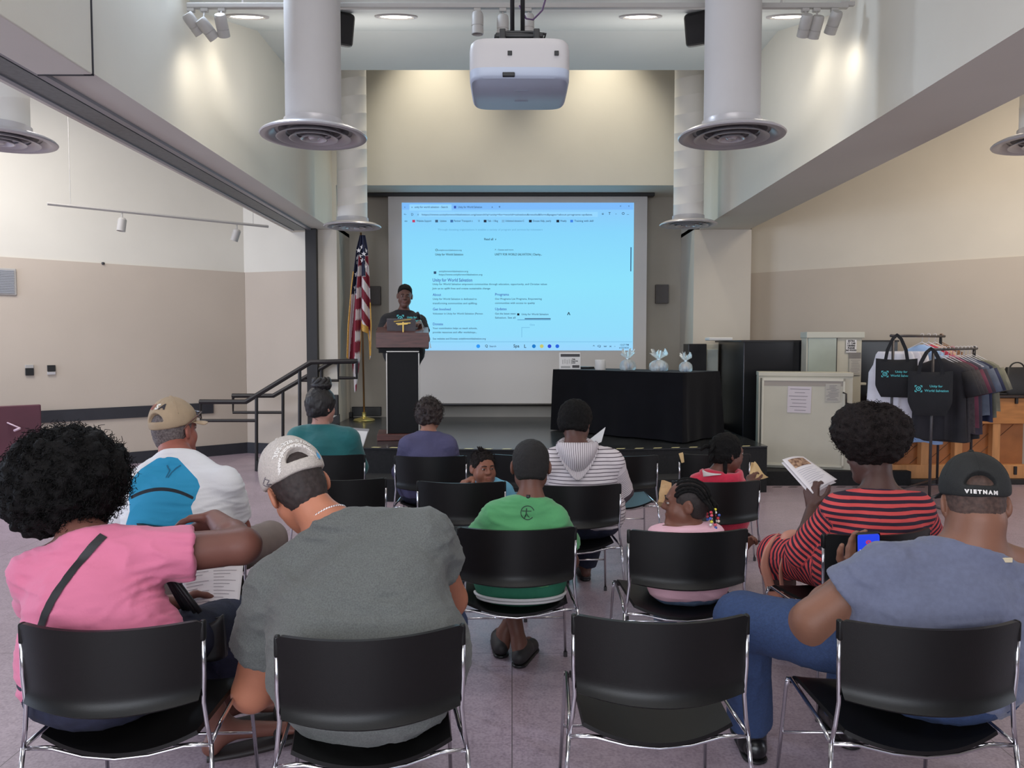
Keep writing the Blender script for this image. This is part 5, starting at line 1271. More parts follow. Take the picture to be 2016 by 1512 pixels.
# ---- seated or standing figure
def zfix(p, z): p = np.array(p); p[2] = z; return p
class Fig:
    """joints in world space; tr = torso half depth; builds the prims of body, shirt and trousers"""
    def __init__(s, **k):
        s.ua = (.050, .043); s.fa = (.042, .028); s.th = (.086, .062); s.sh = (.056, .038); s.tr = .105; s.nr = .054; s.hw = .10; s.sr = .052; s.belly = 0; s.butt = None; s.chest = 1.0; s.waist = 1.0
        for a, b in k.items(): setattr(s, a, np.asarray(b, float) if isinstance(b, (tuple, list)) and len(b) == 3 and a not in ('skip',) else b)
        s.m = (s.SL+s.SR)/2; s.up = nrm(s.m-s.HC); s.side = nrm(s.SR-s.SL); s.fwd = nrm(np.cross(s.up, s.side)); s.w = np.linalg.norm(s.SR-s.SL)/2
        s.hside = nrm(s.side*np.array((1, 1, .2)))
        s.HL, s.HR = s.HC-s.hside*s.hw, s.HC+s.hside*s.hw
    def torso(s):
        m, u, sd, tr = s.m, s.up, s.side, s.tr; o = []
        o.append(C(s.SL+sd*.01, s.SR-sd*.01, s.sr, s.sr, .05))
        for q, H_ in ((-1, s.HL), (1, s.HR)):
            a = m+q*sd*max(.02, s.w+.03-tr*s.chest)-u*(.055+tr*.35)
            mid = (m+s.HC)/2+q*sd*max(.02, (s.w*.96*s.waist-tr*.75))
            o += [C(a, mid, tr*.92*s.chest, tr*.97, .06), C(mid, H_+u*.06, tr*.97, tr*1.02, .06)]
        o.append(C(m-u*(.05+tr*.2)-s.fwd*.012, s.HC+u*.06, tr*.98, tr*1.08, .06))
        if s.belly: o.append(E(s.HC*.62+m*.38+s.fwd*(tr*.55), (s.w*1.02, tr*.8+s.belly, .17), np.array((sd, s.fwd, u)).T, .08))
        o += [C(s.HL, s.HR, tr*1.08, tr*1.08, .06)]
        o += s.rear()
        nb = s.NK
        for q in (s.SL, s.SR): o.append(C(nb+u*.005, q+(nb-q)*.15, s.nr*.86, s.sr*.9, .05))
        return o
    def rear(s):
        if s.butt is None: return []
        f_ = nrm(s.fwd*np.array((1, 1, 0))); return [E(zfix(s.HC-f_*s.butt[1], .405+s.butt[2]), (s.butt[0], .13, s.butt[2]), np.array((nrm(s.hside*np.array((1, 1, 0))), f_, (0, 0, 1))).T, .06)]
    def arms(s):
        o = []
        for S_, E_, W_ in ((s.SL, s.EL, s.WL), (s.SR, s.ER, s.WR)):
            if E_ is None: continue
            o += [C(S_, E_, s.ua[0], s.ua[1], .03), C(E_, E_+(W_-E_)*.35, s.ua[1]*.97, s.fa[0], .02), C(E_+(W_-E_)*.35, W_, s.fa[0], s.fa[1], .02)]
        return o
    def legs(s):
        o = []
        for H_, K_, A_ in ((s.HL, s.KL, s.AL), (s.HR, s.KR, s.AR)):
            if K_ is None: continue
            o += [C(H_, K_, s.th[0], s.th[1], .04), C(K_, K_+(A_-K_)*.35, s.th[1]*.95, s.sh[0], .03), C(K_+(A_-K_)*.35, A_, s.sh[0], s.sh[1], .03)]
        return o
    def neck(s): return [C(s.NK-s.up*.02, s.HD+(s.R@np.array((0, -.028, -.045)))*s.hs, s.nr*1.02, s.nr*.94, .03)]
    def body(s, extra=(), face=True, chub=0, ears=True):
        return s.torso()+s.arms()+s.legs()+s.neck()+head_prims(s.HD, s.R, s.hs, chub, ears, face)+list(extra)
    def shirt(s, inf=.011, sl=(.5, .5), flare=.012, hem=.04, collar=True, neckdrop=.0, extra=()):
        o = infl([p for p in s.torso()], inf)
        for S_, E_, f_ in ((s.SL, s.EL, sl[0]), (s.SR, s.ER, sl[1])):
            if E_ is None or not f_: continue
            e = S_+(E_-S_)*min(f_, 1)
            r1 = s.ua[0]+(s.ua[1]-s.ua[0])*min(f_, 1)
            o.append(CF(S_, e, s.ua[0]+inf+.004, r1+inf+flare, .03))
            if f_ > 1:
                W_ = s.WL if S_ is s.SL else s.WR; e2 = E_+(W_-E_)*(f_-1)
                o[-1] = C(S_, E_, s.ua[0]+inf+.004, s.ua[1]+inf+.003, .03); o.append(CF(E_, e2, s.ua[1]+inf+.003, s.fa[1]+inf+.006+flare*.4, .03))
        o += list(extra)
        o.append(PL(s.HC-s.up*hem, -s.up))
        nn = nrm(nrm(s.HD-s.NK)*.55+s.up*.75)
        o.append(PL(s.NK+nn*(.030-neckdrop), nn, .012))
        if collar: o.append(TOR(s.NK+nn*(.022-neckdrop), nn, s.nr+.006, .0075, .010))
        return o
    def trousers(s, inf=.012, cut=(1, 1), hem=.06):
        o = infl([C(s.HL, s.HR, s.tr*1.08, s.tr*1.08, .06), C(s.HC, s.HC+s.up*hem, s.tr, s.tr, .05)]+s.rear(), inf)
        for H_, K_, A_, f_ in ((s.HL, s.KL, s.AL, cut[0]), (s.HR, s.KR, s.AR, cut[1])):
            if K_ is None: continue
            if f_ < .5: o.append(CF(H_, H_+(K_-H_)*f_*2, s.th[0]+inf, s.th[0]*.9+inf+.01, .04)); continue
            o += [C(H_, K_, s.th[0]+inf, s.th[1]+inf, .04), CF(K_, K_+(A_-K_)*(f_-.5)*2, s.th[1]*.95+inf, s.sh[1]+inf+.012, .03)]
        return o
def skin(name, rgb): return M('skin_'+name, rgb, .5, noise=(9, .08), bump=(140, .05), spec=.35)
def cloth_obj(name, prims, res, mat, t, amp=.004, sc=(14, 14, 30), seed=0, attr=None):
    v, f = surf(prims, res)
    if amp: v = wrinkle(v, f, amp, sc, seed); v = wrinkle(v, f, amp*.5, tuple(x*2.2 for x in sc), seed+5)
    o = obj(name, v, f, mat, t, True, attr={k: fn(v) for k, fn in attr.items()} if attr else None)
    return o, (v, f)
def curls(c, radii, R, n, L, r, rad, seed, mat, name, t, lo=-.3, turns=2.2, clip=None, steps=9, out=.35):
    """loose curls standing off a head of hair"""
    rg = np.random.default_rng(seed); V = []; F = []
    made = 0
    while made < n:
        d = nrm(rg.normal(size=3))
        if d[2] < lo: continue
        b = np.asarray(c)+R@(d*np.asarray(radii)*rg.uniform(.86, .98))
        if clip is not None and not clip(b): continue
        made += 1
        a = nrm(R@d+rg.normal(size=3)*out); u = nrm(np.cross(a, (.3, .5, .8))); w = np.cross(a, u); ph = rg.uniform(0, 6.28); LL = L*rg.uniform(.5, 1.2); n0 = len(V)
        rr = rad*rg.uniform(.6, 1.2)
        for i in range(steps):
            q = i/(steps-1); an = ph+turns*2*PI*q; ce = b+a*LL*q+(u*math.cos(an)+w*math.sin(an))*rr
            for j in range(3):
                bn = j*2.094; V.append(ce+(u*math.cos(bn)+a*math.sin(bn))*r*(1-.5*q))
        for i in range(steps-1):
            for j in range(3): F.append((n0+i*3+j, n0+i*3+(j+1) % 3, n0+(i+1)*3+(j+1) % 3, n0+(i+1)*3+j))
    return obj(name, V, F, mat, t, True)
def hair_shell(name, prims, res, mat, t, amp=.004, sc=60, seed=1):
    v, f = surf(prims, res); N = vnormals(v, f)
    v = v+N*(amp*(noise3(v*sc+seed)+.6*noise3(v*sc*2.1+seed)))[:, None]
    return obj(name, v, f, mat, t, True), (v, f)
def skull(c, R, s, d=.006, k=.02):
    L = lambda *p: np.asarray(c)+R@(np.array(p)*s)
    return [E(L(0, -.012, .034), np.array((.076, .096, .081))*s+d, R, k), E(L(0, -.040, -.020), np.array((.064, .058, .070))*s+d, R, .03)]
# ================================================================== people
UPZ = np.array((0, 0, 1.))
def person(label, at):
    return thing('person', label, 'person', (at[0], at[1], 0))
m_hairb = M('hair_black', (15, 13, 13), .75, noise=(60, .3), bump=(220, .6), spec=.2)
m_hairbr = M('hair_dark_brown', (30, 23, 22), .75, noise=(60, .3), bump=(220, .6), spec=.2)
def decal(name, txt, size, o, x, y, d, tgt, mat, parent, off=.002, bold=.0, italic=0, arc=0, maxe=.008):
    v, f = text_mesh(txt, size, bold=bold, italic=italic)
    if arc:
        a = v[:, 0]/arc; r = arc+v[:, 1]; v = np.stack((r*np.sin(a), r*np.cos(a)-arc, v[:, 2]), 1)
    v = place2d(v, o, x, y); v, f = wrap(v, f, tgt, d, off, maxe); return obj(name, v, f, mat, parent)
def ribbon(pts, w, tgt, d, name, mat, parent, off=.004, wd=None, n=40):
    """a flat strap or printed line laid over a surface; PTS in world space"""
    pts = np.array(pts); t = np.linspace(0, len(pts)-1, n); P = np.array([np.interp(t, range(len(pts)), pts[:, k]) for k in range(3)]).T
    for _ in range(3): P[1:-1] = (P[:-2]+2*P[1:-1]+P[2:])/4
    V = []
    for i, q in enumerate(P):
        tn = nrm(P[min(i+1, n-1)]-P[max(i-1, 0)]); s_ = nrm(np.cross(tn, d))*w/2; V += [q-s_, q-s_/3, q+s_/3, q+s_]
    F = [(i*4+k, i*4+k+1, (i+1)*4+k+1, (i+1)*4+k) for i in range(n-1) for k in range(3)]
    v, f = wrap(np.array(V), F, tgt, d, off, .03); return obj(name, v, f, mat, parent, True)
def cap(t, c, R, s, mat, brim=True, grow=.016, tall=.02, hole=True, strapmat=None, peak=None, seams=True):
    L = lambda *p: np.asarray(c)+R@(np.array(p)*s)
    pr = [E(L(0, -.010, .048), np.array((.078, .099, .082))*s+grow+np.array((0, 0, tall)), R, .02), PL(L(0, 0, .030), R@np.array((0, .12, -1.)), .006)]
    if hole: pr.append(('ep', -1, .004, (L(0, -.125, .036), np.array((.046, .055, .056))*s, R, L(0, 0, .052), R@np.array((0, 0, -1.)))))
    v, f = surf(pr, .0055); N = vnormals(v, f); v = v+N*(.0035*noise3(v*16+c[0]*5))[:, None]
    o = obj('cap', v, f, mat, t, True); tgt = (v, f)
    if seams:
        bv = BVHTree.FromPolygons([tuple(p) for p in v], [tuple(map(int, q)) for q in f])
        for a in (0, 60, 120):
            P = []
            for b in np.linspace(-1.25, 1.25, 25):
                dr = R@np.array((math.sin(b)*math.cos(math.radians(a+30)), math.sin(b)*math.sin(math.radians(a+30)), math.cos(b)))
                h = bv.ray_cast(Vector(L(0, -.01, .05)+dr*.3), Vector(-dr), .4)
                if h[0] is not None: P.append(np.array(h[0]))
            if len(P) > 3: MB().tube(P, .0014, 5).build('seam', mat, o, True)
        MB().lathe([(.001, .006), (.006, .005), (.008, 0)], c=L(0, -.010, .130)+R[:, 2]*(grow+tall), axis=R[:, 2], n=12).build('button', mat, o, True)
    if brim:
        def bf(u, v_):
            a = (u-.5)*2.5; r0 = np.array((.078*math.sin(a), -.010+.099*math.cos(a)))*(1+.10)
            out = .072*max(0, math.cos(a*.62))**.6*v_
            return L(r0[0]*(1+out*2), r0[1]+out, .036-.16*out-.16*(r0[0]**2)*8*(.3+v_))
        MB().grid(bf, 24, 8, .004).build('brim', peak or mat, o, True)
    return o, tgt

# ------------------------------------------------------------------ woman in pink with a big black afro
HC = zfix(Q(208, 1340, 2.25), .555)
P = Fig(HD=Q(152, 968, 2.38), hs=1.0, R=rot_to((.50, .84, -.12), (-.06, 0, 1)), NK=Q(168, 1062, 2.30), SL=Q(74, 1128, 2.31), SR=Q(272, 1096, 2.33), HC=HC, tr=.118, waist=.92, sr=.060, butt=(.175, .06, .085),
        EL=Q(95, 1225, 2.60), WL=Q(338, 1188, 2.62), ER=Q(478, 1075, 2.45), WR=Q(422, 1020, 2.66), ua=(.066, .058), fa=(.050, .031), nr=.056, hw=.09,
        KL=zfix(Q(330, 1290, 2.70), .50), KR=zfix(Q(462, 1275, 2.74), .50), AL=zfix(Q(440, 1490, 2.74), .09), AR=zfix(Q(448, 1440, 2.92), .10), th=(.095, .072), sh=(.060, .042))
t = person('woman with a large black afro and pink t-shirt gesturing with a bent arm', HC)
hp = hand_prims(P.WL, (.55, .50, -.55), (.3, .8, -.3), (.55, -.05, .9), 1.05, .75, .05, .0)+hand_prims(P.WR, (-.62, .25, -.55), (-.2, -.6, -.6), (-.5, -.5, .6), 1.0, .5, .1)
foot = []
for A_, tip in ((P.AL, (.24, .10, -.045)), (P.AR, (.25, .06, -.035))):
    a = A_+np.array((-.03, -.03, -.045)); b = A_+np.array(tip); foot += [C(a, A_, .036, .04, .02), C(A_, b, .036, .022, .03)]+[C(b+np.array((-.02, .03-.018*k, 0)), b+np.array((.025-.006*k, .035-.02*k, .004)), .012, .010, .006) for k in range(4)]
sk = skin('pink_woman', (112, 72, 62))
v, f = surf(P.body(hp+foot), .0062); obj('body', v, f, sk, t, True)
m_pink = M('pink_jersey', (212, 116, 147), .85, noise=(3, .05), bump=(120, .10), sheen=.15)
so, tg = cloth_obj('t_shirt', P.shirt(.013, (0, .52), .014, .05, True, .012, [CF(P.SL, P.SL+(P.EL-P.SL)*.5, .078, .080, .03)]), .0075, m_pink, t, .011, (7, 9, 34), 3)
ribbon([Q(199, 1056, 2.24), Q(190, 1066, 2.23), Q(165, 1098, 2.22), Q(125, 1170, 2.2), Q(100, 1238, 2.2), Q(92, 1270, 2.2)], .024, tg, (0, 1, 0), 'bag_strap', M('black_strap', (28, 26, 30), .6), t, .006)
cloth_obj('trousers', P.trousers(.013, (.86, .82)), .010, M('navy_denim', (30, 33, 54), .85, noise=(30, .2), bump=(200, .15)), t, .005, (20, 20, 10), 4)
hc = Q(125, 945, 2.37)
prim = [E(hc, (.176, .17, .158), None, .03), E(hc+np.array((.05, 0, .03)), (.125, .13, .12), None, .05), E(hc+np.array((-.06, .0, -.05)), (.11, .12, .11), None, .05), E(hc+np.array((-.03, -.02, -.10)), (.10, .08, .06), None, .05)]
ho, _ = hair_shell('hair', prim, .008, m_hairb, t, .014, 34, 2)
curls(hc+np.array((.01, 0, 0)), (.175, .168, .158), np.eye(3), 2600, .040, .0021, .007, 5, m_hairb, 'hair_curls', ho, -.9, 1.8)
for nm, A_, tip in (('sandal', P.AL, (.24, .10, -.045)), ('sandal', P.AR, (.25, .06, -.035))):
    a = A_+np.array((-.05, -.03, -.085)); b = A_+np.array(tip)+np.array((.03, 0, -.035)); 
    d_ = nrm(b-a); s_ = nrm(np.cross(d_, UPZ)); o = MB().grid(lambda u, w: a+(b-a)*u+s_*(w-.5)*(.075+.02*math.sin(PI*u))+UPZ*(.012*u*u), 14, 6, .016).build(nm, M('dark_sandal', (44, 38, 38), .6), t, True)
    MB().tube([a+(b-a)*.72-s_*.045+UPZ*.01, a+(b-a)*.70+UPZ*.062, a+(b-a)*.72+s_*.045+UPZ*.01], .012, 8).build('sandal_strap', M('dark_sandal', 0), o, True)
# handbag and printed papers beside her
hb = thing('handbag', 'open black handbag with looped handles on the lap of the woman in pink', 'bag', Q(384, 1212, 2.50))
mb = MB(); o3 = Q(394, 1234, 2.50)
def bagf(u, w):
    a = 2*PI*u; return o3+np.array((.085*np.sign(math.cos(a))*abs(math.cos(a))**.6*(1-.1*w), .05*math.sin(a)*(1-.5*w), -.10+.13*w+.012*math.cos(2*a)*w))
mb.grid(bagf, 28, 8, .006).build('body', M('black_leather', 0), hb, True)
for dx in (0, .03): MB().tube([Q(385+dx*300, 1205, 2.46), Q(368+dx*200, 1180, 2.45), Q(340+dx*200, 1142, 2.45), Q(328+dx*100, 1138, 2.45), Q(352+dx*200, 1180, 2.47), Q(368+dx*200, 1208, 2.48)], .009, 8).build('handle', M('black_leather', 0), hb, True)
MB().tube([Q(333, 1132, 2.44)+np.array((.018*math.cos(a), 0, .018*math.sin(a))) for a in np.linspace(0, 2*PI, 15)[:-1]], .004, 6, closed=True).build('ring', m_chrome, hb, True)
m_print = M('printed_paper', (222, 214, 214), .8)
np_ = thing('printed_papers', 'open printed paper sheets held by the woman in pink', 'papers', Q(425, 1165, 2.72))
A4 = [Q(352, 1100, 2.80), Q(482, 1088, 2.86), Q(468, 1214, 2.66), Q(370, 1218, 2.60)]
def sheet(u, w, off=0): return (A4[0]*(1-u)+A4[1]*u)*(1-w)+(A4[3]*(1-u)+A4[2]*u)*w+np.array((0, -off, .012*math.sin(PI*u)*math.sin(2*w)+off))
MB().grid(sheet, 16, 12, .0012).build('sheet', m_print, np_, True)
mb = MB()
for k in range(14):
    for j in range(2): mb.grid(lambda u, w: sheet(.06+.46*j+u*(.38-.1*((k*7) % 3)), .12+.056*k+.008*w, .0016), 6, 1)
mb.build('print', M('print_grey', (150, 140, 142), .9), np_)

# ------------------------------------------------------------------ man in grey with a backward grey mesh cap
HC = zfix(Q(733, 1370, 2.19), .565)
P = Fig(HD=Q(586, 962, 2.44), hs=1.09, R=rot_to((-.44, .76, -.50), (-.50, .36, .78)), NK=Q(655, 1042, 2.37), SL=Q(548, 1165, 2.33), SR=Q(832, 1062, 2.40), HC=HC, tr=.136, waist=.86, sr=.066, butt=(.185, .05, .085),
        EL=Q(497, 1362, 2.36), WL=Q(600, 1330, 2.62), ER=Q(884, 1180, 2.58), WR=Q(770, 1290, 2.80), ua=(.074, .062), fa=(.056, .036), nr=.066, hw=.12,
        KL=zfix(Q(610, 1300, 2.66), .50), KR=zfix(Q(868, 1258, 2.66), .50), AL=zfix(Q(680, 1500, 2.62), .09), AR=zfix(Q(770, 1500, 2.62), .09), th=(.10, .078), sh=(.066, .046))
t = person('man leaning over in a heather grey t-shirt and pale mesh cap', HC)
sk = skin('grey_man', (178, 116, 90))
hp = hand_prims(P.WL, (.8, .5, -.1), (0, .4, -.9), (.3, .9, 0), 1.05, .6)+hand_prims(P.WR, (-.8, .4, -.2), (0, .4, -.9), (-.2, .9, .2), 1.05, .6)
v, f = surf(P.body(hp), .0065); obj('body', v, f, sk, t, True)
m_grey = M('heather_grey_jersey', (94, 96, 94), .9, noise=(240, .17), bump=(260, .12), sheen=.1)
so, tg = cloth_obj('t_shirt', P.shirt(.021, (.60, .44), .012, .26, True, .014), .0075, m_grey, t, .011, (7, 8, 22), 8)
cloth_obj('trousers', P.trousers(.013), .010, M('blue_jeans', (46, 60, 92), .85, noise=(40, .25), bump=(200, .2)), t, .005, (20, 20, 10), 9)
L = lambda *p: P.HD+P.R@(np.array(p)*P.hs)
hair_shell('hair', skull(P.HD, P.R, P.hs, .004)+[PL(L(0, 0, -.075), P.R@np.array((0, .1, -1)), .01), PL(L(0, .035, 0), P.R@np.array((0, 1, -.25)), .01)], .005, M('hair_fade', (44, 33, 31), .7, noise=(90, .3)), t, .002, 90)
m_mesh = M('pale_mesh_cap', (196, 186, 178), .85, noise=(180, .10), bump=(420, .5))
co, ctg = cap(t, P.HD+P.R[:, 2]*-.002, rot_to(-(P.R[:, 1]*1.0)+P.R[:, 2]*.0, P.R[:, 2])*1.0 if False else P.R, P.hs, m_mesh, brim=False, grow=.016, tall=.020)
Xc, Yc, Zc = P.R[:, 0], P.R[:, 1], P.R[:, 2]
m_wp = M('white_print', (226, 220, 214), .6)
decal('cap_print', '305-328-5106', .024, L(-.004, -.104, .112), Xc, nrm(Zc*.85+Yc*.5), nrm(Yc-.5*Zc), ctg, m_wp, co, .0025, .0008, arc=.075)
decal('cap_print', 'www.plumbersdirect.com', .0175, L(-.004, -.112, .096), Xc, nrm(Zc*.85+Yc*.5), nrm(Yc-.5*Zc), ctg, m_wp, co, .0025, .0008, arc=.066)
k = 20; dv = np.array([(.011*math.cos(2*PI*i/k), .011*math.sin(2*PI*i/k)+(.014 if i == 5 else 0), 0) for i in range(k)])
v, f = wrap(place2d(dv, L(.058, -.09, .046), Xc, Zc), [list(range(k))], ctg, nrm(Yc-.5*Xc), .0028, .004); obj('cap_drop', v, f, M('cap_drop_blue', (80, 160, 210), .5), co)
sc_ = [L(-.088, -.045, .045), L(-.082, -.06, .035), L(-.09, -.035, .03), L(-.085, -.055, .025), L(-.09, -.04, .018), L(-.088, -.03, .03), L(-.09, -.02, .04), L(-.085, -.05, .05)]
ribbon([q-Xc*.2 for q in sc_], .0025, ctg, nrm(Xc), 'cap_sketch', M('sketch_grey', (96, 90, 100), .8), co, .003, n=60)
nn = nrm(P.HD-P.NK); nc = P.NK+nn*.040
u = nrm(np.cross(nn, (0, 1, 0))); w = np.cross(nn, u); mb = MB()
for k in range(52):
    a = 2*PI*k/52; q = nc+(u*math.cos(a)+w*math.sin(a))*(P.nr*1.10)+nn*.012*math.sin(a+1)
    mb.bbox(q, (.009, .007, .007), .0022, R=np.array((nrm(-u*math.sin(a)+w*math.cos(a)), nrm(u*math.cos(a)+w*math.sin(a)), nn)).T)
mb.build('silver_chain', M('silver_chain', (220, 205, 205), .22, .9), t, True)
for A_ in (P.AL, P.AR): shoe('shoe', zfix(A_-np.array((0, .07, 0)), 0), zfix(A_+np.array((0, .2, 0)), 0), M('dark_shoe', (40, 36, 38), .6), t)
ph = thing('phone', 'phone glinting on the right thigh of the man in grey', 'phone', Q(874, 1208, 2.48))
MB().bbox(Q(876, 1214, 2.48), (.07, .14, .01), .004, R=np.array(Matrix.Rotation(.5, 3, 'Z')@Matrix.Rotation(.2, 3, 'Y'))).build('case', M('phone_glint', (120, 118, 116), .2, .6), ph)

# ------------------------------------------------------------------ man in blue-grey with a black cap and a phone
HC = zfix(Q(1838, 1350, 2.29), .565)
P = Fig(HD=Q(1918, 992, 2.35), hs=1.04, R=rot_to((.36, .92, -.20), (.02, .2, 1)), NK=Q(1912, 1093, 2.32), SL=Q(1742, 1130, 2.34), SR=Q(2052, 1135, 2.34), HC=HC, tr=.130, waist=.60, sr=.066, butt=(.18, .06, .085),
        EL=Q(1604, 1224, 2.40), WL=Q(1678, 1132, 2.62), ER=Q(2140, 1260, 2.45), WR=Q(2030, 1210, 2.62), ua=(.076, .071), fa=(.060, .036), nr=.084, hw=.12,
        KL=zfix(Q(1462, 1222, 2.62), .545), KR=zfix(Q(1690, 1290, 2.76), .50), AL=zfix(Q(1478, 1430, 2.74), .11), AR=zfix(Q(1662, 1440, 2.84), .10), th=(.10, .080), sh=(.068, .050))
t = person('man in a blue-grey t-shirt and black cap holding up a phone', HC)
sk = skin('blue_man', (128, 88, 70))
pc = Q(1709, 1086, 2.57)
hp = hand_prims(P.WL, (.22, .10, .95), (.15, -1, .1), (-1, -.1, .2), 1.05, .35, .03, .35)+hand_prims(P.WR, (-.7, .5, .2), (-.2, -.8, 0), (0, 0, 1), 1.05, .5)
v, f = surf(P.body(hp), .0063); obj('body', v, f, sk, t, True)
m_bg = M('blue_grey_jersey', (98, 102, 124), .88, noise=(60, .06), bump=(150, .1), sheen=.15)
so, tg = cloth_obj('t_shirt', P.shirt(.014, (.50, .56), .018, .10, True, .010), .0075, m_bg, t, .0095, (8, 8, 26), 12)
m_jean = M('blue_jeans_bright', (44, 62, 98), .85, noise=(120, .12), bump=(220, .2))
cloth_obj('jeans', P.trousers(.014), .0085, m_jean, t, .006, (18, 18, 9), 13)
L = lambda *p: P.HD+P.R@(np.array(p)*P.hs)
hair_shell('hair', skull(P.HD, P.R, P.hs, .003)+[PL(L(0, 0, -.062), P.R@np.array((0, .1, -1)), .01), PL(L(0, .03, 0), P.R@np.array((0, 1, -.2)), .01)], .005, M('hair_stubble', (74, 54, 46), .7, noise=(90, .3)), t, .0015, 90)
m_bcap = M('black_cap_cotton', (31, 31, 30), .85, noise=(20, .15), bump=(160, .25))
co, ctg = cap(t, P.HD, P.R, P.hs*1.02, m_bcap, brim=True, grow=.014, tall=.010)
Xc, Yc, Zc = P.R.T
decal('cap_print', 'V I E T N A M', .0145, L(.0, -.11, .032), nrm(Xc-.05*Zc), Zc, Yc, ctg, m_wp, co, .003, .0012)
# stretch the lettering a little: drawn with open spacing
lb = MB().bbox(P.NK+np.array((.045, -P.nr-.012, .012)), (.036, .006, .014), .0015); lb.build('neck_label', M('label_cream', (206, 190, 160), .7), t)
for A_, d_ in ((P.AL, (.02, .2, 0)), (P.AR, (0, .2, 0))):
    o = shoe('boot', zfix(A_-np.array((0, .08, 0)), 0), zfix(A_+np.array(d_), 0), M('black_boot', (22, 20, 22), .3), t, 1.1, h=.07)
    v, f = surf([CF(A_+np.array((0, -.01, -.06)), A_+np.array((0, -.01, .075)), .052, .058, .02)], .008); obj('boot_shaft', v, f, M('black_boot', 0), o, True)
    lace = MB()
    for k in range(4):
        z = .07+.022*k; lace.tube([zfix(A_+np.array((-.035, .045-.008*k, 0)), z), zfix(A_+np.array((0, .065-.01*k, 0)), z+.008), zfix(A_+np.array((.035, .045-.008*k, 0)), z)], .003, 6)
    lace.build('lace', m_blackm, o, True)
pho = thing('phone', 'phone with a bright blue screen held up by the man in blue-grey', 'phone', pc)
Rp = rot_to((.16, .93, .35), (-.18, -.3, 1))
MB().bbox(pc, (.076, .010, .155), .008, R=Rp).build('case', m_black, pho, 30)
sc2 = MB().bbox(pc-Rp[:, 1]*.0052, (.068, .002, .146), .006, R=Rp).build('screen', M('phone_screen', (10, 10, 20), .3, emit=((38, 66, 220), 1.1)), pho)
for s_, z in (('Independence Day', .012), ('Parade', -.002)):
    v, f = text_mesh(s_, .0075, bold=.0003); obj('screen_text', place2d(v, pc-Rp[:, 1]*.0066+Rp[:, 2]*z, Rp[:, 0], Rp[:, 2]), f, M('screen_white', (10, 10, 10), .5, emit=((220, 225, 250), 1.0)), sc2)
v, f = text_mesh('o', .03, bold=.002); obj('screen_icon', place2d(v, pc-Rp[:, 1]*.0066+Rp[:, 2]*.045, Rp[:, 0], Rp[:, 2]), f, M('screen_red', (10, 5, 5), .5, emit=((190, 60, 110), .9)), sc2)

# ------------------------------------------------------------------ boy in a green shirt
HC = zfix(Q(1024, 1175, 3.27), .50)
P = Fig(HD=Q(1045, 918, 3.30), hs=.97, R=rot_to((.02, .97, -.2)), NK=Q(1045, 988, 3.25), SL=Q(972, 1022, 3.25), SR=Q(1088, 1026, 3.25), HC=HC, tr=.088, waist=.98, sr=.046,
        EL=Q(925, 1095, 3.36), WL=Q(985, 1150, 3.58), ER=Q(1122, 1105, 3.36), WR=Q(1065, 1150, 3.58), ua=(.044, .038), fa=(.036, .025), nr=.050, hw=.085,
        KL=zfix(Q(985, 1185, 3.72), .47), KR=zfix(Q(1075, 1185, 3.72), .47), AL=zfix(Q(1022, 1268, 3.55), .10), AR=zfix(Q(992, 1255, 3.66), .10), th=(.075, .052), sh=(.048, .033))
t = person('boy with cropped hair in a green t-shirt with a black back emblem', HC)
sk = skin('green_boy', (104, 68, 56))
foot = []
for A_, tip in ((P.AL, (.05, .16, -.06)), (P.AR, (-.03, .17, -.06))):
    a = A_+np.array((0, -.035, -.05)); b = A_+np.array(tip); foot += [C(a, A_, .030, .034, .02), C(A_-np.array((0, 0, .02)), b, .033, .024, .02)]
hp = hand_prims(P.WL, (.5, .8, -.2), (0, .2, -1), (.8, 0, 0), .9, .4)+hand_prims(P.WR, (-.5, .8, -.2), (0, .2, -1), (-.8, 0, 0), .9, .4)
v, f = surf(P.body(hp+foot), .0065); obj('body', v, f, sk, t, True)
so, tg = cloth_obj('t_shirt', P.shirt(.013, (.62, .60), .028, .0, True, .006), .007, M('green_jersey', (82, 152, 98), .88, noise=(4, .07), bump=(150, .1), sheen=.15), t, .008, (9, 9, 26), 16)
em = MB(); oc = Q(1039, 1012, 3.15); rr_ = .030
for i in range(34):
    a0, a1 = .35+5.2*i/34, .35+5.2*(i+1)/34
    em.add([oc+rr_*np.array((math.cos(q)*r_, 0, math.sin(q)*r_)) for q, r_ in ((a0, 1), (a1, 1), (a1, .88), (a0, .88))], [(0, 1, 2, 3)])
em.add([oc+rr_*np.array(p) for p in ((-.8, 0, .30), (.55, 0, .28), (.55, 0, .18), (-.8, 0, .18))], [(0, 1, 2, 3)])
em.add([oc+rr_*np.array(p) for p in ((-.22, 0, .62), (-.06, 0, .62), (-.16, 0, -.3), (-.42, 0, -.85), (-.55, 0, -.8), (-.30, 0, -.2))], [(0, 1, 2, 3, 4, 5)])
em.add([oc+rr_*np.array(p) for p in ((-.12, 0, -.1), (-.02, 0, -.5), (.25, 0, -.72), (.28, 0, -.62), (.06, 0, -.42), (-.04, 0, -.1))], [(0, 1, 2, 3, 4, 5)])
v, f = wrap(np.array(em.v), em.f, tg, (0, 1, 0), .0025, .008); obj('back_emblem', v, f, M('dark_green_print', (24, 48, 36), .7), so)
cloth_obj('shorts', P.trousers(.022, (.46, .46), .03), .0085, M('green_shorts', (40, 112, 84), .85), t, .004, (20, 20, 12), 17)
for q, (a_, b_) in enumerate(((.196, .118), (.186, .106))): MB().tube([P.HC*np.array((1, 1, 0))+np.array((a_*math.cos(w_), b_*math.sin(w_)-.012, .438-.017*q)) for w_ in np.linspace(PI, 2*PI, 31)], .0065, 8).build('shorts_trim', M('white_trim', (210, 208, 206), .8), t, True)
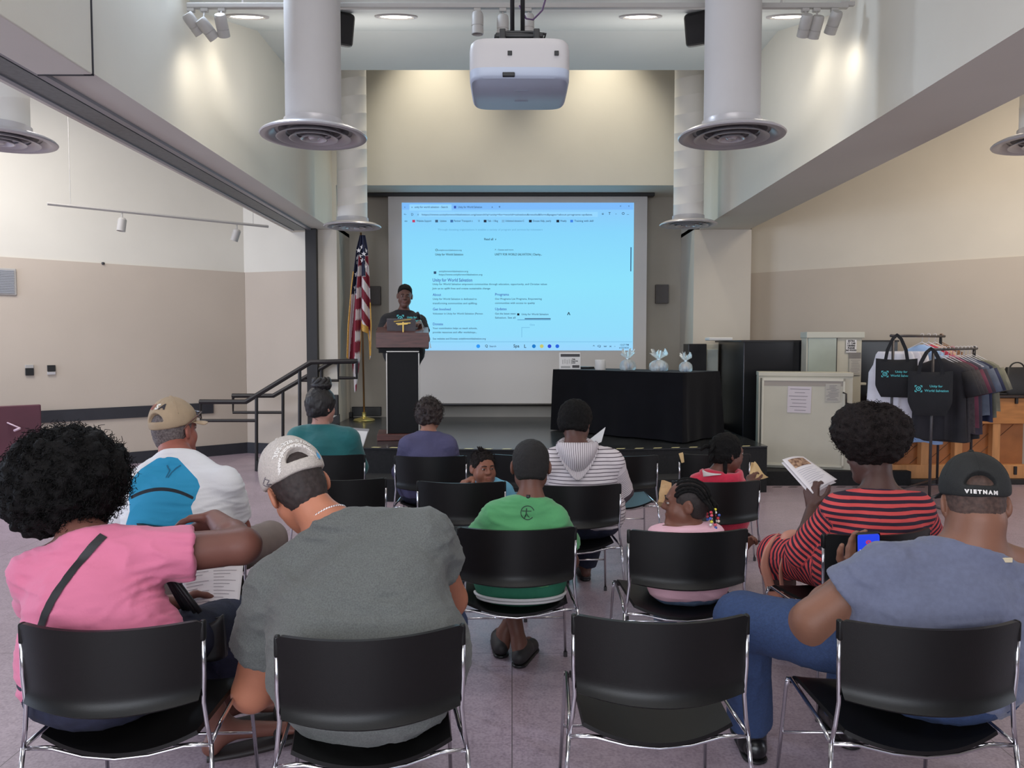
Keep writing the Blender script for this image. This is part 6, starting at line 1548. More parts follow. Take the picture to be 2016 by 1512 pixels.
L = lambda *p: P.HD+P.R@(np.array(p)*P.hs)
hair_shell('hair', skull(P.HD, P.R, P.hs, .007)+[PL(L(0, 0, -.068), P.R@np.array((0, -.1, -1)), .012), PL(L(0, .03, 0), P.R@np.array((0, 1, -.35)), .01)], .005, M('hair_buzz', (20, 16, 15), .8, noise=(140, .3), bump=(400, .4)), t, .0015, 140)
for A_, tp_ in ((P.AL, (.075, .17, 0)), (P.AR, (-.035, .18, 0))):
    o = shoe('slide_sandal', zfix(A_-np.array((.01, .07, 0)), 0), zfix(A_+np.array(tp_), 0), M('black_rubber_slide', (36, 33, 34), .6), t, .95, h=.075)
MB().tube([P.NK+np.array((-.012, -P.nr-.002, .022)), P.NK+np.array((-.012, -P.nr-.004, .040))], .009, 8).build('hair_clip', m_black, t, True)

# ------------------------------------------------------------------ girl with cornrows and beads
HC = zfix(Q(1352, 1180, 3.26), .485)
P = Fig(HD=Q(1350, 991, 3.25), hs=.88, R=rot_to((-.985, .17, -.03), (.05, 0, 1)), NK=Q(1357, 1046, 3.23), SL=Q(1304, 1058, 3.22), SR=Q(1400, 1060, 3.22), HC=HC, tr=.078, waist=1.0, sr=.040, nr=.042,
        EL=Q(1280, 1130, 3.35), WL=Q(1310, 1165, 3.55), ER=Q(1440, 1125, 3.33), WR=Q(1462, 1080, 3.30), ua=(.036, .032), fa=(.030, .021), hw=.075,
        KL=zfix(Q(1310, 1180, 3.62), .46), KR=zfix(Q(1400, 1180, 3.62), .46), AL=zfix(Q(1310, 1270, 3.62), .10), AR=zfix(Q(1395, 1270, 3.62), .10), th=(.066, .046), sh=(.042, .029))
t = person('girl in pale pink turning her head sideways, braids with coloured beads', HC)
sk = skin('braid_girl', (108, 68, 54))
hp = hand_prims(P.WL, (.3, .9, -.2), (0, .2, -1), (.9, 0, 0), .8, .4)+hand_prims(P.WR, (.62, -.1, .75), (.3, -.9, -.3), (-.5, -.2, .7), .60, .9)
v, f = surf(P.body(hp, True, .006), .0052); obj('body', v, f, sk, t, True)
face_parts(t, P.HD, P.R, P.hs, lip=(120, 76, 70))
so, tg = cloth_obj('t_shirt', P.shirt(.017, (.6, .6), .010, .05, True, -.004), .007, M('pale_pink_jersey', (226, 178, 190), .88, bump=(150, .1)), t, .004, (10, 10, 26), 20)
cloth_obj('jeans', P.trousers(.013, (1, 1), .02), .009, M('light_jeans', (92, 112, 140), .85, noise=(40, .2)), t, .004, (18, 18, 10), 21)
L = lambda *p: P.HD+P.R@(np.array(p)*P.hs)
ho, ht = hair_shell('hair', skull(P.HD, P.R, P.hs, .004)+[PL(L(0, 0, -.06), P.R@np.array((0, .2, -1)), .01), PL(L(0, .048, .05), P.R@np.array((0, 1, .25)), .01)], .005, M('hair_scalp', (36, 26, 24), .7, noise=(120, .3)), t, .001, 90)
bv = BVHTree.FromPolygons([tuple(p) for p in ht[0]], [tuple(map(int, q)) for q in ht[1]])
rg = np.random.default_rng(4)
BEADS = [(206, 60, 80), (226, 206, 190), (214, 90, 110), (224, 208, 70), (60, 90, 170), (226, 222, 216), (190, 50, 60)]
for k, xo in enumerate(np.linspace(-.075, .078, 9)):
    pts = []
    for a in np.linspace(.35, 2.85, 18):
        dr = R_ = P.R@nrm((xo*22*(.55+.25*math.sin(a)), math.cos(a), math.sin(a)*.95-.12*(a > 2.3)))
        h = bv.ray_cast(Vector(L(0, -.012, .02)+dr*.3), Vector(-dr), .4)
        if h[0] is not None: pts.append(np.array(h[0])+dr*.002)
    if len(pts) < 4: continue
    MB().tube(pts, [.0062+.0014*(i % 2) for i in range(len(pts))], 7).build('braid', m_hairb, ho, True)
    e = pts[-1]; end = e+P.R@np.array((0, -.02, 0))+np.array((rg.uniform(-.01, .015), -.01, -.05-.03*(k % 3)))
    mid = (e+end)/2+P.R@np.array((0, -.012, 0))
    b = MB().tube([e, mid, end], [.006, .006, .004], 7).build('braid', m_hairb, ho, True)
    for j in range(3):
        q = end+np.array((rg.uniform(-.003, .003), -.002, -.013*j)); c_ = BEADS[(k+j*2) % 7]
        MB().lathe([(.002, -.006), (.0066, -.003), (.0066, .003), (.002, .006)], c=q, n=10).build('bead', M('bead_%d_%d' % c_[:2], c_, .2), b, True)
for A_ in (P.AL, P.AR): shoe('shoe', zfix(A_-np.array((0, .06, 0)), 0), zfix(A_+np.array((0, .15, 0)), 0), M('white_shoe', (196, 192, 192), .5), t, .8)

# ------------------------------------------------------------------ woman in the red striped dress
HC = zfix(Q(1725, 1150, 3.24), .525)
P = Fig(HD=Q(1714, 893, 3.37), hs=1.0, R=rot_to((-.55, .78, -.30), (.05, .2, 1)), NK=Q(1730, 965, 3.29), SL=Q(1655, 1008, 3.28), SR=Q(1800, 1003, 3.28), HC=HC, tr=.116, waist=.95, sr=.056, nr=.058,
        EL=Q(1582, 1086, 3.40), WL=Q(1600, 998, 3.60), ER=Q(1838, 1085, 3.42), WR=Q(1760, 1110, 3.64), ua=(.064, .058), fa=(.044, .028), hw=.105,
        KL=zfix(Q(1532, 1125, 3.66), .49), KR=zfix(Q(1635, 1120, 3.76), .49), AL=zfix(Q(1552, 1260, 3.70), .10), AR=zfix(Q(1600, 1262, 3.78), .10), th=(.095, .070), sh=(.058, .040))
t = person('woman with a dark afro in a red and navy striped dress reading a brochure', HC)
sk = skin('red_woman', (84, 58, 52))
foot = []
for A_ in (P.AL, P.AR): foot += [C(A_+np.array((0, -.04, -.05)), A_, .032, .036, .02), C(A_-np.array((0, 0, .02)), A_+np.array((-.05, .17, -.06)), .034, .024, .02)]
hp = hand_prims(P.WL, (.05, .35, .9), (.75, .6, 0), (-.2, -.8, .5), .98, .7)+hand_prims(P.WR, (-.8, .4, 0), (0, .2, -1), (0, .9, .2), .98, .5)
v, f = surf(P.body(hp+foot), .0063); obj('body', v, f, sk, t, True)
face_parts(t, P.HD, P.R, P.hs, lip=(110, 62, 60))
skirt = infl([C(P.HL, P.KL, .098, .078, .05), C(P.HR, P.KR, .098, .078, .05), C(P.HC+P.fwd*.1, (P.KL+P.KR)/2, .09, .06, .06), C(P.HL, P.HR, P.tr*1.1, P.tr*1.1, .06), CF(P.KL, P.KL+(P.AL-P.KL)*.22, .078, .085, .04), CF(P.KR, P.KR+(P.AR-P.KR)*.22, .078, .085, .04)], .012)
pr = [p for p in P.shirt(.012, (1.22, 1.22), .010, .5, False, .030)]
pr = [p for p in pr if not (p[0] == 'pl' and np.dot(p[3][1], P.up) < -.9)]
pr = pr[:-1]+skirt+[pr[-1]]
def ph_red(v):
    def along(a, b): ba = b-a; return np.clip((v-a)@ba/(ba@ba), -.3, 1.3), np.linalg.norm(ba)
    def dist(a, b):
        ba = b-a; h = np.clip((v-a)@ba/(ba@ba), 0, 1); return np.linalg.norm(v-a-h[:, None]*ba, axis=1)
    out = v[:, 2]/.0265+.018*np.sin(v[:, 0]*9)
    for S_, E_, W_ in ((P.SL, P.EL, P.WL), (P.SR, P.ER, P.WR)):
        m_ = dist(S_+(E_-S_)*.22, E_) < .085; d_ = dist(S_, P.m-P.up*.2); h, L_ = along(S_, E_)
        k_ = m_ & (np.abs((v-P.m)@P.side) > P.w-.012); out[k_] = (h[k_]*L_)/.0245
        m2 = (dist(E_, W_) < .07) & (h > .9) & ~(dist(P.HC, P.m) < .12); h2, L2 = along(E_, W_); out[m2] = (L_+h2[m2]*L2)/.022
    lg = ((dist(P.HL+(P.KL-P.HL)*.25, P.KL) < .13) | (dist(P.HR+(P.KR-P.HR)*.25, P.KR) < .13)) & (v[:, 2] < HC[2]+.12) & ((v-P.HC)@nrm(P.KL+P.KR-2*P.HC) > .06)
    h3, L3 = along(P.HC, (P.KL+P.KR)/2); out[lg] = h3[lg]*L3/.024+.3*np.sin(v[lg, 0]*12)
    return out
m_str = M_attr('red_navy_stripes', 'band', ((0, (208, 76, 76)), (.5, (40, 24, 44))), .88, (150, .1))
so, tg = cloth_obj('striped_dress', pr, .0062, m_str, t, .005, (9, 9, 24), 24, {'band': ph_red})
hc = Q(1716, 852, 3.36)
ho, _ = hair_shell('hair', [E(hc, (.158, .15, .128), None, .03), E(hc+np.array((0, -.02, -.05)), (.12, .11, .085), None, .05), E(hc+np.array((-.07, .0, .03)), (.09, .10, .09), None, .05), E(hc+np.array((.07, .0, .02)), (.09, .10, .09), None, .05)], .007, m_hairbr, t, .010, 40, 3)
curls(hc, (.160, .152, .130), np.eye(3), 1700, .026, .0017, .0055, 6, m_hairbr, 'hair_curls', ho, -.75, 1.6)
for A_ in (P.AL, P.AR): shoe('shoe', zfix(A_-np.array((0, .06, 0)), 0), zfix(A_+np.array((-.05, .19, 0)), 0), M('dark_flat_shoe', (34, 30, 34), .6), t, .9, h=.035)
br = thing('brochure', 'open brochure with a photo on its top held by the striped dress woman', 'brochure', Q(1590, 935, 3.66))
B4 = [Q(1540, 905, 3.76), Q(1582, 899, 3.80), Q(1648, 944, 3.66), Q(1600, 972, 3.60)]
def bro(u, w, off=0, sh=0): return (B4[0]*(1-u)+B4[1]*u)*(1-w)+(B4[3]*(1-u)+B4[2]*u)*w+np.array((0, -off, off*.5-sh))+np.array((0, 0, .008*math.sin(PI*u)))
MB().grid(bro, 10, 12, .0015).build('page', m_print, br, True)
MB().grid(lambda u, w: bro(u, w, -.01, .012), 10, 12, .0015).build('page', m_print, br, True)
MB().grid(lambda u, w: bro(.16+.72*u, .06+.26*w, .002), 6, 6).build('picture', M('brochure_picture', (186, 150, 120), .7, noise=(60, .5), col2=(96, 62, 48)), br)
mb = MB(); [mb.grid(lambda u, w: bro(.14+.7*u*(1-.2*(k % 2)), .40+.055*k+.012*w, .002), 4, 1) for k in range(8)]; mb.build('print', M('print_pale', (182, 176, 184), .9), br)
tn = thing('shoulder_bag', 'dusty pink soft bag with long strap on the lap of the striped dress woman', 'bag', Q(1530, 1120, 3.58))
m_tan = M('dusty_pink_leather', (196, 138, 120), .6, noise=(6, .1))
def strap_path(pts, wd, nm):
    Pn = np.array(pts); tt = np.linspace(0, len(Pn)-1, 28); PP = np.array([np.interp(tt, range(len(Pn)), Pn[:, k]) for k in range(3)]).T
    for _ in range(4): PP[1:-1] = (PP[:-2]+2*PP[1:-1]+PP[2:])/4
    MB().grid(lambda u, w: PP[min(27, int(round(u*27)))]+np.array((wd*(w-.5), .02*(w-.5), wd*.45*(w-.5))), 27, 3, .005).build(nm, m_tan, tn, True)
strap_path([Q(1528, 1052, 3.56), Q(1512, 1075, 3.52), Q(1503, 1110, 3.50), Q(1512, 1140, 3.50), Q(1520, 1170, 3.50), Q(1535, 1178, 3.50)], .042, 'strap')
strap_path([Q(1570, 1060, 3.54), Q(1545, 1085, 3.52), Q(1536, 1120, 3.50), Q(1540, 1160, 3.50), Q(1538, 1178, 3.50)], .022, 'strap')
v, f = surf([C(Q(1548, 1062, 3.60), Q(1580, 1072, 3.62), .030, .032, .03), E(Q(1562, 1052, 3.62), (.04, .03, .022), None, .03)], .006); v = wrinkle(v, f, .006, (18, 18, 18), 2); obj('pouch', v, f, m_tan, tn, True)

# ------------------------------------------------------------------ man in white and blue with a tan cap
HC = zfix(Q(348, 1140, 3.32), .53)
P = Fig(HD=Q(345, 848, 3.52), hs=1.02, R=rot_to((.34, .94, .02), (-.04, .06, 1)), NK=Q(348, 902, 3.43), SL=Q(268, 962, 3.36), SR=Q(442, 955, 3.38), HC=HC, tr=.122, waist=1.02, sr=.060, nr=.064,
        EL=Q(238, 1045, 3.50), WL=Q(300, 1100, 3.74), ER=Q(470, 1040, 3.52), WR=Q(455, 1092, 3.76), ua=(.062, .050), fa=(.046, .031), hw=.11,
        KL=zfix(Q(400, 1120, 3.80), .49), KR=zfix(Q(530, 1092, 3.80), .53), AL=zfix(Q(410, 1265, 3.88), .10), AR=zfix(Q(560, 1262, 3.92), .10), th=(.092, .074), sh=(.062, .044))
t = person('man in a white and blue sports shirt and tan cap looking right', HC)
sk = skin('tan_man', (158, 96, 82))
hp = hand_prims(P.WL, (.6, .7, -.3), (0, .3, -1), (.8, .3, 0), 1, .5)+hand_prims(P.WR, (-.4, .7, -.3), (0, .3, -1), (-.8, .3, 0), 1, .5)
v, f = surf(P.body(hp), .0068); obj('body', v, f, sk, t, True)
face_parts(t, P.HD, P.R, P.hs, brow=(120, 110, 104))
def tanpat(v):
    # blue back panel: narrow at the neck, wide at the shoulder blades, waisted below; dark curved band across it
    px = 1008+v[:, 0]/v[:, 1]*FPX; py = 682-(v[:, 2]-H)/v[:, 1]*FPX
    x = (v[:, 0]-P.m[0])/v[:, 1]*FPX+347+(v[:, 2]-P.m[2])*-12
    lft = np.interp(py, [895, 903, 925, 945, 960, 985, 1010, 1035, 1080], [400, 306, 272, 254, 248, 248, 248, 240, 232]); rgt = np.interp(py, [895, 903, 925, 945, 960, 985, 1000, 1035, 1080], [300, 346, 366, 384, 389, 378, 370, 378, 384])
    b_ = np.clip((px-lft)/8+.5, 0, 1)*np.clip((rgt-px)/8+.5, 0, 1)*(v[:, 1] < P.HC[1]+.12)
    yc = 985-20*np.clip(1-((px-312)/66)**2, -1, 1)
    return .1+.5*b_+.3*b_*np.clip(.67+(3.6-np.abs(py-yc))/5, 0, 1)
m_sport = M_attr('white_blue_sport_cloth', 'band', ((0, (222, 220, 222)), (.35, (36, 142, 184)), (.8, (24, 30, 40))), .8, (150, .08))
so, tg = cloth_obj('sports_shirt', P.shirt(.012, (.72, .72), .010, .06, True, .004), .0055, m_sport, t, .007, (7, 7, 28), 28, {'band': tanpat})
for sg in (-1, 1): ribbon([Q(319+sg*14+3, 923, 3.24), Q(319+sg*8+1, 928, 3.24), Q(319+sg*3+1, 934, 3.24), Q(319+sg*2, 944, 3.24)], .006, tg, (0, 1, 0), 'back_print', M('sport_print', (20, 96, 130), .7), so, .003, n=16)
cloth_obj('trousers', P.trousers(.013), .010, M('taupe_trousers', (122, 108, 102), .85, noise=(12, .06), bump=(150, .15)), t, .005, (18, 18, 9), 29)
L = lambda *p: P.HD+P.R@(np.array(p)*P.hs)
hair_shell('hair', skull(P.HD, P.R, P.hs, .004)+[PL(L(0, 0, -.070), P.R@np.array((0, .1, -1)), .01), PL(L(0, .028, 0), P.R@np.array((0, 1, -.2)), .01)], .005, M('hair_grey_short', (112, 102, 100), .75, noise=(120, .35), col2=(72, 62, 62)), t, .0015, 90)
m_tcap = M('tan_cap_cotton', (164, 142, 116), .85, noise=(16, .06), bump=(140, .2))
co, ctg = cap(t, P.HD, P.R, P.hs, m_tcap, brim=True, grow=.014, tall=.012, peak=M('tan_cap_peak', (186, 160, 132), .85))
Xc, Yc, Zc = P.R.T
for ch, dx, mc in (('U', -.024, M('usa_red', (150, 70, 66), .7)), ('S', .004, m_wp), ('A', .028, M('usa_dark', (44, 38, 44), .7))):
    decal('cap_print', ch, .036, L(dx, -.10, .118), nrm(Xc), nrm(Zc), nrm(Yc-.2*Zc), ctg, mc, co, .003, .0018, .25)
sg = thing('sunglasses', 'sunglasses pushed up on the peak of the tan cap', 'sunglasses', L(.05, .10, .07))
m_sun = M('dark_sunglass', (48, 40, 34), .2)
for q in (-1, 1):
    MB().grid(lambda u, w: L(q*(.008+.05*u), .124-.02*u*u+.004*w, .082-.034*w-.006*u), 8, 6, .003).build('lens', m_sun, sg, True)
    MB().tube([L(q*.062, .105, .075), L(q*.098, .04, .062), L(q*.100, -.01, .04), L(q*.092, -.045, .01)], .003, 6).build('temple', M('temple_brown', (90, 54, 44), .4), sg, True)
v, f = surf([TOR(P.WR+(P.ER-P.WR)*.1, P.ER-P.WR, .033, .006)], .003); obj('wristwatch', v, f, M('gold_metal', 0), t, True)
for A_ in (P.AL, P.AR): shoe('shoe', zfix(A_-np.array((0, .07, 0)), 0), zfix(A_+np.array((.03, .2, 0)), 0), M('dark_shoe', 0), t)

# ------------------------------------------------------------------ person in the striped hoodie
HC = zfix(Q(1146, 1045, 4.36), .53)
P = Fig(HD=Q(1133, 832, 4.36), hs=1.0, R=rot_to((.40, .88, -.25), (0, .1, 1)), NK=Q(1134, 882, 4.30), SL=Q(1086, 912, 4.31), SR=Q(1203, 912, 4.31), HC=HC, tr=.112, waist=.88, sr=.058, nr=.056,
        EL=Q(1070, 990, 4.40), WL=Q(1120, 1000, 4.62), ER=Q(1222, 965, 4.40), WR=Q(1180, 985, 4.64), ua=(.060, .050), fa=(.044, .030), hw=.105,
        KL=zfix(Q(1105, 1050, 4.78), .48), KR=zfix(Q(1186, 1048, 4.76), .48), AL=zfix(Q(1110, 1150, 4.80), .10), AR=zfix(Q(1152, 1142, 4.86), .10), th=(.088, .066), sh=(.058, .044))
t = person('person with short black hair in a white hoodie with thin dark stripes', HC)
sk = skin('hoodie_person', (92, 62, 54))
foot = []
for A_ in (P.AL, P.AR): foot += [C(A_+np.array((0, -.04, -.05)), A_, .032, .036, .02), C(A_-np.array((0, 0, .02)), A_+np.array((-.02, .18, -.06)), .034, .024, .02)]
hp = hand_prims(P.WL, (.6, .7, 0), (0, .2, -1), (.7, .4, .3), .97, .5)+hand_prims(P.WR, (-.3, .8, .3), (-.6, .3, -.5), (-.3, .1, .9), .97, .5)
v, f = surf(P.body(hp+foot), .0072); obj('body', v, f, sk, t, True)
face_parts(t, P.HD, P.R, P.hs, lip=(110, 62, 60))
def ph_hood(v):
    def dist(a, b):
        ba = b-a; h = np.clip((v-a)@ba/(ba@ba), 0, 1); return np.linalg.norm(v-a-h[:, None]*ba, axis=1), h*np.linalg.norm(ba)
    out = v[:, 2]/.0205+.05*np.sin(v[:, 0]*9)
    for S_, E_, W_ in ((P.SL, P.EL, P.WL), (P.SR, P.ER, P.WR)):
        d_, h = dist(S_+(E_-S_)*.2, E_); k_ = (d_ < .085) & (np.abs((v-P.m)@P.side) > P.w-.005); out[k_] = h[k_]/.011
        d_, h = dist(E_, W_); k_ = (d_ < .068) & (v[:, 1] > E_[1]); out[k_] = h[k_]/.011
    return out
m_hood = M_attr('thin_striped_jersey', 'band', ((0, (212, 202, 204)), (.78, (84, 72, 80))), .88, (150, .1))
so, tg = cloth_obj('hoodie', P.shirt(.013, (1.9, 1.9), .006, .05, False, .008), .0052, m_hood, t, .005, (9, 9, 24), 32, {'band': ph_hood})
# the hood lying open on the back
nc = P.NK+np.array((.0, -.02, .0))
def hood(u, w):
    a = PI*(1.0+1.0*u); rx = .105+.012*w; x = rx*math.cos(a)*(1-.55*w*abs(math.sin(a))); drop = abs(math.sin(a))
    return nc+np.array((x, -.055-.075*drop*math.sin(PI*min(1, w+.25))-.035*w*drop-.02*w, .040-.175*w*drop**.8-.028*w+.018*math.sin(PI*w)*(1-drop)))
mb = MB().grid(hood, 40, 24, .022); nv_ = len(mb.v)//2
UVh = np.array([[i/40, j/24] for i in range(41) for j in range(25)]); UVh = np.vstack((UVh, UVh))
obj('hood', mb.v, mb.f, m_hood, so, True, attr={'band': UVh[:, 0]*26+.15*np.sin(UVh[:, 1]*9)})
v, f = surf([TOR(P.NK+np.array((0, -.012, .012)), nrm((0, -.3, 1)), .088, .024)], .006); obj('hood_collar', v, f, m_hood, so, True, attr={'band': np.arctan2(v[:, 1]-P.NK[1], v[:, 0]-P.NK[0])*4})
cloth_obj('jeans', P.trousers(.013), .010, M('navy_denim', 0), t, .005, (20, 20, 10), 33)
L = lambda *p: P.HD+P.R@(np.array(p)*P.hs)
hair_shell('hair', infl(skull(P.HD, P.R, P.hs, .016), .004)+[PL(L(0, 0, -.060), P.R@np.array((0, -.05, -1)), .012), PL(L(0, .035, 0), P.R@np.array((0, 1, -.35)), .012)], .006, m_hairb, t, .004, 60)
for A_ in (P.AL, P.AR): shoe('shoe', zfix(A_-np.array((0, .06, 0)), 0), zfix(A_+np.array((-.02, .2, 0)), 0), M('dark_flat_shoe', 0), t, .9, h=.03)
pp = thing('paper_sheet', 'folded white paper corner showing above the striped hoodie shoulder', 'paper', Q(1178, 860, 4.5))
T3 = [Q(1160, 866, 4.58), Q(1192, 841, 4.66), Q(1184, 870, 4.50), Q(1160, 880, 4.46)]
MB().grid(lambda u, w: (T3[0]*(1-u)+T3[1]*u)*(1-w)+(T3[3]*(1-u)+T3[2]*u)*w, 6, 6, .002).build('sheet', M('paper_white', 0), pp)

# ------------------------------------------------------------------ child in the red hood
HC = zfix(Q(1412, 1040, 4.40), .49)
P = Fig(HD=Q(1432, 892, 4.42), hs=.90, R=rot_to((.95, .28, -.12), (-.02, .02, 1)), NK=Q(1412, 934, 4.40), SL=Q(1376, 955, 4.38), SR=Q(1446, 955, 4.38), HC=HC, tr=.082, waist=1.0, sr=.042, nr=.042,
        EL=Q(1350, 990, 4.48), WL=Q(1380, 1010, 4.68), ER=Q(1466, 992, 4.50), WR=Q(1476, 954, 4.62), ua=(.040, .034), fa=(.032, .023), hw=.075,
        KL=zfix(Q(1385, 1035, 4.78), .47), KR=zfix(Q(1445, 1035, 4.78), .47), AL=zfix(Q(1390, 1110, 4.80), .10), AR=zfix(Q(1440, 1110, 4.80), .10), th=(.066, .048), sh=(.044, .030))
t = person('child with short braids in a red hooded top looking to the right', HC)
sk = skin('red_child', (100, 64, 54))
hp = hand_prims(P.WL, (.4, .8, -.2), (0, .2, -1), (.8, 0, 0), .78, .4)+hand_prims(P.WR, (.3, .6, .6), (.6, .3, -.6), (-.3, -.2, .8), .78, .5)
v, f = surf(P.body(hp, True, .006), .0055); obj('body', v, f, sk, t, True)
face_parts(t, P.HD, P.R, P.hs, lip=(128, 76, 72))
m_red = M('red_fleece', (196, 36, 66), .9, noise=(30, .08), bump=(120, .25), sheen=.3)
so, tg = cloth_obj('hooded_top', P.shirt(.016, (1.8, 1.8), .008, .05, False, .006), .0068, m_red, t, .004, (10, 10, 22), 36)
def hood2(u, w):
    a = PI*(.86+1.28*u); rx = .105; dr = abs(math.sin(a)) if math.sin(a) < 0 else 0
    return P.NK+np.array((.012+rx*math.cos(a)*(1+.12*w), -.03+.085*math.sin(a)-.02*w, .012+.03*math.sin(PI*w)-.10*w*(.4+.6*dr)))
MB().grid(hood2, 36, 14, .024).build('hood', m_red, so, True)
MB().grid(lambda u, w: hood2(.10+.34*u, .02+.90*w*(1-.75*u))+np.array((0, -.018, .012)), 14, 10, .004).build('hood_lining', M('white_lining', (206, 196, 194), .9), so, True)
L = lambda *p: P.HD+P.R@(np.array(p)*P.hs)
ho, ht = hair_shell('hair', infl(skull(P.HD, P.R, P.hs, .014), .002)+[PL(L(0, 0, -.062), P.R@np.array((0, .1, -1)), .012), PL(L(0, .050, .04), P.R@np.array((0, 1, .1)), .012)], .005, m_hairb, t, .004, 70, 4)
for a, b, c_ in ((L(0, -.10, .05), L(.03, -.125, .04), L(.03, -.15, -.01)), (L(.02, -.10, .0), L(.03, -.13, -.03), L(.03, -.145, -.07)), (L(.06, -.05, -.04), L(.07, -.05, -.09), L(.075, -.045, -.14)), (L(-.02, -.1, .03), L(-.03, -.15, .03), L(-.03, -.18, .0))):
    MB().tube([a, b, (b+c_)/2, c_], [.012, .013, .011, .007], 8).build('braid', m_hairb, ho, True)
cloth_obj('trousers', P.trousers(.013), .010, M('navy_denim', 0), t, .004, (20, 20, 10), 37)
for A_ in (P.AL, P.AR): shoe('shoe', zfix(A_-np.array((0, .06, 0)), 0), zfix(A_+np.array((0, .15, 0)), 0), M('dark_shoe', 0), t, .8)

# ------------------------------------------------------------------ toddler looking back over a chair
HC = zfix(Q(968, 1010, 4.50), .52)
P = Fig(HD=Q(951, 921, 4.44), hs=.83, R=rot_to((.42, -.90, -.05), (.0, 0, 1)), NK=Q(961, 953, 4.47), SL=Q(992, 968, 4.47), SR=Q(936, 968, 4.47), HC=HC, tr=.072, waist=1.0, sr=.036, nr=.036,
        EL=Q(1010, 1000, 4.45), WL=Q(990, 1015, 4.36), ER=Q(926, 982, 4.44), WR=Q(929, 944, 4.29), ua=(.032, .028), fa=(.027, .019), hw=.06,
        KL=zfix(Q(990, 1040, 4.36), .475), KR=zfix(Q(945, 1040, 4.36), .475), AL=zfix(Q(990, 1030, 4.58), .455), AR=zfix(Q(950, 1030, 4.58), .455), th=(.056, .042), sh=(.038, .027))
t = person('toddler in light blue looking back over a chair top', HC)
sk = skin('toddler', (136, 88, 70))
hp = hand_prims(P.WR, (-.66, -.72, -.08), (.1, -.1, -1), (.7, -.5, .2), .66, .7)+hand_prims(P.WL, (.1, -.9, 0), (0, 0, -1), (-.9, 0, 0), .62, .5)
v, f = surf(P.body(hp, True, .009), .0038); obj('body', v, f, sk, t, True)
face_parts(t, P.HD, P.R, P.hs, lip=(158, 98, 88), look=(.2, 0))
cloth_obj('t_shirt', P.shirt(.011, (1.3, 1.6), .008, .06, True, .004), .006, M('light_blue_jersey', (112, 176, 206), .88, bump=(150, .1)), t, .0035, (12, 12, 26), 40)
cloth_obj('trousers', P.trousers(.012, (.95, .95)), .008, M('blue_jeans', 0), t, .003, (18, 18, 10), 41)
L = lambda *p: P.HD+P.R@(np.array(p)*P.hs)
ho, _ = hair_shell('hair', infl(skull(P.HD, P.R, P.hs, .008), .0)+[PL(L(0, 0, -.02), P.R@np.array((0, .45, -1)), .012), PL(L(0, .060, .050), P.R@np.array((0, 1, -.5)), .01)], .004, m_hairbr, t, .004, 80, 4)
curls(L(0, -.012, .034), np.array((.080, .100, .088))*P.hs, P.R, 420, .022, .0012, .004, 8, m_hairbr, 'hair_curls', ho, .25, 1.4, lambda b: np.dot(b-L(0, .05, .06), P.R[:, 1]) < 0)
for k in range(3): MB().tube([L(.01*k-.01, .0, .115), L(.012+.012*k, .0, .140), L(.02+.014*k, .0, .156)], [.009, .006, .002], 6).build('hair_tuft', m_hairbr, ho, True)

# ------------------------------------------------------------------ curly haired person in slate blue
HC = zfix(Q(843, 965, 5.32), .51)
P = Fig(HD=Q(845, 818, 5.36), hs=.95, R=rot_to((.05, .97, -.15)), NK=Q(843, 858, 5.31), SL=Q(806, 878, 5.29), SR=Q(880, 878, 5.29), HC=HC, tr=.10, waist=1.05, sr=.052, nr=.050,
        EL=Q(790, 930, 5.40), WL=Q(820, 945, 5.60), ER=Q(897, 930, 5.40), WR=Q(868, 945, 5.60), ua=(.052, .044), fa=(.040, .027), hw=.09,
        KL=zfix(Q(825, 965, 5.76), .47), KR=zfix(Q(870, 965, 5.76), .47), AL=zfix(Q(828, 1050, 5.76), .10), AR=zfix(Q(868, 1050, 5.76), .10), th=(.08, .058), sh=(.052, .040))
t = person('person with curly brown hair in a slate blue shirt, seen from behind', HC)
v, f = surf(P.body(hand_prims(P.WL, (.4, .8, -.1), (0, .2, -1), (.8, 0, 0), .93, .4)+hand_prims(P.WR, (-.4, .8, -.1), (0, .2, -1), (-.8, 0, 0), .93, .4)), .0075); obj('body', v, f, skin('curly_person', (152, 106, 88)), t, True)
cloth_obj('shirt', P.shirt(.014, (1.85, 1.85), .006, .05, False, -.004, [TOR(P.NK+UPZ*.022, nrm((0, -.2, 1)), P.nr+.010, .014)]), .007, M('slate_blue_cotton', (76, 73, 104), .88, noise=(8, .08), bump=(120, .15)), t, .006, (9, 9, 20), 44)
cloth_obj('trousers', P.trousers(.013), .011, M('navy_denim', 0), t, .004, (20, 20, 10), 45)
L = lambda *p: P.HD+P.R@(np.array(p)*P.hs)
m_curl = M('hair_curly_brown', (40, 27, 25), .6, noise=(50, .4), bump=(200, .5))
ho, _ = hair_shell('hair', infl(skull(P.HD, P.R, P.hs, .018), .004)+[PL(L(0, 0, -.062), P.R@np.array((0, .1, -1)), .012), PL(L(0, .05, .0), P.R@np.array((0, 1, -.2)), .012)], .006, m_curl, t, .010, 45, 4)
curls(L(0, -.012, .030), np.array((.092, .112, .098))*P.hs, P.R, 700, .030, .0020, .007, 9, m_curl, 'hair_curls', ho, -.55, 1.6)
for A_ in (P.AL, P.AR): shoe('shoe', zfix(A_-np.array((0, .06, 0)), 0), zfix(A_+np.array((0, .18, 0)), 0), M('dark_shoe', 0), t)

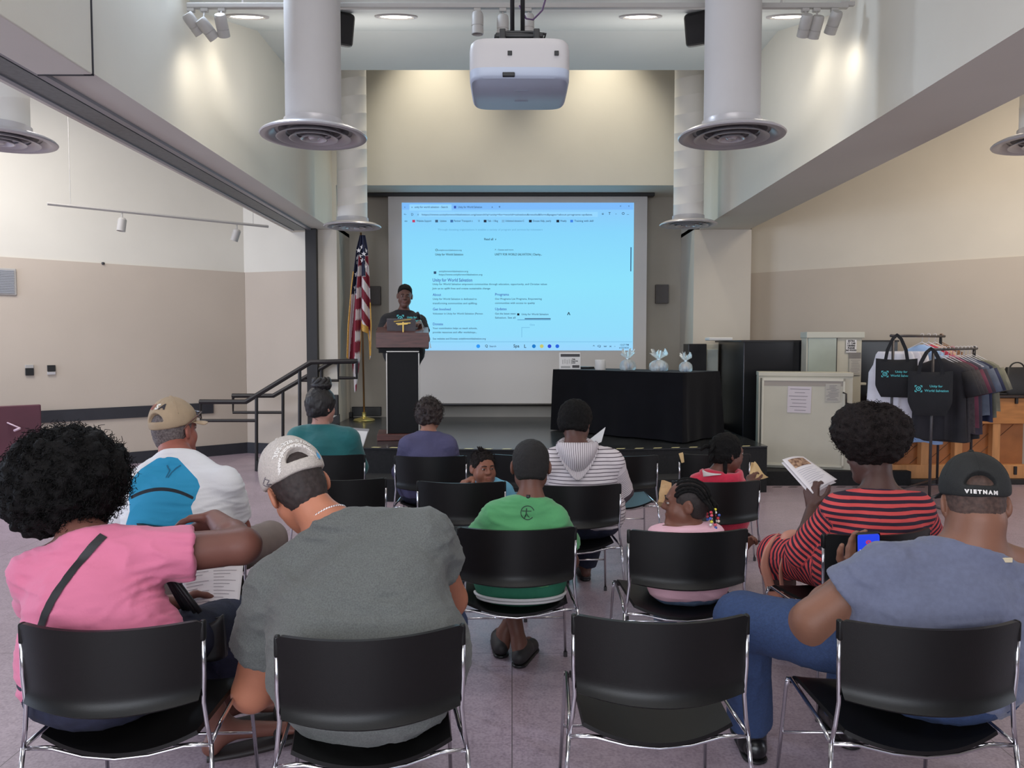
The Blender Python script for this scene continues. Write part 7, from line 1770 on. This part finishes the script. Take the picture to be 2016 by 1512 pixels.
# ------------------------------------------------------------------ woman in the teal jacket
HC = zfix(Q(640, 975, 5.40), .53)
P = Fig(HD=Q(634, 800, 5.46), hs=1.0, R=rot_to((.55, .82, -.08)), NK=Q(632, 845, 5.43), SL=Q(588, 864, 5.40), SR=Q(686, 866, 5.40), HC=HC, tr=.118, waist=1.06, sr=.058, nr=.052,
        EL=Q(575, 925, 5.50), WL=Q(625, 945, 5.72), ER=Q(704, 920, 5.50), WR=Q(690, 905, 5.74), ua=(.062, .052), fa=(.046, .030), hw=.105,
        KL=zfix(Q(625, 965, 5.88), .48), KR=zfix(Q(690, 965, 5.88), .48), AL=zfix(Q(630, 1050, 5.88), .10), AR=zfix(Q(690, 1050, 5.88), .10), th=(.09, .064), sh=(.055, .040))
t = person('woman in a teal jacket with dark hair pinned up in a bun', HC)
v, f = surf(P.body(hand_prims(P.WL, (.6, .7, 0), (0, .2, -1), (.7, .4, .3), .95, .5)+hand_prims(P.WR, (-.1, .7, .3), (-.6, .3, -.5), (-.3, .1, .9), .95, .5)), .0075); obj('body', v, f, skin('teal_woman', (176, 128, 114)), t, True)
face_parts(t, P.HD, P.R, P.hs)
m_teal = M('teal_wool', (24, 96, 98), .85, noise=(6, .12), bump=(120, .12), sheen=.2)
so, _ = cloth_obj('jacket', P.shirt(.018, (1.88, 1.88), .008, .10, False, -.006, [TOR(P.NK+UPZ*.018, nrm((0, -.25, 1)), P.nr+.014, .016), E(P.SL+P.up*.02, (.05, .05, .034)), E(P.SR+P.up*.02, (.05, .05, .034))]), .007, m_teal, t, .005, (8, 8, 16), 48)
cloth_obj('trousers', P.trousers(.013), .011, M('black_trousers', (28, 27, 30), .85), t, .004, (20, 20, 10), 49)
L = lambda *p: P.HD+P.R@(np.array(p)*P.hs)
m_ud = M('hair_updo', (24, 19, 20), .5, noise=(30, .35), bump=(90, .5), nstretch=(1, 1, .25))
ho, _ = hair_shell('hair', infl(skull(P.HD, P.R, P.hs, .018), .004)+[E(L(0, -.07, .02), (.055, .05, .07), P.R, .04), C(L(0, -.045, .075), L(.014, -.03, .165), .06, .045, .04), PL(L(0, 0, -.070), P.R@np.array((0, .1, -1)), .012), PL(L(0, .055, .03), P.R@np.array((0, 1, 0)), .012)], .0055, m_ud, t, .004, 30, 4)
mb = MB()
for k in range(9):
    a = 2*PI*k/9; o_ = L(.016, -.03, .150); mb.tube([o_+np.array((.052*math.cos(a+q*1.1), .046*math.sin(a+q*1.1), -.022+.024*q+.012*math.sin(3*q))) for q in np.linspace(0, 2.6, 9)], [.014, .019, .022, .024, .024, .022, .020, .018, .012], 8)
mb.build('hair_bun', m_ud, ho, True)
for k in range(8):
    b = L(.03*math.sin(k*2.1), -.07+.02*math.cos(k), -.066); MB().tube([b, b+np.array((.012*math.sin(k*3), -.006, -.016)), b+np.array((.02*math.sin(k*2), -.002, -.034))], .0012, 5).build('hair_wisp', m_ud, ho, True)
tb_ = thing('clipboard', 'white sheet on a grey clipboard held by the woman in teal', 'clipboard', Q(708, 865, 5.75))
T4 = [Q(686, 842, 5.92), Q(727, 845, 5.94), Q(712, 890, 5.72), Q(700, 890, 5.70)]
def clip_(u, w, off=0): return (T4[0]*(1-u)+T4[1]*u)*(1-w)+(T4[3]*(1-u)+T4[2]*u)*w+np.array((0, -off, off*.6))
MB().grid(clip_, 6, 8, .006).build('board', M('clipboard_grey', (132, 130, 134), .5), tb_)
MB().grid(lambda u, w: clip_(.03+.94*u, .12+.88*w, .006), 6, 8, .001).build('sheet', M('paper_white', 0), tb_)
for A_ in (P.AL, P.AR): shoe('shoe', zfix(A_-np.array((0, .06, 0)), 0), zfix(A_+np.array((0, .18, 0)), 0), M('dark_shoe', 0), t)

# ------------------------------------------------------------------ speaker at the lectern
ys = 8.92
HC = zfix(Q(795, 720, ys), ZST+.94)
P = Fig(HD=Q(797, 583, ys), hs=1.03, R=rot_to((.16, -.97, -.16), (.05, 0, 1)), NK=Q(795, 614, ys+.02), SL=Q(827, 634, ys), SR=Q(762, 632, ys), HC=HC, tr=.118, waist=.95, sr=.060, nr=.056,
        EL=Q(838, 662, ys-.10), WL=zfix(Q(826, 672, ys-.30), 0), ER=Q(749, 664, ys-.10), WR=zfix(Q(766, 672, ys-.30), 0), ua=(.058, .048), fa=(.042, .029), hw=.10,
        KL=zfix(Q(808, 760, ys), ZST+.50), KR=zfix(Q(783, 760, ys), ZST+.50), AL=zfix(Q(812, 830, ys+.02), ZST+.085), AR=zfix(Q(779, 830, ys+.02), ZST+.085), th=(.088, .060), sh=(.056, .040))
P.WL[2] = P.WR[2] = zt1+.115
P.EL[2] = P.ER[2] = min(P.EL[2], P.SL[2]-.20)
t = person('man in a black printed t-shirt speaking behind the lectern', (HC[0], ys)); t.location.z = ZST
hp = hand_prims(P.WL, (-.3, -.9, -.1), (0, 0, -1), (-.9, .2, 0), 1, .35)+hand_prims(P.WR, (.3, -.9, -.1), (0, 0, -1), (.9, .2, 0), 1, .35)
v, f = surf(P.body(hp), .0065); obj('body', v, f, skin('speaker', (92, 62, 54)), t, True)
face_parts(t, P.HD, P.R, P.hs, lip=(112, 72, 66))
so, tg = cloth_obj('t_shirt', P.shirt(.013, (.62, .62), .014, .08, True, .008), .007, M('black_jersey', (23, 23, 28), .88, noise=(6, .15), bump=(120, .15)), t, .005, (9, 9, 22), 52)
oc = Q(777, 624, ys-.5); m_ = mark(oc, (1, 0, 0), (0, 0, 1), .082); v, f = wrap(np.array(m_.v), m_.f, tg, (0, 1, 0), .003, .02); obj('chest_logo', v, f, m_cyan, so)
for s_, px, py in (('Unity for', 801, 622), ('World Salvation', 803, 629)): decal('chest_print', s_, .031, Q(px, py, ys-.5), (1, 0, 0), (0, 0, 1), (0, 1, 0), tg, m_cyan, so, .003, .0008, maxe=.02)
cloth_obj('trousers', P.trousers(.013), .011, M('black_trousers', 0), t, .004, (20, 20, 8), 53)
L = lambda *p: P.HD+P.R@(np.array(p)*P.hs)
hair_shell('hair', infl(skull(P.HD, P.R, P.hs, .006), .0)+[E(L(0, -.015, .075), (.074, .092, .062), P.R, .02), PL(L(0, .02, .035), P.R@np.array((0, .75, -1)), .008), PL(L(0, .062, .07), P.R@np.array((0, 1, -.6)), .008)], .005, m_hairb, t, .003, 80, 4)
for A_ in (P.AL, P.AR):
    o = shoe('shoe', zfix(A_+np.array((0, .07, 0)), ZST), zfix(A_+np.array((0, -.19, 0)), ZST), M('dark_shoe', 0), t)
# ------------------------------------------------------------------ paper bags and cards on the chairs
def bagpaper(label, pts, mat, nm='paper_bag', cat='paper bag'):
    c_ = np.mean(pts, axis=0); o = thing(nm, label, cat, c_)
    A_, B_, C__, D_ = pts
    MB().grid(lambda u, w: (A_*(1-u)+B_*u)*(1-w)+(D_*(1-u)+C__*u)*w+np.array((0, .014*math.sin(7*u+3*w), .010*math.sin(5*u*w+1))), 10, 10, .006).build('sheet', mat, o, 50)
    return o
m_kraft = M('kraft_paper', (196, 160, 118), .85, noise=(10, .12), bump=(60, .4))
bagpaper('pointed kraft paper sheet sticking out right of the red hooded child', [Q(1480, 914, 4.70), Q(1486, 912, 4.72), Q(1512, 938, 4.70), Q(1476, 948, 4.66)], M('kraft_yellow', (214, 182, 132), .85), 'paper_sheet', 'paper')
ob = bagpaper('crumpled kraft paper bag beside the girl with braids', [Q(1303, 948, 4.75), Q(1328, 955, 4.75), Q(1322, 990, 4.6), Q(1297, 992, 4.6)], m_kraft)
v, f = surf([E(Q(1312, 972, 4.72), (.045, .04, .06), None, .02), E(Q(1305, 990, 4.70), (.03, .03, .03), None, .02)], .006); v = wrinkle(v, f, .016, (26, 26, 26), 3); obj('bag_body', v, f, m_kraft, ob, 30)
tag(MB().bbox(Q(1343, 901, 5.29), (.03, .004, .07), .001, R=np.array(Matrix.Rotation(-.3, 3, 'Y'))).build('card', M('kraft_yellow', 0)), 'pale card corner behind the empty chair near the red hooded child', 'card')
